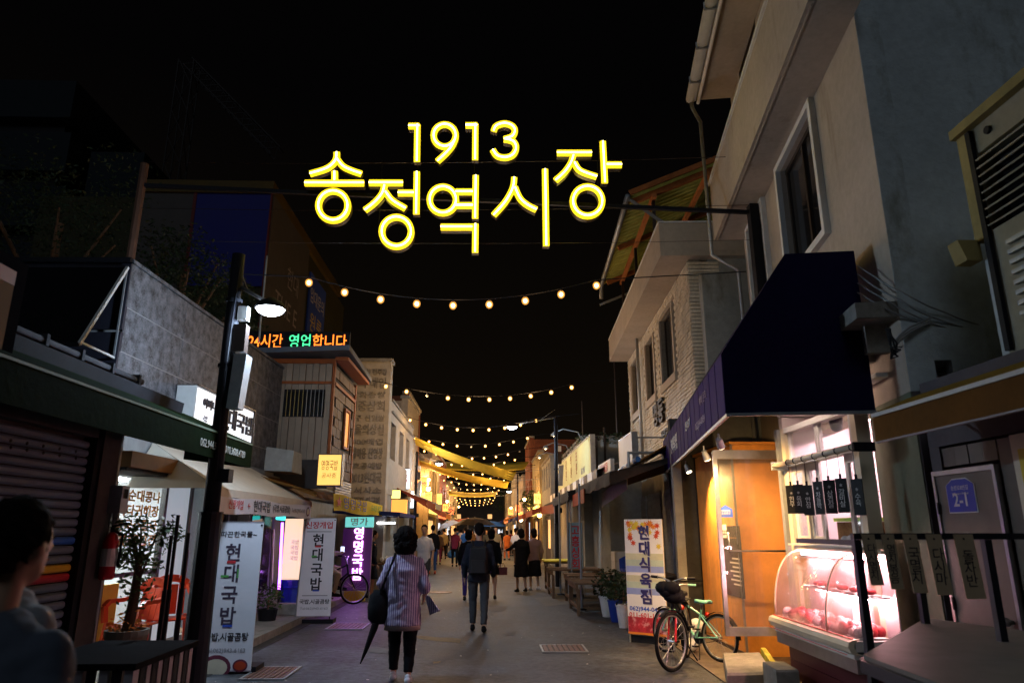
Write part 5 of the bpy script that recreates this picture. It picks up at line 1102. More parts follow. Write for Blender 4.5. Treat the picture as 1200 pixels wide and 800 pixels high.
part('casing', mat('pale_grey_plastic', (.42, .42, .46), .5), t, (-3.679, -3.56, e1.y - .07, e1.y + .07, e1.z - .13, e1.z + .13)); part('window', DGLASS, t, (-3.559, -3.555, e1.y - .04, e1.y + .04, e1.z + .01, e1.z + .10))
m = MB(); m.tube([(-3.62, e1.y, e1.z - .13), (-3.62, e1.y, e1.z - .24)], .03, 8); m.build('pipe', GALV, t)
# ---- black table and sticks
t = thing('black_crate_table', (-2.35, 5, 0), 'low black flat topped crate with slatted front beside the shutter', 'table')
q0, q1 = gp(92, 760, .55), gp(215, 757, .55)
x0, x1, y0, y1 = -3.0, -2.25, 4.9, 5.9
part('top', mat('black_felt', (.012, .012, .013), .95, var=.2, bump=.3, spec=.02), t, (x0, x1, y0, y1, .72, .76))
for k in range(9): part('front_slat', BLACKM if k % 2 else GRYP, t, (x0 + .03 + k * .08, x0 + .085 + k * .08, y0 + .03, y0 + .05, .05, .719))
for k in range(11): part('side_slat', BLACKM if k % 2 else GRYP, t, (x1 - .05, x1 - .03, y0 + .06 + k * .085, y0 + .12 + k * .085, .05, .719))
part('base', BLACKM, t, (x0 + .02, x1 - .02, y0 + .06, y1 - .02, .0, .049))
for k, (px, py, lab) in enumerate(((201, 627, 'thin dark metal stake nearest the shutter in front of the red chairs'), (209, 603, 'tallest of the thin dark metal stakes in front of the red chairs'), (221, 624, 'thin dark metal stake closest to the lamp pole'))):
    p_ = yp(px, py, 6.2 + .1 * k); m = MB(); m.tube([(p_.x, p_.y, 0), (p_.x, p_.y, p_.z)], .016, 8); m.tube([(p_.x, p_.y, 0), (p_.x, p_.y, 1.1)], .022, 8); tag(m.build('metal_stake', BLACKM, None), lab, 'stake', 'thin dark metal stakes')
# ---- small bushes/pots, blue tub, lit poster
g = gp(312, 735); t = thing('potted_shrub', g, 'leafy green shrub in a dark pot between the two white banners', 'plant')
m = MB(); m.lathe(g, [(.12, 0), (.17, .30), (.15, .30), (.14, .26), (0, .26)], 14); m.build('pot', BLACKM, t); m = MB(); leaves(m, g + Vector((0, 0, .48)), .26, 260, .04, random.Random(3)); m.build('foliage', LEAF, t, fix=False)
m = MB(); m.tube([g + Vector((0, 0, .2)), g + Vector((0, 0, .5))], .015, 6); m.build('stem', OLDWOOD, t)
g = gp(341, 720); t = thing('blue_tub', (g.x, g.y, .115), 'round blue plastic tub beside the smaller white banner', 'tub')
m = MB(); m.lathe((g.x, g.y, .116), [(.20, 0), (.24, .50), (.27, .50), (.27, .54), (.23, .54), (.22, .05), (0, .05)], 18); m.build('tub', BLPL, t); m = MB(); m.lathe((g.x, g.y, .116), [(.245, .38), (.255, .39), (.255, .41), (.245, .42)], 18); m.build('rim_band', BLPL, t)
tag(MB().box(-3.95, -3.45, 13.45, 13.75, .116, .30).build('concrete_block', CONC), 'grey concrete foot block behind the smaller white banner', 'block')
# lit poster panel & purple lit frontage
PURL = glow('violet_tube', (.42, .10, 1.0), 9)
b = thing('violet_lit_shop_front', (-4.2, 15.4, 0), 'shop front washed in violet and teal light behind the smaller white banner', 'shop front')
part('wall', GREYW, b, (-7, -4.30, 13.0, 20.4, 0, 2.62)); part('header', BRONZE, b, (-4.299, -4.22, 13.0, 20.4, 2.3, 2.55))
part('window', DGLASS, b, (-4.299, -4.285, 13.1, 14.3, .5, 2.25))
LITP = glow('lit_poster', (1.0, .72, .42), .95)
pq = thing('lit_menu_panel', (-3.95, 14.6, .6), 'tall cream lit menu panel with small violet print beside the beige awning', 'sign')
l0, l1 = yp(335, 605, 14.4), yp(353, 682, 14.4)
part('panel', LITP, pq, (l0.x, l1.x - .02, 14.4, 14.44, .66, 1.80)); part('frame', BRONZE, pq, (l0.x - .03, l0.x - .001, 14.39, 14.45, .1, 1.84), (l1.x - .019, l1.x + .01, 14.39, 14.45, .1, 1.84), (l0.x, l1.x - .02, 14.39, 14.45, 1.801, 1.84), (l0.x, l1.x - .02, 14.39, 14.45, .62, .659))
for k in range(4): text('국밥', (l0.x + .22, 14.398, 1.35 - k * .1), (1, 0, 0), Z3, .09, plain('violet_print', (.3, .2, .6)), pq)
t = thing('violet_light_strip', (-4.2, 13.8, 2.2), 'violet and teal strip lights in the doorway beside the lit menu panel', 'strip light')
m = MB(); m.tube([yp(331, 612, 14.0), yp(327, 690, 14.0)], .025, 8); m.build('tube', PURL, t); m = MB(); m.tube([yp(324, 606, 14.0), yp(334, 607, 14.0)], .04, 8); m.build('tube', glow('teal_tube', (.05, .8, .75), 2.2), t)
m = MB(); m.tube([yp(320, 620, 13.9), yp(317, 695, 13.9)], .03, 6); m.build('pole', STEEL, t)
# ================================================================== LEFT: CONTAINER BUILDING
b = thing('corrugated_cabin', (-4.1, 15.5, 0), 'first floor cabin of corrugated panels with orange trim and a barred window', 'building')
SID = mat('brownish_corrugated_panel', (.36, .28, .21), .55, .2, var=.2, scale=5, bump=.1, stain=((.22, .18, .13), 1.2, .6, (2, 2, .4)))
Y0, X0, X1 = 14.6, -5.6, -3.32
part('core', DARKW, b, (X0, X1 - .03, Y0 + .05, 16.9, 2.63, 5.0))
n = 16
for k in range(n):
    a_, c_ = X0 + (X1 - .06 - X0) * k / n, X0 + (X1 - .06 - X0) * (k + 1) / n
    if -4.36 < (a_ + c_) / 2 < -3.5: segs = ((2.98, 3.86), (4.44, 4.56), (4.62, 5.0))
    else: segs = ((2.98, 4.56), (4.62, 5.0))
    for z0, z1 in segs: part('panel', SID, b, (a_, c_ - .012, Y0 + (.0 if k % 2 else .018), Y0 + .049, z0, z1))
part('base_band', DARKW, b, (X0, X1 - .03, Y0 + .0, Y0 + .049, 2.4, 2.978))
ORT = mat('orange_brown_trim', (.34, .09, .02), .6, var=.2, bump=.05)
part('trim', ORT, b, (X0, X1 - .05, Y0 - .02, Y0 + .045, 4.562, 4.618)); part('corner_post', ORT, b, (X1 - .055, X1, Y0 - .02, Y0 + .048, 2.66, 5.0)); part('top_trim', ORT, b, (X0, X1, Y0 - .03, Y0 + .04, 5.002, 5.10))
part('side_trim', ORT, b, (X1 - .02, X1 + .02, Y0 + .06, 16.9, 4.55, 4.62)); part('corner_post', ORT, b, (X1 - .04, X1 + .02, 16.84, 16.92, 2.66, 5.0))
SWB = random.Random(1)
for i in range(11):
    for j in range(6):
        z_ = 2.68 + i * .205
        if 4.5 < z_ + .1 < 4.64: continue
        ya = Y0 + .07 + j * .37 + (.18 if i % 2 else 0); yb_ = min(ya + .355, 16.83)
        if yb_ - ya > .05 and not (15.75 < yb_ and ya < 16.35 and 3.35 < z_ + .19 and z_ < 4.2): part('brick', DBRICK, b, (X1 - .029, X1 + SWB.uniform(-.004, .006), ya, yb_, z_, z_ + .19))
wf = part('window', ORT, b, (X1 - .02, X1 + .025, 15.80, 16.33, 4.201, 4.25), (X1 - .02, X1 + .025, 15.80, 16.33, 3.35, 3.399), (X1 - .02, X1 + .025, 15.80, 15.85, 3.4, 4.2), (X1 - .02, X1 + .025, 16.28, 16.33, 3.4, 4.2)); part('pane', glow('amber_pane', (1, .45, .08), .5), wf, (X1 - .01, X1 + .0, 15.851, 16.279, 3.42, 4.18))
wf = part('window', BLACKM, b, (-4.36, -3.50, Y0 + .0, Y0 + .048, 4.40, 4.44), (-4.36, -3.50, Y0 + .0, Y0 + .048, 3.86, 3.90), (-4.36, -4.33, Y0 + .0, Y0 + .048, 3.901, 4.399), (-3.53, -3.50, Y0, Y0 + .048, 3.901, 4.399))
part('pane', DGLASS, wf, (-4.329, -3.531, Y0 + .03, Y0 + .045, 3.901, 4.399))
for k in range(10): m = MB(); m.tube([(-4.29 + k * .083, Y0 - .02, 3.87), (-4.29 + k * .083, Y0 - .02, 4.43)], .009, 6); m.build('bar', OCHRE if k < 5 else GALV, wf)
BLR = mat('blue_grey_roof_metal', (.15, .17, .21), .45, .4, var=.2, bump=.05)
r0_, r1_, r2_ = Vector((X0, Y0 - .35, 5.12)), Vector((-3.05, Y0 - .35, 5.26)), Vector((-2.98, 17.0, 5.14))
m = MB(); m.hexa([(X0, Y0 - .35, 5.11), (-2.98, Y0 - .35, 5.22), (-2.98, 17.1, 5.12), (X0, 17.1, 5.11), (X0, Y0 - .35, 5.22), (-2.98, Y0 - .35, 5.33), (-2.98, 17.1, 5.23), (X0, 17.1, 5.22)]); m.build('roof', BLR, b)
part('soffit', ORT, b, (X1 + .025, -3.02, Y0 - .2, 17.0, 5.03, 5.10))
# LED sign
t = thing('led_text_sign', (-4.2, 14.8, 5.3), 'black LED board on the cabin roof with orange and green Korean text', 'sign')
l0, l1 = yp(288, 396, 14.8), yp(409, 409, 14.8)
part('board', BLACKM, t, (l0.x, l1.x, 14.8, 14.9, l1.z - .02, yp(300, 388, 14.8).z)); zc = yp(350, 401, 14.795).z
LO, LGN = glow('led_orange', (1.0, .20, .02), 2.6), glow('led_green', (.08, 1.0, .38), 1.5)
def led(s_, x0, x1, mt): a_, c_ = yp(x0, 401, 14.79).x, yp(x1, 401, 14.79).x; return text(s_, ((a_ + c_) / 2, 14.79, zc), (1, 0, 0), Z3, .34, mt, t, width=c_ - a_, bold=.005, depth=.005)
led('24시간', 291, 331, LO); led('영업', 339, 364, LGN); led('합니다', 366, 406, LO)
for x_ in (-5, -3.6): m = MB(); m.tube([(x_, 14.95, 5.2), (x_, 14.95, l1.z)], .02, 6); m.build('leg', GALV, t)
m = MB(); p_ = yp(313, 300, 12.5); q_ = yp(308, 420, 12.5); m.tube([(p_.x, 12.5, 4.9), p_], .018, 6); tag(m.build('antenna_pole', GALV), 'thin pale pole rising behind the nearest lamp head', 'pole')
# lower canopies, boxes under the cabin
awning(-1, -4.2, -3.05, 12.6, 15.6, 2.55, 2.22, BROWNC, 'brown sloping canopy under the corrugated cabin', flap=.08, legs=False)
tag(MB().hexa([(-4.1, 12.9, 2.62), (-3.6, 12.9, 2.60), (-3.6, 13.6, 2.60), (-4.1, 13.6, 2.62), (-4.1, 12.95, 3.05), (-3.6, 12.95, 2.98), (-3.6, 13.5, 2.98), (-4.1, 13.5, 3.05)]).build('sheet_metal_duct', GREYW), 'grey sheet metal duct below the corrugated cabin', 'duct')
t = thing('yellow_light_box', (-3.2, 13.2, 2.4), 'glowing yellow light box sign with pale lettering under the cabin', 'sign')
a0, a1 = xp(374, 534, -3.05), xp(398, 560, -3.05)
b0 = yp(374, 534, 13.0); b1 = yp(398, 568, 13.0)
YLB = glow('yellow_light_box_face', (1.0, .62, .14), 1.0)
part('casing', BRONZE, t, (b0.x - .02, b1.x + .02, 13.01, 13.22, b1.z - .02, b0.z + .04)); part('face', YLB, t, (b0.x, b1.x, 12.99, 13.009, b1.z, b0.z + .02))
text('영명국밥', ((b0.x + b1.x) / 2, 12.985, (b0.z + b1.z) / 2 + .08), (1, 0, 0), Z3, .20, plain('brown_print', (.35, .16, .03)), t, width=.30); text('공사중', ((b0.x + b1.x) / 2, 12.985, (b0.z + b1.z) / 2 - .10), (1, 0, 0), Z3, .10, plain('brown_print', (.35, .16, .03)), t)
for k in range(9): part('louvre_slat', GALV, bpy.data.objects.get('louvred_shutter') or thing('louvred_shutter', (-3.3, 16, 2.1), 'silver slatted louvre below the dark brick side of the cabin', 'louvre'), (-3.33, -3.27, 15.1, 16.8, 2.63 - k * .055 - .04, 2.63 - k * .055))
# yellow cloth banners
t = thing('yellow_cloth_banner', (-2.9, 15, 2), 'yellow cloth banner with blue and red Korean lettering strung along the awning', 'banner')
y0, y1 = xp(390, 590, -2.85).y, xp(447, 596, -2.85).y
m = MB(); m.grid([[(-2.85 + .02 * math.sin(j), y0 + (y1 - y0) * j / 14, 2.22 + .015 * math.sin(j * .8)) for j in range(15)], [(-2.85 + .03 * math.sin(j + 1), y0 + (y1 - y0) * j / 14, 1.92 + .02 * math.sin(j * .7)) for j in range(15)]], (.005, 0, 0)); m.build('cloth', mat('yellow_cloth', (.80, .62, .06), .8, var=.1, bump=.1), t)
for k, (c_, mt) in enumerate((('★', REDP), ('영', BLUP), ('명', BLUP), ('국', BLUP), ('밥', BLUP))): text(c_, (-2.80, y0 + .3 + (y1 - y0) * .13 * k * .9, 2.07), (0, 1, 0), Z3, .24, mt, t, width=(y1 - y0) * .085)
text('오리탕 전문', (-2.80, y0 + (y1 - y0) * .80, 2.07), (0, 1, 0), Z3, .17, GRNP, t, width=(y1 - y0) * .26)
# vertical violet LED sign
t = thing('violet_vertical_sign', (-3.1, 17, .4), 'tall violet lit sign of stacked Korean letters with a teal box on top', 'sign')
v0, v1 = yp(403, 606, 17), yp(434, 680, 17)
part('board', mat('violet_spill_board', (.16, .06, .12), .6, var=0, bump=0, emit=(.28, .06, .8), es=.04), t, (v0.x, v1.x - .02, 17.02, 17.12, .25, 1.62)); VL = glow('violet_letters', (.80, .38, 1.0), 4.5)  # faint violet glow put into the board for the letters' spill
for k, c_ in enumerate('영명국밥'): text(c_, ((v0.x + v1.x) / 2 + .03, 17.005, 1.49 - k * .30), (1, 0, 0), Z3, .29, VL, t, bold=.02, depth=.01)
part('top_box', glow('teal_box', (.16, .60, .55), 1.0), t, (v0.x + .04, v1.x, 17.0, 17.1, 1.65, 1.88)); text('명가', ((v0.x + v1.x) / 2 + .02, 16.99, 1.76), (1, 0, 0), Z3, .19, WHITEP, t, width=.4, bold=.02)
m = MB(); m.tube([(v1.x - .04, 17.16, 0), (v1.x - .04, 17.16, 1.9)], .02, 6); m.build('pole', GALV, t); part('lower_panel', YELP, t, (v0.x + .1, v1.x - .1, 17.02, 17.04, .02, .24))
ld = bpy.data.lights.new('violet_sign_light', 'AREA'); ld.energy = 22; ld.color = (.55, .18, 1.0); ld.shape = 'RECTANGLE'; ld.size = .4; ld.size_y = 1.2
lo = bpy.data.objects.new('violet_sign_light', ld); C.objects.link(lo); lo.parent = t; lo.location = Vector(((v0.x + v1.x) / 2, 16.95, 1.0)) - t.location; lo.rotation_euler = (math.radians(-90), 0, 0); lo.rotation_euler = Vector((0.15, -1, -.25)).to_track_quat('-Z', 'Y').to_euler()
# blue tent
t = thing('blue_tent', (-2.9, 20, 1.9), 'low blue tarpaulin tent roof behind the woman in the striped shirt', 'tent')
m = MB(); m.hexa([(-4.0, 18.3, 2.0), (-2.3, 18.3, 1.93), (-2.3, 22, 1.93), (-4.0, 22, 2.0), (-4.0, 18.3, 2.12), (-2.3, 18.3, 2.02), (-2.3, 22, 2.02), (-4.0, 22, 2.12)]); m.build('tent_roof', TARPN, t)
for x_, y_ in ((-2.35, 18.4), (-2.35, 21.9)): m = MB(); m.tube([(x_, y_, 0), (x_, y_, 1.93)], .018, 6); m.build('leg', GALV, t)
t = thing('tube_light', (-2.9, 20.5, 1.75), 'small white tube light under the blue tent', 'tube light'); m = MB(); m.tube([(-3.2, 20.5, 1.78), (-2.7, 20.5, 1.78)], .025, 6); m.build('tube', glow('white_tube', (.9, .95, 1), 14), t)
# table under the tent with goods
table((-3.1, 21), .8, 1.8, .7, 4, 'market stall table under the blue tent', grp='stall tables on the left')
m = MB(); rg = random.Random(5)
for k in range(16): m.ball((-3.1 + rg.uniform(-.35, .35), 21 + rg.uniform(-.8, .8), .78), .08, 6, 5)
tag(m.build('stall_goods', plain('pale_goods', (.6, .55, .45))), 'heap of pale goods on the stall table under the blue tent', 'goods', kind='stuff')
# ================================================================== LEFT: LETTERED WALL BUILDING
b = thing('lettered_wall_building', (-4.5, 24, 0), 'pale rendered building with shop names in relief on its tall side wall', 'building')
PALE = mat('pale_warm_render', (.52, .47, .40), .85, var=.25, scale=5, bump=.3, stain=((.30, .26, .21), .9, .58, (1, 1, .4)))
LW = Fac(-3.02, 20.5, 0, -1)
ex_ = [(457, 463, 516, 549), (467, 472, 524, 554), (475, 479, 531, 557)]
hs = []
for (xa, xb, ya, yb_) in ex_: h0, h1 = LW.uz(xa, (ya + yb_) / 2)[0], LW.uz(xb, (ya + yb_) / 2)[0]; hs.append((h0, h1, 3.65, 4.75))
m = MB(); wall_with_holes(LW, m, .45, 6.6, 2.6, 5.35, -.3, 0, hs); m.build('wall', PALE, b)
LW.part('tower', PALE, b, (.0, .449, 0, 6.45, -2.2, .0)); LW.part('core', DARKW, b, (.46, 6.6, 0, 5.3, -4, -.31)); LW.part('coping', CONC, b, (-.05, .5, 6.452, 6.55, -2.25, .05), (.5, 6.62, 5.352, 5.42, -.35, .05)); LW.part('ledge', CONC, b, (.5, 6.6, 5.0, 5.06, .001, .07))
LW.part('lower_wall', GREYW, b, (.45, 6.6, 0, 2.598, -.3, -.02))
for h in hs: window(LW, b, h, 1, rec=-.2, frame=BRONZE)
REL = mat('grey_relief_letter', (.32, .29, .25), .8)
rl = ['국수농심 전주집', '서희 매입', '삼화총쌀', '대중상회', '친구 신일쌀', '서울의상실', '2000매입', '세계미용 신영상', '호호공예방', '총2013현대국', '역서사소', '초담떡집 마국밥']
z = 6.22
for k, s_ in enumerate(rl):
    h_ = .34 if k % 2 else .20; text(s_, (-3.66, 20.49, z - h_ / 2), (1, 0, 0), Z3, h_, REL, b, width=1.05, depth=.02, bold=.015); z -= h_ + .075
# warm light sign boxes further along this building
for k, (px0, px1, py0, py1, Yd, c_, s_, lab) in enumerate(((459, 476, 585, 604, 21.0, (1, .45, .08), 1.1, 'orange paper-like lantern box lit from inside by the pale building'), (456, 468, 574, 584, 22.0, (1, .85, .25), 1.6, 'small yellow lit sign above the orange lantern box'))):
    a_, c2 = yp(px0, py0, Yd), yp(px1, py1, Yd); t = thing('lit_sign_box', a_, lab, 'sign'); part('box', glow('lit_box_%d' % k, c_, s_), t, (a_.x, c2.x, Yd, Yd + .2, c2.z, a_.z)); part('frame', BRONZE, t, (a_.x - .02, c2.x + .02, Yd + .001, Yd + .19, a_.z + .001, a_.z + .03))
# ================================================================== FAR STREET
def bend(y): return -.019 * max(0, y - 22)
rf = random.Random(21)
LITW = glow('lit_window_warm', (1, .55, .2), 1.1); LITC = glow('lit_window_cool', (.8, .9, 1), 1.4); LITY = glow('lit_sign_yellow', (1, .70, .16), 1.5); LITR = glow('lit_sign_red', (1, .25, .08), 1.4); LITO = glow('lit_sign_orange', (1, .45, .10), 1.5)
REDB = mat('red_brown_brick_wall', (.22, .08, .05), .8, var=.3, scale=12, bump=.3); OCR = mat('ochre_render', (.46, .36, .20), .85, var=.25, bump=.2); TAN = mat('tan_render', (.42, .35, .27), .85, var=.25, bump=.2)
def far_building(side, y0, y1, h, mt, label, floors=2, sign=None, setback=0.0, nwin=3):
    xf = (3.15 if side > 0 else -3.15) + bend((y0 + y1) / 2) + side * setback
    xb_ = xf + side * 5; t = thing('street_building', ((xf + xb_) / 2, (y0 + y1) / 2, 0), label, 'building', 'buildings farther along the %s side of the market' % ('right' if side > 0 else 'left'))
    a_, c_ = min(xf, xb_), max(xf, xb_)
    F = Fac(xf, 0, 0, side); holes = []
    for fl in range(1, floors):
        for k in range(nwin):
            u_ = y0 + (y1 - y0) * (k + .28) / nwin; w_ = (y1 - y0) / nwin * .45; z_ = fl * 2.7 + .9
            if z_ + 1.25 < h: holes.append((u_, u_ + w_, z_, z_ + 1.2))
    m = MB(); wall_with_holes(F, m, y0, y1, 0, h, -.25, 0, holes + [(y0 + .4, y1 - .4, .05, 2.3)]); m.build('wall', mt, t)
    F.part('core', mt, t, (y0, y1, 0, h - .1, -5, -.26)); F.part('coping', CONC, t, (y0 - .03, y1 + .03, h + .001, h + .12, -.3, .06))
    for i, hh in enumerate(holes):
        wd_ = F.part('window', BRONZE, t, (hh[0], hh[1], hh[2], hh[2] + .05, -.15, -.08), (hh[0], hh[1], hh[3] - .05, hh[3], -.15, -.08), ((hh[0] + hh[1]) / 2 - .03, (hh[0] + hh[1]) / 2 + .03, hh[2] + .051, hh[3] - .051, -.15, -.08))
        F.part('pane', LITW if rf.random() < .18 else DGLASS, wd_, (hh[0], hh[1], hh[2] + .05, hh[3] - .05, -.14, -.12))
    sf = F.part('shop_front', rf.choice([BRONZE, GREYW, OLDWOOD]), t, (y0 + .4, y1 - .4, .05, 2.3, -.20, -.15))
    n_ = 3
    for k in range(n_):
        u_ = y0 + .6 + (y1 - y0 - 1.2) * k / n_; F.part('shop_window', rf.choice([LITW, LITC, DGLASS, LITW, DGLASS]), sf, (u_, u_ + (y1 - y0 - 1.2) / n_ * .8, .7, 2.1, -.149, -.13))
    if sign: F.part('sign_board', sign, t, (y0 + .5, y1 - .6, 2.45, 2.95, .001, .12))
    return t
far_building(-1, 27.3, 31.5, 6.6, TAN, 'tan building just beyond the lettered wall building', sign=None)
far_building(-1, 31.6, 37, 7.6, REDB, 'red brown brick building rising behind the yellow sails', 3, setback=.4)
far_building(-1, 37.2, 43, 5.2, OCR, 'ochre rendered house with a strong wall light on its gable', sign=LITY, setback=-.25)
far_building(-1, 43.2, 50, 6.2, TAN, 'tan house past the strongly lit ochre gable', sign=None)
far_building(-1, 50.2, 60, 6.8, REDB, 'dark brick building in the far left row', sign=LITR)
far_building(-1, 60.2, 74, 5.6, TAN, 'pale far left house before the street bend', sign=LITO)
far_building(-1, 74.5, 92, 6.5, OCR, 'last ochre house at the far left end of the market', sign=LITY)
far_building(1, 34.2, 40, 5.0, GREYW, 'grey house right after the striped awning flap', sign=None, nwin=4)
far_building(1, 40.2, 47, 5.9, OCR, 'ochre house with lit sign in the right row', sign=LITY)
far_building(1, 47.2, 54, 7.6, REDB, 'tall red brick building in the right row', 3, sign=None)
far_building(1, 54.2, 64, 5.6, TAN, 'tan house beyond the tall red brick building', sign=LITO)
far_building(1, 64.2, 78, 6.4, PALE, 'pale far right house with several upper windows', sign=None, nwin=6)
far_building(1, 78.5, 96, 5.8, TAN, 'last tan house at the far right end of the market', sign=LITR)
b = thing('end_building', (-2, 118, 0), 'dark building closing the far end of the market street', 'building')
part('wall', DARKW, b, (-30, 24, 118, 124, 0, 7.0)); 
for k in range(9): part('lit_window', LITC if k % 3 == 0 else LITW, b, (-9 + k * 1.7, -8.3 + k * 1.7, 117.9, 117.99, 1.0 + 1.2 * (k % 3), 1.7 + 1.2 * (k % 3)))
# side masses that close the view behind the near buildings
b = thing('rear_building', (-12, 30, 0), 'dark rear building mass behind the left row', 'building'); part('wall', DARKW, b, (-20, -8.6, 18, 110, 0, 5.0))
b = thing('rear_building', (14, 40, 0), 'dark rear building mass behind the right row', 'building'); part('wall', DARKW, b, (8.6, 22, 24, 110, 0, 4.4))
b = thing('rear_building', (-12, 6, 0), 'dark rear building mass behind the shuttered shop', 'building'); part('wall', DARKW, b, (-16, -8.1, -10, 17, 0, 3.6)); part('wall', DARKW, b, (9.5, 16, -10, 23, 0, 4))
# awnings and stalls along the far street
AWL = [(23, 26.6, TARPR, 'rust red awning beside the lettered wall building', 2.5), (28, 31, TARPW, 'cream awning glowing under a lamp in the left row', 2.6), (32, 36, TARPR, 'orange red awning beyond the cream one', 2.4), (37.5, 42, TARPO, 'orange awning under the strongly lit gable', 2.4), (44, 49, TARPW, 'cream awning in the far left row', 2.4), (52, 58, TARPR, 'far red awning in the left row', 2.4), (62, 72, TARPN, 'far blue awning in the left row', 2.4)]
for (y0, y1, mt, lab, zz) in AWL: x_ = -3.1 + bend((y0 + y1) / 2); awning(-1, x_, x_ + 1.1, y0, y1, zz + .45, zz, mt, lab, legs=False, grp='awnings along the left side of the market')
AWR = [(28.2, 33.5, TARPR, 'rust red awning beyond the striped flap', 2.35), (34.5, 39.5, TARPR, 'dark red awning in the middle of the right row', 2.3), (40.5, 46, TARPN, 'blue awning in the right row', 2.3), (47.5, 53, TARPN, 'second blue awning farther along the right row', 2.3), (55, 62, TARPO, 'far orange awning in the right row', 2.4), (66, 76, TARPN, 'far blue awning in the right row', 2.4)]
for (y0, y1, mt, lab, zz) in AWR: x_ = 3.1 + bend((y0 + y1) / 2); awning(1, x_, x_ - 1.3, y0, y1, zz + .45, zz, mt, lab, legs=False, grp='awnings along the right side of the market')
# projecting lit signs
SG = [(-1, 25.5, 3.0, .35, 1.0, LITC, 'narrow white lit sign beside the rust red awning'), (-1, 27.5, 2.4, .35, .9, LITC, 'second narrow white lit sign low on the left'), (-1, 33, 3.3, .5, .9, LITO, 'orange lit hanging sign on the left row'), (-1, 36.5, 3.0, .5, .7, LITY, 'yellow lit hanging sign near the lit gable'), (-1, 47, 3.2, .5, 1.0, LITY, 'far yellow lit hanging sign on the left'), (-1, 56, 3.0, .6, .8, LITO, 'far orange lit hanging sign on the left'),
      (1, 39.8, 3.0, .5, .8, LITY, 'yellow lit hanging sign on the right row'), (1, 46.4, 2.8, .4, 1.4, LITY, 'tall yellow lit hanging sign on the right row'), (1, 58, 3.0, .6, .8, LITR, 'red lit hanging sign far on the right'), (1, 70, 3.0, .7, 1.0, LITO, 'orange lit hanging sign far on the right'), (-1, 68, 3.0, .7, 1.0, LITR, 'red lit hanging sign far on the left')]
for (s, y, z, w_, h_, mt, lab) in SG:
    w_ *= .75; h_ *= .7
    x_ = s * 3.12 + bend(y); t = thing('hanging_sign', (x_ - s * w_ / 2, y, z), lab, 'sign', 'lit signs projecting over the market'); a_, c_ = sorted((x_ - s * .02, x_ - s * w_)); part('board', mt, t, (a_, c_, y, y + .12, z, z + h_)); part('frame', BRONZE, t, (a_ - .02, c_ + .02, y + .001, y + .12, z + h_ + .001, z + h_ + .03), (a_ - .02, c_ + .02, y + .001, y + .12, z - .03, z - .001)); text(rf.choice(['국밥', '정육', '떡집', '반찬', '건어', '식당']), ((a_ + c_) / 2, y - .004, z + h_ / 2), (1, 0, 0), Z3, .3, REDP, t, width=w_ * .75)
# bracket wall lamps with warm light
for (x, y, z, e_, lab) in ((-2.95 + bend(37), 36.9, 4.1, 260, 'warm wall lamp lighting the ochre gable on the left'), (2.3 + bend(42), 41, 3.3, 160, 'bright warm lamp over the right side stalls'), (-2.4 + bend(29), 29, 3.2, 90, 'warm lamp over the cream awning on the left'), (-2.6 + bend(52), 52, 3.6, 160, 'far warm lamp on the left row'), (2.4 + bend(60), 60, 3.4, 160, 'far warm lamp on the right row'), (2.1, 31, 2.2, 26, 'small white lamp under the red awning beyond the striped flap'), (-3.2, 24.5, 2.2, 26, 'small lamp under the rust red awning by the pale building'), (1.9 + bend(38), 38, 2.1, 26, 'small lamp in the stall of the right row'), (-2.2 + bend(70), 70, 3.8, 200, 'last warm lamp near the far end of the market')):
    t = thing('wall_lamp', (x, y, z), lab, 'lamp', 'warm lamps along the market'); m = MB(); m.ball((x, y, z), .09, 10, 8); m.build('bulb', glow('sodium_glow', (1, .58, .20), 25), t, smooth=True); s = 1 if x > 0 else -1
    m = MB(); m.tube([(x, y, z + .08), (x, y, z + .2), (x + s * .6, y, z + .25)], .015, 6); m.build('bracket', BRONZE, t); m = MB(); m.lathe((x, y, z + .06), [(.10, 0), (.03, .07)], 10); m.build('cap', BRONZE, t)
    ld = bpy.data.lights.new('wall_lamp', 'POINT'); ld.energy = e_ * 2; ld.color = (1, .56, .20); ld.shadow_soft_size = .1; lo = bpy.data.objects.new('wall_lamp_light', ld); C.objects.link(lo); lo.parent = t; lo.location = (0, 0, -.14)
# bush on right row, far tree
for (x, y, z, r_, n_, lab, nm) in ((2.5, 45, 3.4, .7, 500, 'green bush growing on the ledge of the right row', 'bush'), (-3.0 + bend(80), 60, 2.6, 1.3, 900, 'street tree at the far left where the street bends', 'tree'), (2.0, 105, 6.5, 3.2, 900, 'dark tree behind the far right roofs', 'tree')):
    t = thing('street_' + nm, (x, y, 0), lab, nm); m = MB(); leaves(m, (x, y, z), r_, n_, .12 * r_ ** .3, rf); m.build('crown', LEAFD, t, fix=False); m = MB(); m.tube([(x + .0, y, 0), (x, y, z)], [.1, .04], 6); m.build('trunk', OLDWOOD, t)
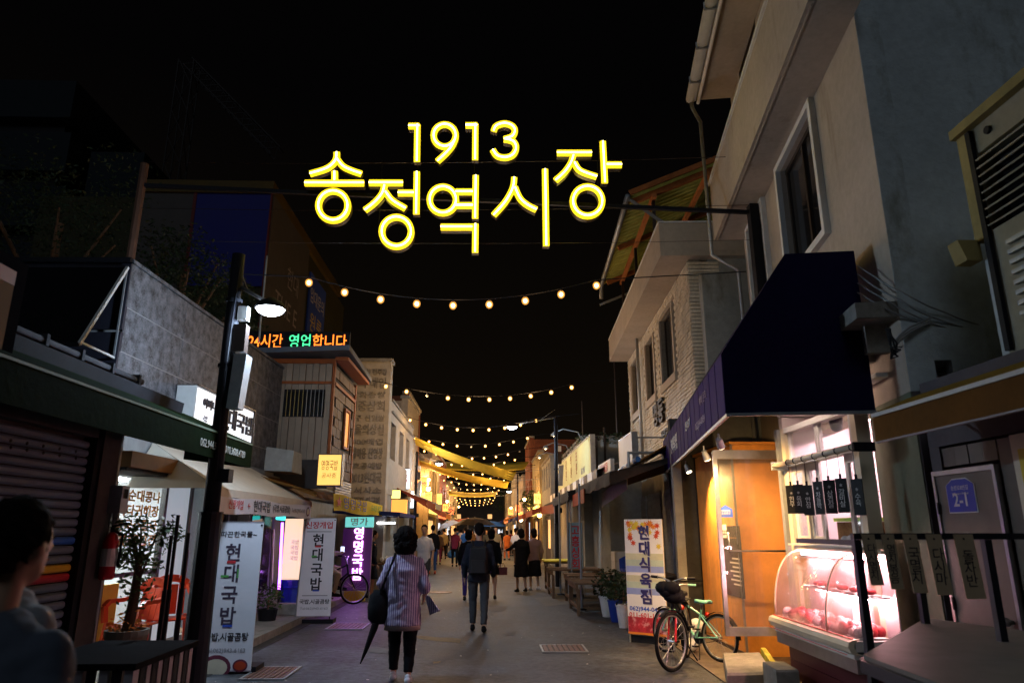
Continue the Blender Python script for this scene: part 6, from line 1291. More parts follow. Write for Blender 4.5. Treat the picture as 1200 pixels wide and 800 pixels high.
# ---- yellow shade sails
SAILM = mat('yellow_sail_cloth', (.88, .64, .08), .8, var=.12, scale=3, bump=.1)
SAILM.node_tree.nodes['Principled BSDF'].inputs['Subsurface Weight'].default_value = 0
def sail(pts, sag, label):
    a_, b_, c_, d_ = [Vector(p) for p in pts]; rows = []
    for i in range(9):
        f_ = i / 8; r_ = []
        for j in range(5):
            g_ = j / 4; p = a_.lerp(d_, f_).lerp(b_.lerp(c_, f_), g_); p.z -= sag * 4 * f_ * (1 - f_) * .5 + .12 * math.sin(math.pi * g_) * math.sin(math.pi * f_); r_.append(p)
        rows.append(r_)
    t = thing('shade_sail', sum(((a_ + b_ + c_ + d_) * .25,), Vector()), label, 'shade sail', 'yellow shade sails over the market')
    m = MB(); m.grid(rows, (0, 0, .012)); m.build('cloth', SAILM, t, smooth=True)
    for p, q_ in ((a_, Vector((-3.1, 0, .1))), (b_, Vector((-3.1, 0, .1))), (c_, Vector((3.1, 0, .1))), (d_, Vector((3.1, 0, .1)))):
        xx = (-3.15 if q_.x < 0 else 3.15) + bend(p.y); m = MB(); m.tube([p, (xx, p.y, p.z + .15)], .008, 5); m.build('guy_rope', GALV, t)
sail([yp(486, 512, 28), yp(487, 521, 29.5), yp(600, 563, 34.5), yp(605, 553, 35)], .3, 'nearest and longest yellow sail sloping down to the right')
sail([yp(491, 539, 33), yp(492, 546, 34.5), yp(594, 572, 40.5), yp(597, 564, 41)], .3, 'lower yellow sail sloping right below the longest one')
sail([yp(523, 541, 44), yp(523, 550, 42), yp(614, 550, 42), yp(620, 541, 44)], .15, 'flat yellow sail seen edge on behind the longest one')
sail([yp(525, 575, 52), yp(526, 580, 48), yp(580, 581, 48), yp(583, 576, 52)], .2, 'farthest small yellow sail over the street')
# ---- festoon strings
BULB = glow('bulb_glow', (1.0, .50, .13), 16)
BULB_HALO = bpy.data.materials.new('amber_halo_shell'); BULB_HALO.use_nodes = True; _n = BULB_HALO.node_tree.nodes; _n.remove(_n['Principled BSDF']); _a = _n.new('ShaderNodeBsdfTransparent'); _e = _n.new('ShaderNodeEmission'); _e.inputs[0].default_value = (1, .42, .08, 1); _e.inputs[1].default_value = .55; _s = _n.new('ShaderNodeAddShader'); BULB_HALO.node_tree.links.new(_a.outputs[0], _s.inputs[0]); BULB_HALO.node_tree.links.new(_e.outputs[0], _s.inputs[1]); BULB_HALO.node_tree.links.new(_s.outputs[0], _n['Material Output'].inputs[0])  # glowing shell put around each bulb to draw its amber halo
SOCK = BLACKM
Ys = [10, 18, 24, 28.3, 33.5, 38, 43, 48, 54, 60, 67, 74, 82, 90, 100]
bp = None
NEARL = ['nearest festoon string, hanging just below the big neon sign', 'second festoon string, level with the lettered wall building', 'third festoon string, in front of the right lamp pole', 'fourth festoon string, above the longest yellow sail']
def mk_bulb():
    t = bpy.data.objects.new('bulb', None)
    return t
sk_me = None; bl_me = None
_o = MB().ball((0, 0, 0), .036, 10, 8, (1, 1, 1.12)).build('bulb', mat('unlit_bulb_glass', (.35, .33, .3), .15, var=0, bump=0), None, smooth=True, local=True); off_me = _o.data; bpy.data.objects.remove(_o)
for i, y in enumerate(Ys):
    xL, xR = -2.76 + bend(y), 1.58 + bend(y); zE = 5.17 + (.03 * (i % 3)); sag = .34
    nb = 9 if i != 1 else 10
    if i == 1: xR = 2.1
    if i >= 3: xL -= .2
    lab = NEARL[i] if i < 4 else ['fifth', 'sixth', 'seventh', 'eighth', 'ninth', 'tenth', 'eleventh', 'twelfth', 'thirteenth', 'fourteenth', 'fifteenth and last'][i - 4] + ' festoon string counting along the street'
    t = thing('festoon_string', ((xL + xR) / 2, y, zE), lab, 'string lights', 'festoon strings across the market')
    cx_, hw = (xL + xR) / 2, (xR - xL) / 2
    def zz(x): return zE - sag * (1 - ((x - cx_) / hw) ** 2)
    # end poles / wall anchor of cable
    xe0, xe1 = (-3.15 if y > 12 else -4.5) + bend(y), (3.1 if y > 20 else 3.35) + bend(y)
    if i == 0: xe1 = 3.9; xe0 = -4.55
    pts = [(xe0, y, zE + .15)] + [(xL + (xR - xL) * k / 16, y, zz(xL + (xR - xL) * k / 16) + .09) for k in range(17)] + [(xe1, y, zE + .25)]
    m = MB(); m.tube(pts, .009 if y < 30 else .014, 5); m.build('cable', BLACKM, t)
    for k in range(nb):
        x = xL + (xR - xL) * k / (nb - 1); c = Vector((x, y, zz(x)))
        if sk_me is None:
            m = MB(); m.ball((0, 0, 0), .056, 12, 8, (1, 1, 1.1)); bo = m.build('bulb', BULB_HALO, None, smooth=True, local=True); bl_me = bo.data
            m = MB(); m.ball((0, 0, 0), .031, 10, 8, (1, 1, 1.1)); fo_ = m.build('filament', BULB, None, smooth=True, local=True); fl_me = fo_.data; bpy.data.objects.remove(fo_)
            m = MB(); m.tube([(0, 0, .035), (0, 0, .09)], .018, 8); so = m.build('socket', SOCK, None, local=True); sk_me = so.data
        else:
            bo = bpy.data.objects.new('bulb', bl_me); C.objects.link(bo); so = bpy.data.objects.new('socket', sk_me); C.objects.link(so)
        bo.data = bo.data if (i * 9 + k) not in (11, 31, 44, 60, 67, 83) else off_me; bo.parent = t; bo.location = c - t.location; so.parent = bo; so.location = (0, 0, 0)
        if bo.data is not off_me: fi = bpy.data.objects.new('filament', fl_me); C.objects.link(fi); fi.parent = bo
    # soft light of the string's own bulbs
    if True:
        for f_ in (.2, .5, .8):
            ld = bpy.data.lights.new('festoon', 'POINT'); ld.energy = ([12, 80, 50, 40, 50, 80, 80, 90] + [120] * 8)[i]; ld.color = (1, .60, .26); ld.shadow_soft_size = .25; lo = bpy.data.objects.new('festoon_light', ld); C.objects.link(lo); lo.parent = t; xx = xL + (xR - xL) * f_; lo.location = Vector((xx, y, zz(xx) - .12)) - t.location
# ---- other lamp poles
gR = gp(655, 690); lr = yp(600, 500, 21.5)
lamp_pole(1.98, 21.5, yp(645, 490, 21.5).z, lr.x - 1.98, lr.z, 'lamp pole on the right with a long arm reaching its white lamp leftwards'.replace(' leftwards', ' over the street'), 330, r0=.075, r1=.06)
ll = yp(515, 543, 31)
lamp_pole(-3.0, 28.6, yp(484, 529, 28.6).z, .9, yp(515, 543, 28.6).z, 'lamp pole on the left beside the tan building and the sails', 260, r0=.075, r1=.06, headr=.15)
lamp_pole(-3.2 + bend(60), 60, 5, .8, 4.6, 'small distant lamp pole on the left of the market', 200, r0=.07, r1=.05, boxes=False)
lamp_pole(2.4 + bend(50), 50, 5.4, -.6, 4.2, 'distant lamp pole on the right of the market', 60, r0=.07, r1=.05, boxes=False)
for k, (px, y0, y1, Yd, lab) in enumerate(((682, 470, 540, 26, 'thin dark rooftop mast over the yellow green sign'), (720, 425, 520, 24.5, 'taller thin rooftop mast beside the brick building'))):
    p, q_ = yp(px, y0, Yd), yp(px + 2, y1, Yd); m = MB(); m.tube([(p.x, Yd, 4.5), p], .03, 6); tag(m.build('rooftop_mast', BRONZE), lab, 'mast')
# ================================================================== NEON NAME SIGN ACROSS THE STREET
NY = 9.5
NEON = glow('neon_yellow_face', (1.0, .74, .015), 1.25); CORE = glow('neon_core', (1.0, .93, .50), 6.0); CASE = plain('dark_letter_casing', (.05, .035, .01), .5)
sgn = thing('neon_market_sign', (-.4, NY, 5.6), 'big glowing yellow neon letters spelling 1913 and the market name over the street', 'neon sign')
def npx(zx, zy): p = yp(330 + zx / 2.857, 120 + zy / 2.857, NY); return (p.x, p.z)
def ribbon(pts, w_, y0, y1, m, closed=False):
    n = len(pts); P2 = [Vector((p[0], p[1], 0)) for p in pts]; L = []; Rr = []
    for i, p in enumerate(P2):
        if closed: a_, c_ = P2[i - 1], P2[(i + 1) % n]
        else: a_, c_ = P2[max(i - 1, 0)], P2[min(i + 1, n - 1)]
        d1 = (p - a_); d2 = (c_ - p)
        if d1.length < 1e-6: d1 = d2
        if d2.length < 1e-6: d2 = d1
        d1.normalize(); d2.normalize(); t_ = (d1 + d2).normalized(); nn = Vector((-t_.y, t_.x, 0)); k = 1 / max(.5, nn.dot(Vector((-d1.y, d1.x, 0))))
        L.append(p + nn * w_ / 2 * k); Rr.append(p - nn * w_ / 2 * k)
    base = len(m.v)
    for i in range(n): m.v += [Vector((L[i].x, y0, L[i].y)), Vector((Rr[i].x, y0, Rr[i].y)), Vector((Rr[i].x, y1, Rr[i].y)), Vector((L[i].x, y1, L[i].y))]
    rng = range(n) if closed else range(n - 1)
    for i in rng:
        j = (i + 1) % n; a_, c_ = base + 4 * i, base + 4 * j
        for k in range(4): m.f.append((a_ + k, a_ + (k + 1) % 4, c_ + (k + 1) % 4, c_ + k))
    if not closed: m.f.append((base, base + 1, base + 2, base + 3)); e_ = base + 4 * (n - 1); m.f.append((e_ + 3, e_ + 2, e_ + 1, e_))
def ring(cx_, cy_, r_, n=28): return ([(cx_ + math.cos(2 * math.pi * k / n) * r_, cy_ + math.sin(2 * math.pi * k / n) * r_) for k in range(n)], True)
def S(*p): return (list(p), False)
def sm(pts, n=4):  # catmull smooth
    out = []; P_ = [pts[0]] + list(pts) + [pts[-1]]
    for i in range(1, len(P_) - 2):
        for k in range(n):
            t_ = k / n; q_ = []
            for d in (0, 1):
                p0, p1, p2, p3 = P_[i - 1][d], P_[i][d], P_[i + 1][d], P_[i + 2][d]
                q_.append(.5 * (2 * p1 + (p2 - p0) * t_ + (2 * p0 - 5 * p1 + 4 * p2 - p3) * t_ ** 2 + (3 * p1 - p0 - 3 * p2 + p3) * t_ ** 3))
            out.append(tuple(q_))
    out.append(pts[-1]); return (out, False)
glyphs = [
 ('digit', [S((425, 80), (461, 80)), S((455, 76), (453, 198))]),
 ('digit', [ring(546, 112, 37), sm([(582, 122), (570, 148), (548, 174), (522, 198)])]),
 ('digit', [S((616, 78), (655, 78)), S((649, 74), (648, 192))]),
 ('digit', [sm([(710, 97), (716, 83), (730, 75), (750, 72), (772, 80), (781, 96), (772, 115), (745, 124)]), sm([(745, 124), (775, 132), (785, 153), (775, 176), (750, 186), (722, 180), (707, 160)])]),
 ('syllable', [sm([(185, 168), (181, 196), (152, 222), (95, 240)]), sm([(186, 190), (205, 214), (232, 228), (267, 240)]), S((178, 232), (178, 262)), S((78, 271), (276, 271)), ring(173, 347, 49)]),
 ('syllable', [S((293, 270), (406, 270)), sm([(345, 278), (337, 306), (312, 336), (279, 362)]), sm([(348, 300), (372, 330), (415, 356)]), S((390, 304), (443, 304)), S((453, 234), (451, 374)), ring(385, 434, 49)]),
 ('syllable', [ring(540, 327, 44), S((583, 300), (640, 300)), S((583, 346), (640, 346)), S((650, 246), (648, 388)), S((533, 418), (638, 418)), S((649, 408), (648, 502))]),
 ('syllable', [sm([(779, 252), (773, 290), (748, 335), (710, 378)]), sm([(781, 285), (798, 322), (822, 344), (853, 360)]), S((882, 225), (886, 480))]),
 ('syllable', [S((922, 170), (1038, 170)), sm([(977, 178), (967, 206), (946, 236), (917, 262)]), sm([(980, 202), (1000, 230), (1055, 250)]), S((1075, 132), (1082, 270)), S((1088, 210), (1138, 210)), ring(1024, 332, 49)]),
]
for nm, strokes in glyphs:
    m1, m2, m3 = MB(), MB(), MB(); 
    for i, (pts, cl) in enumerate(strokes):
        pp_ = [npx(*p) for p in pts]; e_ = .0015 * i
        ribbon(pp_, .092, NY - .02 - e_, NY + .02, m1, cl); ribbon(pp_, .020, NY - .026 - e_ * 1.1 - .006, NY - .021 - e_, m2, cl); ribbon(pp_, .098, NY + .0205, NY + .11 + e_, m3, cl)
    p = m1.build(nm, NEON, sgn); m2.build('tube', CORE, p); m3.build('casing', CASE, p)
LW_ = npx(75, 270)
# supporting beam, posts and cables
PL = yp(163, 185, NY); PRt = RU.P(4.08, 7.12, .12)
zbm = yp(560, 222, NY + .16).z
t = thing('sign_gantry', (-.4, NY + .2, 4), 'black beam and posts carrying the neon sign between the two sides', 'gantry')
m = MB(); m.tube([(PL.x, NY + .18, 4.9), (PL.x, NY + .18, PL.z)], .06, 8); m.build('post', mat('rust_brown_post', (.16, .08, .05), .7), t)
ug = (NY + .18 - 5.65) / math.cos(math.radians(8.75)) - .02; gq = RU.P(ug, 0, .15); pr = Vector((gq.x, NY + .18, yp(888, 190, NY + .18).z + .05))
m = MB(); m.bar((pr.x, pr.y, 4.2), (pr.x, pr.y, min(pr.z, 6.38)), .14); m.build('post', BLACKM, t)
m = MB(); m.bar((PL.x, NY + .18, zbm), (pr.x, pr.y, min(pr.z, 6.38) - .12), .055); m.build('beam', BLACKM, t)
for (ya, yb_, r_) in ((190, 183, .009), (244, 240, .007), (281, 281, .006)):
    m = MB(); a_, c_ = yp(165, ya, NY + .16), yp(887, yb_, NY + .16); md = (a_ + c_) / 2; md.z -= .06
    m.tube([a_, a_.lerp(md, .5) - Vector((0, 0, .02)), md, md.lerp(c_, .5) - Vector((0, 0, .02)), c_], r_ * .6, 5); m.build('cable', BRONZE, t)
for (px, z0_) in ((388, 0), (448, 0), (490, 0), (556, 0), (641, 0), (700, 0)):
    a_ = yp(px, 188, NY + .14); c_ = yp(px, 282 if px in (448, 556, 641) else 222, NY + .14); m = MB(); m.tube([a_, (a_.x, a_.y, c_.z)], .008, 5); m.build('hanger', BLACKM, t)
for x_, z_ in ((-1.6, 6.4), (1.2, 6.6)):
    ld = bpy.data.lights.new('neon_spill', 'POINT'); ld.energy = 9; ld.color = (1, .80, .12); ld.shadow_soft_size = .3
    lo = bpy.data.objects.new('neon_spill', ld); C.objects.link(lo); lo.parent = sgn; lo.location = Vector((x_, NY + .25, z_)) - sgn.location
# ================================================================== DIM BACKGROUND ON THE LEFT
b = thing('panel_clad_building', (-17, 45, 0), 'tall dim building clad with grey and deep blue panels behind the granite roof', 'building')
y_ = 40
DG = mat('dim_grey_panel', (.11, .105, .105), .8, var=.15); DB = mat('deep_blue_panel', (.012, .016, .22), .6, var=.1); DT = mat('ochre_trim_dark', (.12, .08, .015), .7); DGR = mat('dim_green_wall', (.06, .06, .035), .8)
c0, c1, c2, c3 = yp(165, 222, y_).x, yp(232, 222, y_).x, yp(318, 222, y_).x, yp(320, 222, y_).x
ztop = yp(240, 212, y_).z; zp = yp(240, 226, y_).z; zb2 = yp(280, 335, y_).z
part('core', DGR, b, (c0 - 6, c3, y_ + .1, y_ + 22, 0, zp - .3)); part('panel', DG, b, (c0, c1 - .2, y_, y_ + .09, zb2 - 6, zp)); part('panel', DB, b, (c1, c2, y_, y_ + .09, zb2, zp)); part('top_trim', DT, b, (c0, c3 + .05, y_ - .1, y_ + 20, zp + .01, ztop)); part('side_trim', plain('dark_red_trim', (.15, .02, .02)), b, (c1 - .19, c1 - .01, y_ - .05, y_ + .09, zb2 - 6, zp)); part('side_trim', plain('dark_red_trim', (.15, .02, .02)), b, (c2 + .01, c3, y_ - .05, y_ + .09, zb2 - 6, zp))
SF = Fac(c3 + .06, y_, 0, -1)
SF.part('side_panel', DG, b, (0.1, 9, 8, zp, -.05, .0)); text('현대', SF.P(5.5, zp - 4, .03), SF.d, Z3, 1.6, GRYP, b); text('THE E', SF.P(4.5, zp - 6.2, .03), SF.d, Z3, 1.7, GRYP, b, width=5)
SF.part('side_banner', BLUP, b, (9.6, 14.5, 8, zp - 1.5, -.05, .08)); SF.part('banner_patch', YELP, b, (9.8, 14.3, 9, 12, .081, .1)); text('452-4', SF.P(12, 10.2, .11), SF.d, Z3, 1.6, NAVP, b, width=4); text('임대문의', SF.P(12, zp - 3.2, .09), SF.d, Z3, 1.3, WHITEP, b, width=4.2); text('원룸', SF.P(12, zp - 5.2, .09), SF.d, Z3, 1.6, YELP, b, width=3.6)
b = thing('stepped_tower_block', (-36, 50, 0), 'barely visible stepped grey building at the upper left', 'building')
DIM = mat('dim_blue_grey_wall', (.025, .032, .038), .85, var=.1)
q0 = yp(90, 95, 45); q1 = yp(155, 215, 45)
for k in range(4):
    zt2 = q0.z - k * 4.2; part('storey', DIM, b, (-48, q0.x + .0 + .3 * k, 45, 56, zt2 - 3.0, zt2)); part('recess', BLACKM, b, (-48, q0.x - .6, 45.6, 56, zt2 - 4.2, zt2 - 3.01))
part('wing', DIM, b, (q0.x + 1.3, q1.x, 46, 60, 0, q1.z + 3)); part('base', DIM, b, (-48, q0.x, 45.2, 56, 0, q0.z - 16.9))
# tower crane, hardly visible
b = thing('tower_crane', (-30, 90, 0), 'barely visible tower crane above the far roofs at the upper left', 'crane')
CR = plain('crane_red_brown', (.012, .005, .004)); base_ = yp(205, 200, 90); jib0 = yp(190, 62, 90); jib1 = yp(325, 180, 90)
def truss(a_, c_, w_, nm, par, n=16):
    a_, c_ = Vector(a_), Vector(c_); m = MB(); d = (c_ - a_).normalized(); s_ = d.cross(Vector((0, 1, 0))).normalized() * w_ / 2; f_ = Vector((0, w_ / 2, 0))
    cs_ = [s_ + f_, -s_ + f_, -s_ - f_, s_ - f_]
    for o_ in cs_: m.bar(a_ + o_, c_ + o_, .15)
    for k in range(n):
        p, q_ = a_.lerp(c_, k / n), a_.lerp(c_, (k + 1) / n)
        for j in range(4): m.bar(p + cs_[j], q_ + cs_[(j + 1) % 4], .10)
    m.build(nm, CR, par)
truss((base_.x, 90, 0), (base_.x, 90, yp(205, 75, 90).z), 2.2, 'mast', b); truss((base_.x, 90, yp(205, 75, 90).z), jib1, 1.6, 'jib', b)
# roadside trees behind the granite building
for k, (px, py, Yd, r_, lab) in enumerate(((215, 320, 15.5, 1.25, 'leafy dark tree rising behind the granite coping, nearest the lamp pole'), (70, 262, 15, 1.9, 'broad dark tree above the dark side wall, left of the rusty post'.replace('left of', 'beside')), (262, 372, 18, 1.0, 'lower dark foliage tree just behind the lit lamp head'))):
    c = yp(px, py, Yd); t = thing('dark_tree', (c.x, c.y, 0), lab, 'tree', 'dark trees behind the granite building'); rt2 = random.Random(k + 30); m = MB()
    for j in range(10): d = Vector((rt2.gauss(0, 1), rt2.gauss(0, 1), rt2.gauss(0, .8))).normalized() * r_ * rt2.uniform(.3, .95); leaves(m, c + d, r_ * .5, 300, .055, rt2)
    m.build('crown', LEAFD, t, fix=False)
    m = MB(); m.tube([(c.x, c.y, 0), (c.x + .1, c.y, c.z * .6), (c.x, c.y, c.z)], [.16, .12, .06], 8)
    for j in range(6): a_ = j * 1.05; m.tube([(c.x, c.y, c.z * .75), (c.x + math.cos(a_) * r_ * .7, c.y + math.sin(a_) * r_ * .7, c.z + rt2.uniform(-.3, .6))], [.05, .02], 6)
    m.build('trunk', OLDWOOD, t)
# ================================================================== BICYCLES
def bicycle(name_label, frame_m, saddle_m, steer, tyre_m, loc, rz, wheel_r=.325, basket=None, rack=True, grip=BLACKM, lean=0.0, red_fork=None, grp='parked bicycles'):
    t = thing('bicycle', (0, 0, 0), name_label, 'bicycle', grp)
    wb = 1.02; r_ = wheel_r
    def wheel(cx_, ang):
        # wheel plane contains z and the direction (cos, sin)
        d = Vector((math.sin(ang), math.cos(ang), 0)); n = Vector((d.y, -d.x, 0)); c = Vector((0, cx_, r_))
        def circ(rr_, k, N): a_ = 2 * math.pi * k / N; return c + d * math.cos(a_) * rr_ + Z3 * math.sin(a_) * rr_
        def torus(rr_, rt_, N, M_, mt, nm, par):
            m = MB()
            for k in range(N):
                a_ = 2 * math.pi * k / N; rad = d * math.cos(a_) + Z3 * math.sin(a_)
                for j in range(M_): b_ = 2 * math.pi * j / M_; m.v.append(c + rad * (rr_ + rt_ * math.cos(b_)) + n * rt_ * math.sin(b_))
            for k in range(N):
                for j in range(M_): k2, j2 = (k + 1) % N, (j + 1) % M_; m.f.append((k * M_ + j, k * M_ + j2, k2 * M_ + j2, k2 * M_ + j))
            return m.build(nm, mt, par, smooth=True)
        w_ = torus(r_ - .02, .021, 36, 8, tyre_m, 'wheel', t); torus(r_ - .045, .012, 36, 6, STEEL, 'rim', w_)
        m = MB(); m.tube([c - n * .045, c + n * .045], .02, 8); m.build('hub', STEEL, w_)
        m = MB()
        for k in range(18): m.tube([c + n * (.03 if k % 2 else -.03), circ(r_ - .05, k, 18)], .0022, 4, cap=False)
        m.build('spokes', STEEL, w_); return w_
    wheel(0, 0)
    ang = steer; head = Vector((0, .90, .80)); fc = Vector((0, wb, r_)); wheel(wb, ang)
    bb, st, rr_ = Vector((0, .42, .28)), Vector((0, .31, .68)), Vector((0, 0, r_)); ht, hb = Vector((0, .83, .82)), Vector((0, .87, .66))
    m = MB()
    for a_, c_, q_ in ((bb, st, .017), (bb, hb, .020), (st - Z3 * .08, ht, .017), (ht + Z3 * .03, hb - Z3 * .02, .022)): m.tube([a_, c_], q_, 8)
    for s in (-1, 1): m.tube([bb + Vector((s * .02, 0, 0)), rr_ + Vector((s * .055, 0, 0))], .010, 6); m.tube([st - Z3 * .08 + Vector((s * .02, 0, 0)), rr_ + Vector((s * .055, 0, 0))], .009, 6)
    m.build('frame', frame_m, t, smooth=False)
    n = Vector((math.cos(ang), -math.sin(ang), 0)); m = MB()
    for s in (-1, 1): m.tube([hb - Z3 * .03 + n * s * .045, fc + n * s * .05], .012, 6)
    m.tube([hb - Z3 * .03 - n * .05, hb - Z3 * .03 + n * .05], .014, 6); m.build('fork', red_fork or frame_m, t)
    top = ht + Vector((0, -.02, .14)); m = MB(); m.tube([ht, top], .014, 8); m.tube([top - n * .29 + Vector((0, -.08, .05)), top - n * .14 + Vector((0, 0, .05)), top, top + n * .14 + Vector((0, 0, .05)), top + n * .29 + Vector((0, -.08, .05))], .011, 8); m.build('handlebar', STEEL, t, smooth=True)
    for s in (-1, 1): m = MB(); m.tube([top + n * s * .21 + Vector((0, -.035, .05)), top + n * s * .31 + Vector((0, -.09, .05))], .017, 8); m.build('grip', grip, t)
    m = MB(); m.tube([st, st + Vector((0, -.02, .10))], .013, 6); m.build('seat_post', STEEL, t)
    m = MB(); sd = st + Vector((0, -.02, .12)); m.grid([[sd + Vector((x_ * .08 * wd_, y_, .02 - .02 * abs(x_) + dz)) for x_ in (-1, -.5, 0, .5, 1)] for y_, wd_, dz in ((-.13, .9, .01), (-.08, 1.05, 0), (0, .7, -.005), (.08, .3, 0), (.14, .15, 0))], (0, 0, -.035)); m.build('saddle', saddle_m, t, smooth=True)
    m = MB(); m.lathe(bb, [(.085, -.006), (.09, 0), (.085, .006)], 18, axis=0); m.v = [v + Vector((.05, 0, 0)) for v in m.v]; m.build('chainring', BLACKM, t)
    m = MB(); m.tube([bb + Vector((.065, 0, 0)), bb + Vector((.07, .10, -.13))], .010, 6); m.tube([bb + Vector((-.065, 0, 0)), bb + Vector((-.07, -.10, .13))], .010, 6)
    m.build('crank', STEEL, t); part('pedal', BLACKM, t, (.07, .16, .48, .56, .135, .155)); part('pedal', BLACKM, t, (-.16, -.07, .28, .36, .40, .42))
    m = MB(); m.tube([bb + Vector((.055, 0, .085)), rr_ + Vector((.055, 0, .035))], .004, 4); m.tube([bb + Vector((.055, 0, -.085)), rr_ + Vector((.055, 0, -.035))], .004, 4); m.build('chain', BLACKM, t)
    for cx_, a_ in ((0, 0), (wb, ang)):
        dd = Vector((math.sin(a_), math.cos(a_), 0)); nn = Vector((dd.y, -dd.x, 0)); c = Vector((0, cx_, r_)); m = MB()
        rows = [[c + dd * math.cos(q_) * (r_ + .02) + Z3 * math.sin(q_) * (r_ + .02) + nn * w_ for w_ in (-.028, 0, .028)] for q_ in [math.pi * (.25 + .75 * k / 8) if cx_ == 0 else math.pi * (.30 + .62 * k / 8) for k in range(9)]]
        m.grid(rows, (0, 0, .003)); m.build('mudguard', BLACKM, t, smooth=True)
    if rack: part('rack', BLACKM, t, (-.06, .06, -.20, .16, .69, .705)); m = MB(); m.tube([(-.06, -.1, .69), (-.06, 0, r_)], .006, 5); m.tube([(.06, -.1, .69), (.06, 0, r_)], .006, 5); m.build('rack_stay', BLACKM, t)
    m = MB(); m.tube([bb + Vector((-.03, -.08, -.02)), Vector((-.16, .24, .01))], .008, 6); m.build('kickstand', BLACKM, t)
    if basket:
        m = MB(); c = top + Vector((0, .13, -.10))
        for k in range(7): m.ball(c + Vector((R.uniform(-.08, .08), R.uniform(-.05, .05), R.uniform(-.06, .05))), .10, 8, 6, (1.1, .9, .8))
        tag(m.build('bag', basket, t, smooth=True), 'crumpled black bag stuffed over the handlebar')
    m = MB(); m.ball(st + Vector((0, -.10, -.06)), .035, 8, 6); m.build('reflector', plain('red_reflector', (.7, .02, .01), .2), t, smooth=True)
    t.location = (loc[0], loc[1], .015); t.rotation_euler = (0, lean, rz); return t
MINT = plain('mint_paint', (.22, .58, .50), .3)
ra = gp(845, 776); fa = gp(800, 762)
hd = math.atan2(-(2.42 - 3.0), 10.1 - 9.25)
bk = bicycle('mint green bicycle with mint saddle leaning by the wooden booth', MINT, MINT, .25, RUBBER, (2.84, 9.25), .62, grip=MINT, rack=False, lean=.06); bk.scale = (.86, .86, .86)
bicycle('dark bicycle with a black bag over its handlebar and a red fork', BLACKM, BLACKM, .42, RUBBER, (2.52, 9.58), math.pi - .42, basket=plain('black_bag_cloth', (.012, .012, .016), .85), red_fork=plain('red_fork_paint', (.5, .02, .03), .3))
bicycle('old dark bicycle beside the violet vertical sign, with a man sitting on it', BLACKM, BLACKM, -.15, RUBBER, (yp(379, 640, 16.15).x - .28, 16.05), -1.25, grp='bicycles on the left', rack=True)
# white plastic bag between the bikes
m = MB()
for k in range(4): m.ball((2.75 + R.uniform(-.06, .06), 10.0, .12 + k * .07), .11, 8, 6)
tag(m.build('plastic_bag', BAGM, None, smooth=True), 'pale plastic bag on the ground between the two parked bicycles', 'bag')
# ================================================================== PEOPLE
SKIN = mat('skin', (.50, .29, .19), .55, var=.08, bump=.03, scale=12); SKINP = SKIN
HAIR = mat('black_hair', (.008, .006, .006), .85, var=.3, bump=.6, scale=60)
def loft(m, secs, n=16):
    base = len(m.v)
    for c, rx, ry in secs:
        for k in range(n): a_ = 2 * math.pi * k / n; m.v.append(Vector((c[0] + math.cos(a_) * rx, c[1] + math.sin(a_) * ry, c[2])))
    for i in range(len(secs) - 1):
        for k in range(n): k2 = (k + 1) % n; m.f.append((base + i * n + k, base + i * n + k2, base + (i + 1) * n + k2, base + (i + 1) * n + k))
    m.f.append(tuple(base + k for k in range(n - 1, -1, -1))); e_ = base + (len(secs) - 1) * n; m.f.append(tuple(e_ + k for k in range(n)))
    return m
def capsule(m, a_, c_, r0, r1, n=10):
    a_, c_ = Vector(a_), Vector(c_); m.tube([a_, c_], [r0, r1], n); m.ball(a_, r0, n, 8); m.ball(c_, r1, n, 8)
WRK = bpy.data.textures.new('cloth_wrinkles', 'CLOUDS'); WRK.noise_scale = .07; WRK.noise_depth = 3
def melt(m, name, mt, parent, voxel, smooth=3, extra=None):
    me = bpy.data.meshes.new('tmp'); me.from_pydata([tuple(v) for v in m.v], [], m.f)
    bm = bmesh.new(); bm.from_mesh(me); bmesh.ops.remove_doubles(bm, verts=bm.verts, dist=1e-6); bmesh.ops.recalc_face_normals(bm, faces=bm.faces); bm.to_mesh(me); bm.free()
    o = bpy.data.objects.new('tmp', me); C.objects.link(o)
    r_ = o.modifiers.new('r', 'REMESH'); r_.mode = 'VOXEL'; r_.voxel_size = voxel; r_.use_smooth_shade = True
    s_ = o.modifiers.new('s', 'SMOOTH'); s_.factor = .6; s_.iterations = smooth
    if name in ('shirt', 'trousers', 'skirt') and voxel < .025:
        d_ = o.modifiers.new('d', 'DISPLACE'); d_.texture = WRK; d_.strength = .028; d_.mid_level = .5; d_.texture_coords = 'LOCAL'
    if name == 'hair' and voxel < .012:
        d_ = o.modifiers.new('d', 'DISPLACE'); tx = bpy.data.textures.new('hair_tufts', 'CLOUDS'); tx.noise_scale = .018; d_.texture = tx; d_.strength = .022
    me2 = bpy.data.meshes.new_from_object(o.evaluated_get(bpy.context.evaluated_depsgraph_get())); bpy.data.objects.remove(o)
    me2.name = name; me2.materials.clear(); me2.materials.append(mt); me2.shade_smooth()
    ob = bpy.data.objects.new(name, me2); C.objects.link(ob); ob.parent = parent; return ob
NAVJ = mat('dark_navy_cloth', (.018, .022, .035), .85, var=.2, bump=.3, scale=14); BLKC = mat('black_cloth', (.009, .009, .011), .9, var=.2, bump=.3, scale=14)
GRYT = mat('grey_trouser_cloth', (.055, .06, .07), .85, var=.2, bump=.3, scale=14); WHTC = mat('white_cotton', (.66, .66, .72), .85, var=.1, bump=.3, scale=12)
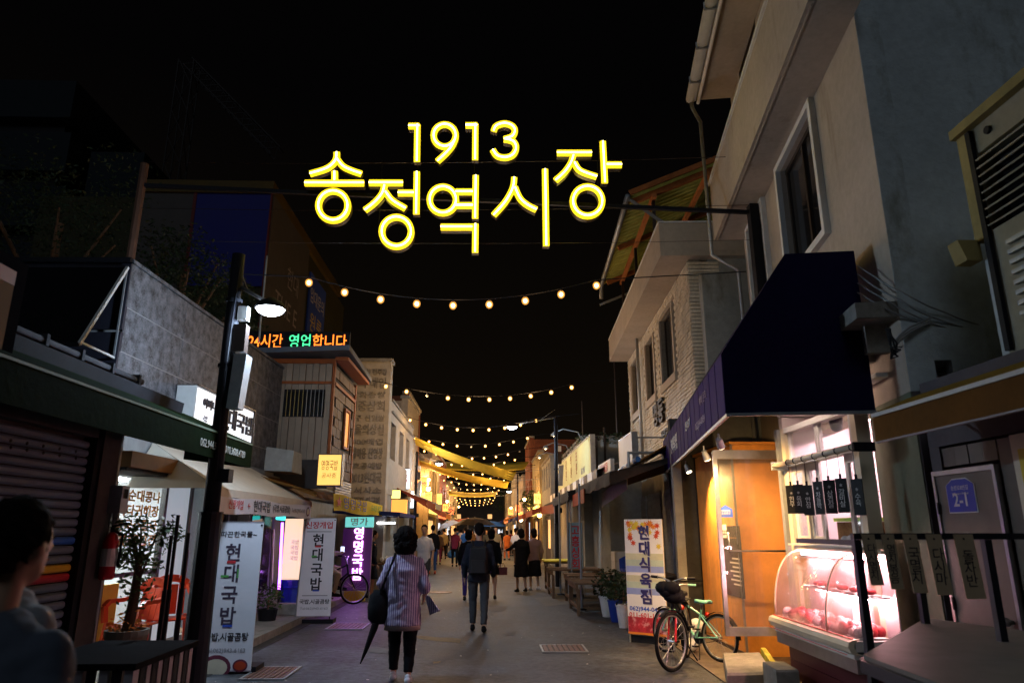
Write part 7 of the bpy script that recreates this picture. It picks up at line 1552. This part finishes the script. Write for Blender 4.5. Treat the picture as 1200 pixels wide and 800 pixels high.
def person(loc, rz, H, label, top=BLKC, bottom=GRYT, shoes=BLKC, hair='short', stride=.12, sleeve='long', skirt=None, arms=None, legs=None, lean=0, vox=.02, build=1.0, tunic=0, topm2=None, neck=True, grp='people in the market street', hips=None, headturn=0.0, dz=0.0):
    t = thing('person', (0, 0, 0), label, 'person', grp)
    s = H / 1.775; b = build
    hip = hips or Vector((0, 0, .90)); hipz = hip.z
    sh = hip + Vector((0, lean, .50)); nk = sh + Vector((0, .0, .08)); hc = nk + Vector((0, .03, .165))
    L = legs or {-1: [Vector((-.10, -.0, hipz - .02)), Vector((-.10, stride * .75 + .03, .49)), Vector((-.10, stride, .09))], 1: [Vector((.10, 0, hipz - .02)), Vector((.10, -stride * .3 + .02, .48)), Vector((.10, -stride, .10))]}
    A = arms or {-1: [sh + Vector((-.18 * b, 0, -.02)), sh + Vector((-.235 * b, -.03, -.30)), sh + Vector((-.235 * b, .06, -.54))], 1: [sh + Vector((.18 * b, 0, -.02)), sh + Vector((.235 * b, -.02, -.30)), sh + Vector((.235 * b, .08, -.54))]}
    m = MB()
    # head with jaw, nose, ears, neck
    m.ball(hc + Vector((0, 0, .02)), .092, 16, 12, (.86, 1.0, 1.14)); m.ball(hc + Vector((0, .035, -.06)), .058, 12, 10, (.95, .95, .9)); m.ball(hc + Vector((0, .098, -.015)), .016, 8, 6, (.8, 1.2, 1.5))
    for q_ in (-1, 1): m.ball(hc + Vector((q_ * .082, -.005, -.01)), .022, 8, 6, (.4, .8, 1.2))
    capsule(m, nk - Vector((0, .01, .04)), hc - Vector((0, .015, .05)), .052, .05)
    loft(m, [(hip - Vector((0, 0, .06)), .15 * b, .10 * b), (hip + Vector((0, 0, .10)), .135 * b, .09 * b), (hip + Vector((0, lean * .5, .28)), .15 * b, .10 * b), (sh + Vector((0, 0, -.05)), .165 * b, .10), (sh + Vector((0, 0, .03)), .10, .07)])
    for q_ in (-1, 1):
        a0, a1, a2 = A[q_]; capsule(m, a0, a1, .045, .038); capsule(m, a1, a2, .037, .025)
        d = (a2 - a1).normalized(); m.ball(a2 + d * .05, .038, 8, 6, (.6, 1, 1.1))
        side = Vector((0, 1, 0)) if abs(d.y) < .8 else Vector((0, 0, 1))
        for f_ in range(4): p = a2 + d * .08 + side * (.026 - .017 * f_); ln = (.062, .075, .07, .055)[f_]; m.tube([p - d * .02, p + d * ln * .55, p + d * ln * .9 + Vector((-q_ * .012, 0, 0)), ], [.0105, .0095, .007], 6)
        p = a2 + d * .03 + side * .03; m.tube([p, p + d * .03 + side * .022, p + d * .055 + side * .026], [.012, .011, .008], 6)
        l0, l1, l2 = L[q_]; capsule(m, l0, l1, .075 * b, .052 * b); capsule(m, l1, l2, .050 * b, .034)
    body = melt(m, 'body', SKIN, t, min(vox, .016), 2)
    face = MB(); 
    for q_ in (-1, 1): face.ball(hc + Vector((q_ * .032, .083, .018)), .010, 8, 6, (1.2, .5, .6))
    face.build('eyes', BLKC, t); m = MB(); m.ball(hc + Vector((0, .089, -.065)), .018, 8, 6, (1.2, .35, .35)); m.build('mouth', plain('lip', (.35, .10, .09)), t)
    # hair
    m = MB(); hb_ = hc + Vector((0, -.014, .036)); rh = random.Random(len(label))
    if hair == 'short': m.ball(hb_, .098, 14, 10, (.92, 1.02, 1.08)); m.ball(hb_ - Vector((0, .05, .06)), .062, 10, 8)
    elif hair == 'bob': m.ball(hb_, .106, 14, 10, (.95, 1.0, 1.05)); m.ball(hb_ - Vector((0, .035, .09)), .098, 12, 10, (1, .8, 1.05))
    elif hair == 'curly':
        m.ball(hb_ - Vector((0, .01, .01)), .135, 14, 10, (1.0, .98, 1.05)); m.ball(hb_ - Vector((0, .03, .12)), .135, 12, 10, (1.08, .85, .9))
        for k in range(150):
            d = Vector((rh.gauss(0, 1), rh.gauss(0, 1) - .4, rh.gauss(0, 1))).normalized(); m.ball(hb_ - Vector((0, .02, .05)) + Vector((d.x * .145, d.y * .125, d.z * .165)), rh.uniform(.012, .024), 6, 5)
    elif hair == 'long': m.ball(hb_, .104, 14, 10, (.95, 1.0, 1.05)); loft(m, [(hb_ - Vector((0, .05, .30)), .09, .035), (hb_ - Vector((0, .045, .12)), .10, .06), (hb_ - Vector((0, .02, 0)), .09, .07)])
    # keep the face clear
    m.v = [v if not (v.y > hc.y + .055 and v.z < hc.z + .055) else Vector((v.x, hc.y + .045, v.z)) for v in m.v]
    melt(m, 'hair', HAIR, t, max(.010, vox * .7), 1)
    # top
    m = MB(); z0 = -.10 - tunic
    w0 = .165 * b + tunic * .10
    loft(m, [(hip + Vector((0, 0, z0)), w0 + .012, .125 * b + tunic * .1), (hip + Vector((0, 0, .04)), .17 * b, .125 * b), (hip + Vector((0, lean * .4, .22)), .172 * b, .122 * b), (hip + Vector((0, lean * .8, .38)), .19 * b, .125 * b), (sh + Vector((0, 0, -.03)), .185 * b, .105), (sh + Vector((0, 0, .035)), .13 * b, .085), (nk - Vector((0, 0, .0)), .066, .062)], 20)
    for q_ in (-1, 1):
        a0, a1, a2 = A[q_]; capsule(m, a0 - Vector((q_ * .02, 0, .01)), a0.lerp(a1, 1.0 if sleeve != 'short' else .75), .068, .056)
        if sleeve == 'long': m.tube([a1, a1.lerp(a2, .95)], [.055, .040], 10); m.ball(a1, .055, 10, 8)
        elif sleeve == 'rolled': m.tube([a1, a1.lerp(a2, .45)], [.058, .056], 10); m.ball(a1, .058, 10, 8)
    melt(m, 'shirt', top, t, vox, 2)
    if topm2:
        m = MB(); loft(m, [(hip + Vector((0, 0, z0 - .05)), w0 + .004, .12 * b + tunic * .1), (hip + Vector((0, 0, z0 + .06)), w0 - .002, .115 * b + tunic * .1)], 20); m.build('undershirt_hem', topm2, t, smooth=True)
    if skirt:
        m = MB(); loft(m, [(Vector((hip.x, hip.y, skirt)), .21 * b, .18 * b), (Vector((hip.x, hip.y, (skirt + hipz) / 2)), .195 * b, .155 * b), (hip + Vector((0, 0, .0)), .165 * b, .12 * b), (hip + Vector((0, 0, .12)), .14 * b, .10 * b)], 20); melt(m, 'skirt', bottom, t, vox, 2)
    else:
        m = MB(); loft(m, [(hip - Vector((0, 0, .09)), .15 * b, .115 * b), (hip + Vector((0, 0, .02)), .155 * b, .115 * b), (hip + Vector((0, 0, .10)), .14 * b, .10 * b)])
        for q_ in (-1, 1): l0, l1, l2 = L[q_]; m.tube([l0, l1, l1.lerp(l2, .92)], [.092 * b, .068 * b, .055], 12); m.ball(l0, .092 * b, 12, 8); m.ball(l1, .067 * b, 10, 8)
        melt(m, 'trousers', bottom, t, vox, 2)
    for q_ in (-1, 1):
        l1, l2 = L[q_][1], L[q_][2]; m = MB(); k = l2; m.tube([k + Vector((0, -.07, -.045)), k + Vector((0, .02, -.045)), k + Vector((q_ * .01, .12, -.062)), k + Vector((q_ * .01, .17, -.068))], [.036, .042, .036, .02], 10); m.ball(k + Vector((0, -.07, -.045)), .036, 8, 6); m.ball(k + Vector((0, -.02, -.015)), .038, 8, 6); m.build('shoe', shoes, t, smooth=True)
    t.scale = (s, s, s); t.location = (loc[0], loc[1], dz); t.rotation_euler = (0, 0, rz)
    t['_a'] = 0; del t['_a']
    return t, A, L, sh, hip
def near_thing(par, rel):  # local point of a person -> world
    return Matrix.LocRotScale(par.location, par.rotation_euler, par.scale) @ Vector(rel)
# --- woman in the striped shirt
STR = mat('lilac_striped_cotton', (.46, .40, .52), .85, var=.08, bump=.25, scale=9, stripes=(0, 38, (.13, .09, .22), .42))
wl = gp(463, 800); 
p, A, L, sh, hip = person((wl.x + .05, 8.25), .02, 1.60, 'woman with curly dark hair and a lilac striped shirt walking away with a black bag', top=STR, bottom=BLKC, shoes=WHTC, hair='curly', stride=.13, sleeve='rolled', build=1.22, tunic=.16, topm2=mat('taupe_cloth', (.25, .19, .18), .85), vox=.014, dz=.0,
    arms={-1: [Vector((-.19, 0, 1.38)), Vector((-.27, -.05, 1.12)), Vector((-.20, .14, .98))], 1: [Vector((.19, 0, 1.38)), Vector((.28, -.06, 1.10)), Vector((.24, .12, .94))]})
m = MB(); m.grid([[Vector((.27 + .012 * i, -.05 - .03 * math.sin(i), .98 - .045 * i)), Vector((.31 + .03 * i, -.07, .985 - .035 * i)), Vector((.34 + .022 * i, -.08 - .02 * i % 2, .96 - .03 * i))] for i in range(6)], (0, .006, 0)); m.build('loose_sash', STR, p, local=True, smooth=True)
# shoulder bag and umbrella (own things)
W_ = lambda v: near_thing(p, v)
t = thing('shoulder_bag', W_((-.27, -.02, .85)), 'soft black shoulder bag hanging at the left hip of the woman in stripes', 'bag')
m = MB(); cb = [W_((-.29, -.04, z)) for z in (.66, .72, .85, .98, 1.05)]
for c, rx, ry in zip(cb, (.07, .115, .125, .10, .05), (.05, .08, .085, .06, .03)): pass
loft(m, [(c, rx, ry) for c, rx, ry in zip(cb, (.07, .115, .125, .10, .05), (.05, .08, .085, .06, .03))], 14); m.build('bag_body', BLKC, t, smooth=True)
m = MB(); m.tube([W_((-.27, -.09, 1.02)), W_((-.20, -.17, 1.2)), W_((-.13, -.13, 1.40)), W_((-.12, -.02, 1.47)), W_((-.13, .10, 1.40)), W_((-.22, .13, 1.1))], .014, 6); m.build('strap', BLKC, t)
t = thing('folded_umbrella', W_((-.36, -.05, .45)), 'long folded black umbrella slanting down from the shoulder bag', 'umbrella')
m = MB(); m.tube([W_((-.28, -.06, .80)), W_((-.33, -.06, .62)), W_((-.42, -.06, .36)), W_((-.475, -.06, .22))], [.035, .040, .022, .006], 10); m.build('canopy', BLKC, t, smooth=True); m = MB(); m.tube([W_((-.28, -.06, .80)), W_((-.26, -.06, .9))], .009, 6); m.build('handle', BLKC, t)
# --- man with backpack
ml = gp(560, 742)
p, A, L, sh, hip = person((ml.x, 12.1), -.03, 1.70, 'man in a dark jacket and grey trousers walking away with a black backpack', top=NAVJ, bottom=GRYT, shoes=BLKC, stride=.15, vox=.016, build=1.05)
W_ = lambda v, p=p: near_thing(p, v)
t = thing('backpack', W_((0, -.2, 1.1)), 'square black backpack on the back of the man in grey trousers', 'backpack')
def wb_(x0, x1, y0, y1, z0, z1): m_ = MB(); m_.hexa([W_((x0, y0, z0)), W_((x1, y0, z0)), W_((x1, y1, z0)), W_((x0, y1, z0)), W_((x0 + .02, y0 + .02, z1)), W_((x1 - .02, y0 + .02, z1)), W_((x1 - .02, y1, z1)), W_((x0 + .02, y1, z1))]); return m_
BPK = plain('black_nylon', (.008, .008, .010), .6)
o = wb_(-.16, .16, -.26, -.10, .93, 1.38).build('main_pocket', BPK, t); bv = o.modifiers.new('b', 'BEVEL'); bv.width = .03; bv.segments = 3
o = wb_(-.13, .13, -.31, -.262, .95, 1.17).build('front_pocket', BPK, t); bv = o.modifiers.new('b', 'BEVEL'); bv.width = .02; bv.segments = 2
for s in (-1, 1): m = MB(); m.tube([W_((s * .09, -.12, 1.36)), W_((s * .11, -.04, 1.47)), W_((s * .12, .10, 1.40)), W_((s * .15, .12, 1.15)), W_((s * .16, -.08, .98))], .018, 6); m.build('strap', BPK, t)
# --- companions ahead of him
def at(px, y): v = yp(px, 640, y); return (v.x, y)
person(at(549, 17.2), -.1, 1.60, 'woman with a dark bob walking just left of the backpack man, in a dark coat', top=BLKC, bottom=mat('violet_blue_cloth', (.06, .04, .22), .8), hair='bob', stride=.14, vox=.022)
p, *_ = person(at(576, 17.6), -.05, 1.62, 'woman mostly hidden behind the backpack man, holding a dark red handbag', top=BLKC, bottom=BLKC, hair='bob', stride=.12, skirt=.62, vox=.022)
hb = near_thing(p, (.27, .10, .62)); t = thing('handbag', hb, 'dark red handbag held beside the backpack man', 'handbag'); part('bag_body', plain('dark_red_leather', (.12, .01, .02), .35), t, (hb.x - .13, hb.x + .13, hb.y - .06, hb.y + .06, hb.z - .02, hb.z + .16)); m = MB(); m.tube([hb + Vector((-.08, 0, .16)), hb + Vector((-.04, 0, .25)), hb + Vector((.04, 0, .25)), hb + Vector((.08, 0, .16))], .008, 6); m.build('handle', BLKC, t)
# --- two women on the right
person(at(611, 19.6), .35, 1.62, 'woman in a long black dress with bare calves standing on the right of the street', top=BLKC, bottom=BLKC, hair='bob', stride=.07, skirt=.42, vox=.022, build=1.12, arms={-1: [Vector((-.19, 0, 1.38)), Vector((-.33, .02, 1.22)), Vector((-.42, .18, 1.16))], 1: [Vector((.19, 0, 1.38)), Vector((.24, .02, 1.1)), Vector((.20, .14, .90))]})
person(at(626, 20.2), .3, 1.63, 'woman in a mauve top and black skirt with white trainers beside the plank tables', top=mat('mauve_cloth', (.20, .13, .14), .85), bottom=BLKC, shoes=WHTC, hair='bob', stride=.05, skirt=.40, vox=.022, build=1.05)
# --- left: woman in dark dress, man on bicycle
person(at(437, 18.0), -1.2, 1.58, 'woman in a dark navy dress standing beside the violet vertical sign', top=NAVJ, bottom=NAVJ, hair='short', stride=.05, skirt=.50, vox=.022)
sx = yp(379, 640, 16.15).x
person((sx, 16.12), -1.25, 1.66, 'seated man in a pale shirt looking at his phone on the old bicycle', top=mat('pale_lilac_cloth', (.40, .34, .42), .85), bottom=mat('beige_trouser_cloth', (.42, .36, .27), .85), hair='short', vox=.022, lean=.10, dz=0.0, hips=Vector((0, 0, .94)),
       legs={-1: [Vector((-.10, .04, .90)), Vector((-.12, .42, .80)), Vector((-.12, .46, .42))], 1: [Vector((.10, .04, .90)), Vector((.12, .38, .70)), Vector((.13, .30, .30))]},
       arms={-1: [Vector((-.18, .10, 1.40)), Vector((-.24, .20, 1.14)), Vector((-.08, .40, 1.18))], 1: [Vector((.18, .10, 1.40)), Vector((.24, .20, 1.14)), Vector((.08, .40, 1.18))]})
ph_ = thing('phone', (sx + .45, 16.25, 1.2), 'lit phone in the hands of the seated man', 'phone'); pc_ = near_thing(bpy.data.objects[[o.name for o in C.objects if o.name.startswith('person')][-1]], (0, .46, 1.2)); ph_.location = pc_; part('screen', glow('phone_screen', (.6, .7, 1), 2), ph_, (pc_.x - .04, pc_.x + .04, pc_.y - .04, pc_.y - .03, pc_.z - .01, pc_.z + .11))
# --- people coming and going farther away
person(at(497, 18.5), math.pi - .1, 1.72, 'man in a white T-shirt walking towards the viewer', top=WHTC, bottom=GRYT, hair='short', sleeve='short', stride=.12, vox=.024)
person(at(507, 27.5), .2, 1.78, 'man in a black jacket and blue jeans just right of the white T-shirt man', top=BLKC, bottom=mat('blue_denim', (.03, .07, .20), .85), shoes=mat('red_shoe', (.5, .06, .02), .6), stride=.08, vox=.03)
OLV = mat('khaki_cloth', (.30, .24, .14), .85); MAR = mat('maroon_cloth', (.16, .02, .04), .85); BLC = mat('bright_blue_cloth', (.03, .12, .45), .85); ORC = mat('orange_cloth', (.60, .16, .04), .85); BRN = mat('brown_cloth', (.12, .07, .04), .85)
far = [(533, 33, 0, 1.70, MAR, BLKC, 'short', 'man in a maroon shirt and dark shorts under the white umbrella', 'short'),
       (545, 37, .1, 1.74, BLC, GRYT, 'short', 'man in a bright blue T-shirt beyond the maroon shirt man', 'short'),
       (514, 35, 0, 1.60, BRN, MAR, 'bob', 'distant figure in brown standing left of the white umbrella', 'long'),
       (520, 42, .2, 1.66, OLV, BLKC, 'short', 'distant figure in khaki almost behind the white umbrella', 'long'),
       (581, 33, 3.0, 1.74, OLV, OLV, 'short', 'man in khaki clothes walking towards the viewer right of centre', 'short'),
       (594, 40, .3, 1.58, ORC, ORC, 'bob', 'woman in an orange dress near the right hand stalls'.replace('right hand', 'lit'), 'short'),
       (604, 33, -.6, 1.68, WHTC, BRN, 'short', 'person in a white shirt standing at the lit right row stall', 'short'),
       (553, 46, 0, 1.68, BRN, BLKC, 'short', 'distant person in brown under the dark green parasol', 'long'),
       (562, 52, .1, 1.70, NAVJ, BLKC, 'short', 'distant person in navy in the middle of the street', 'long'),
       (570, 44, 3.1, 1.62, GRYT, BLKC, 'bob', 'distant person in grey walking towards the viewer', 'long'),
       (540, 58, 0, 1.66, WHTC, BLKC, 'bob', 'far small figure in white beyond the parasols', 'long'),
       (512, 50, 0, 1.66, OLV, BRN, 'short', 'far small figure in khaki by the left row', 'long'),
       (526, 47, .4, 1.6, BLKC, NAVJ, 'bob', 'far small woman in black behind the maroon shirt man', 'long'),
       (536, 66, 0, 1.7, BLC, BLKC, 'short', 'tiny far figure in blue near the street bend', 'short'),
       (548, 70, 0, 1.7, MAR, BLKC, 'short', 'tiny far figure in maroon near the street bend', 'long'),
       (558, 62, .2, 1.65, WHTC, GRYT, 'bob', 'tiny far figure in white under the strings of bulbs', 'short'),
       (577, 48, 3.0, 1.7, BRN, GRYT, 'short', 'far man in brown walking towards the viewer behind the khaki man', 'long'),
       (599, 47, -.3, 1.6, MAR, BLKC, 'bob', 'far woman in maroon by the stalls of the right row', 'short'),
       (587, 55, 0, 1.70, BLKC, BLKC, 'short', 'far small figure in black by the right row', 'long')]
for (px, y, rz, H_, tp_, bt_, hr, lab, slv) in far: person(at(px, y), rz, H_, lab, top=tp_, bottom=bt_, hair=hr, sleeve=slv, vox=.035, stride=.12)
# carried umbrellas and parasols
def parasol(x, y, z, r_, h_, mt, label, tilt=0, pole_to=0.0, nm='umbrella'):
    t = thing(nm, (x, y, z), label, 'umbrella'); n = 8
    for k in range(n):
        a0, a1 = 2 * math.pi * k / n, 2 * math.pi * (k + 1) / n; m = MB(); T_ = Matrix.Rotation(tilt, 3, 'Y')
        f_ = lambda rr, zz, a: Vector((x, y, z)) + T_ @ Vector((math.cos(a) * rr, math.sin(a) * rr, zz))
        m.add([f_(0, h_, 0), f_(r_ * .55, h_ * .75, a0), f_(r_ * .55, h_ * .75, a1), f_(r_, 0, a0), f_(r_ * .93, .03, (a0 + a1) / 2), f_(r_, 0, a1)], [(0, 1, 2), (1, 3, 4), (1, 4, 2), (2, 4, 5)]); m.build('gore', mt, t, fix=False)
    m = MB(); m.tube([Vector((x, y, z)) + Matrix.Rotation(tilt, 3, 'Y') @ Vector((0, 0, h_ + .05)), Vector((x + (0.1 if tilt else 0), y, pole_to))], .012 if pole_to > .5 else .03, 6); m.build('pole', STEEL, t); return t
u = at(528, 32.6); parasol(u[0] - .1, 32.6, 1.72, .55, .28, mat('white_umbrella_cloth', (.75, .75, .80), .7), 'white umbrella tilted over the man in the maroon shirt', -.35, 1.1)
u = at(556, 50); parasol(u[0], 50, 1.9, 1.5, .55, TARPB, 'large dark green parasol standing in the distant street', 0, 0, 'parasol')
u = at(548, 62); parasol(u[0], 62, 2.1, 1.4, .5, TARPR, 'red parasol beyond the dark green one', 0, 0, 'parasol')
u = at(575, 66); parasol(u[0], 66, 1.9, 1.5, .5, BLC, 'blue parasol farthest down the street', 0, 0, 'parasol')
bb = gp(527, 657); m = MB()
for k in range(4): m.ball((bb.x + R.uniform(-.15, .15), bb.y + 3, .15 + R.uniform(0, .15)), .2, 8, 6)
tag(m.build('blue_bundle', BLC, None, smooth=True), 'blue bundle lying on the street near the maroon shirt man', 'bundle')
# --- two men at the lower left, close to the camera
person((yp(10, 640, 1.95).x, 1.95), -.15, 1.66, 'dark haired man in a slate blue shirt at the left edge, closest to the camera', top=mat('slate_blue_shirt', (.09, .105, .14), .85, var=.1, bump=.3), bottom=BLKC, vox=.014, stride=.1, build=1.05)
person((yp(20, 640, 2.6).x, 2.6), -.4, 1.66, 'man in a light grey shirt just behind the closest man', top=mat('light_grey_shirt', (.26, .26, .28), .85, var=.1, bump=.3), bottom=BLKC, vox=.016, stride=.1, sleeve='short')
# ================================================================== RACK WITH TAGS (near right)
BLKR = plain('rack_black_steel', (.012, .012, .018), .4)
t = thing('slatted_display_rack', (3, 4.2, 0), 'black steel display rack with paper name tags and a grey shelf at the lower right', 'rack')
a_, c_ = yp(1003, 632, 4.0), yp(1155, 632, 4.0); zt = a_.z; xl, xr = a_.x, a_.x + 1.85; yf, yk = 4.0, 4.75
XP = [xl, c_.x, xr]
for x_ in XP: part('post', BLKR, t, (x_ - .02, x_ + .02, yf - .02, yf + .02, .02, zt))
for x_ in (yp(1072, 640, yk).x, xr): part('post', BLKR, t, (x_ - .02, x_ + .02, yk - .02, yk + .02, .02, zt - .02))
part('top_rail', BLKR, t, (xl - .02, xr + .02, yf - .019, yf + .019, zt + .001, zt + .035)); part('side_rail', BLKR, t, (xl - .019, xl + .019, yf + .021, yk, zt - .03, zt))
SHM2 = mat('grey_board', (.17, .16, .145), .55, var=.3, scale=6, bump=.1)
zs = .98
m = MB(); sl = [gp(1012, 772, zs), gp(1085, 727, zs), gp(1240, 748, zs), gp(1240, 860, zs)]
m.prism([tuple(v) for v in sl], (0, 0, .02)); m.build('shelf', SHM2, t)
for k in range(4): m = MB(); m.bar(sl[k] - Z3 * .03, sl[(k + 1) % 4] - Z3 * .03, .04, .055); m.build('shelf_rail', BLKR, t)
for k, (px, s_, lab) in enumerate(((1013, '다시멸치', 'paper tag at the left end of the black rack, against the bright case'), (1036, '멸치볶음', 'second beige paper tag on the black rack rail'), (1062, '국멸치', 'third beige paper tag, in front of the rear post of the rack'), (1090, '다시마', 'fourth beige paper tag reading vertically, before the steel door frame'), (1125, '돌자반', 'widest beige paper tag, last before the middle post'))):
    w_ = [.036, .036, .040, .044, .055][k]; p_ = yp(px + 6, 640, yf - .03); tg = thing('paper_tag', (p_.x, yf - .03, zt), lab, 'paper tag', 'paper tags on the black rack'); h_ = [.27, .29, .31, .32, .34][k]
    TG = mat('kraft_paper', (.52, .38, .24), .8, var=.15, bump=.1)
    m = MB(); tl = .02; m.hexa([(p_.x - w_ + tl, yf - .028, zt + .03 - h_), (p_.x + w_ + tl, yf - .028, zt + .03 - h_), (p_.x + w_ + tl, yf - .022, zt + .03 - h_), (p_.x - w_ + tl, yf - .022, zt + .03 - h_), (p_.x - w_, yf - .028, zt + .03), (p_.x + w_, yf - .028, zt + .03), (p_.x + w_, yf - .022, zt + .03), (p_.x - w_, yf - .022, zt + .03)]); m.build('card', TG, tg)
    text(vtext(s_), (p_.x + .01, yf - .029, zt + .02 - h_ * .52), (1, 0, 0), Z3, min(.075, h_ * .82 / len(s_)), BLKP, tg, line=.85, depth=.001); m = MB(); m.tube([(p_.x, yf - .03, zt + .005), (p_.x, yf - .02, zt + .005)], .006, 6); m.build('pin', BLACKM, tg)
# litter specks on the paving
m = MB(); rl_ = random.Random(77)
for k in range(70):
    g = Vector((rl_.uniform(-3, 2.6), rl_.uniform(7, 22), .006)); a_ = rl_.uniform(0, 3.1); s_ = rl_.uniform(.008, .028); d1 = Vector((math.cos(a_), math.sin(a_), 0)) * s_; d2 = Vector((-d1.y, d1.x, 0)) * .6
    m.add([g - d1, g + d2, g + d1 + Vector((0, 0, .006)), g - d2], [(0, 1, 2, 3)])
tag(m.build('litter', plain('paper_scrap', (.45, .42, .38)), None, local=True), 'scattered tiny scraps of litter on the street paving', 'litter', kind='stuff')
m = MB(); c = gp(520, 700); m.lathe((c.x - .2, c.y + 1.5, 0), [(.33, .004), (.33, .012), (.28, .012), (.28, .009), (0, .009)], 24); tag(m.build('manhole_cover', GRATEM), 'round iron manhole cover between the woman in stripes and the backpack man', 'manhole cover')
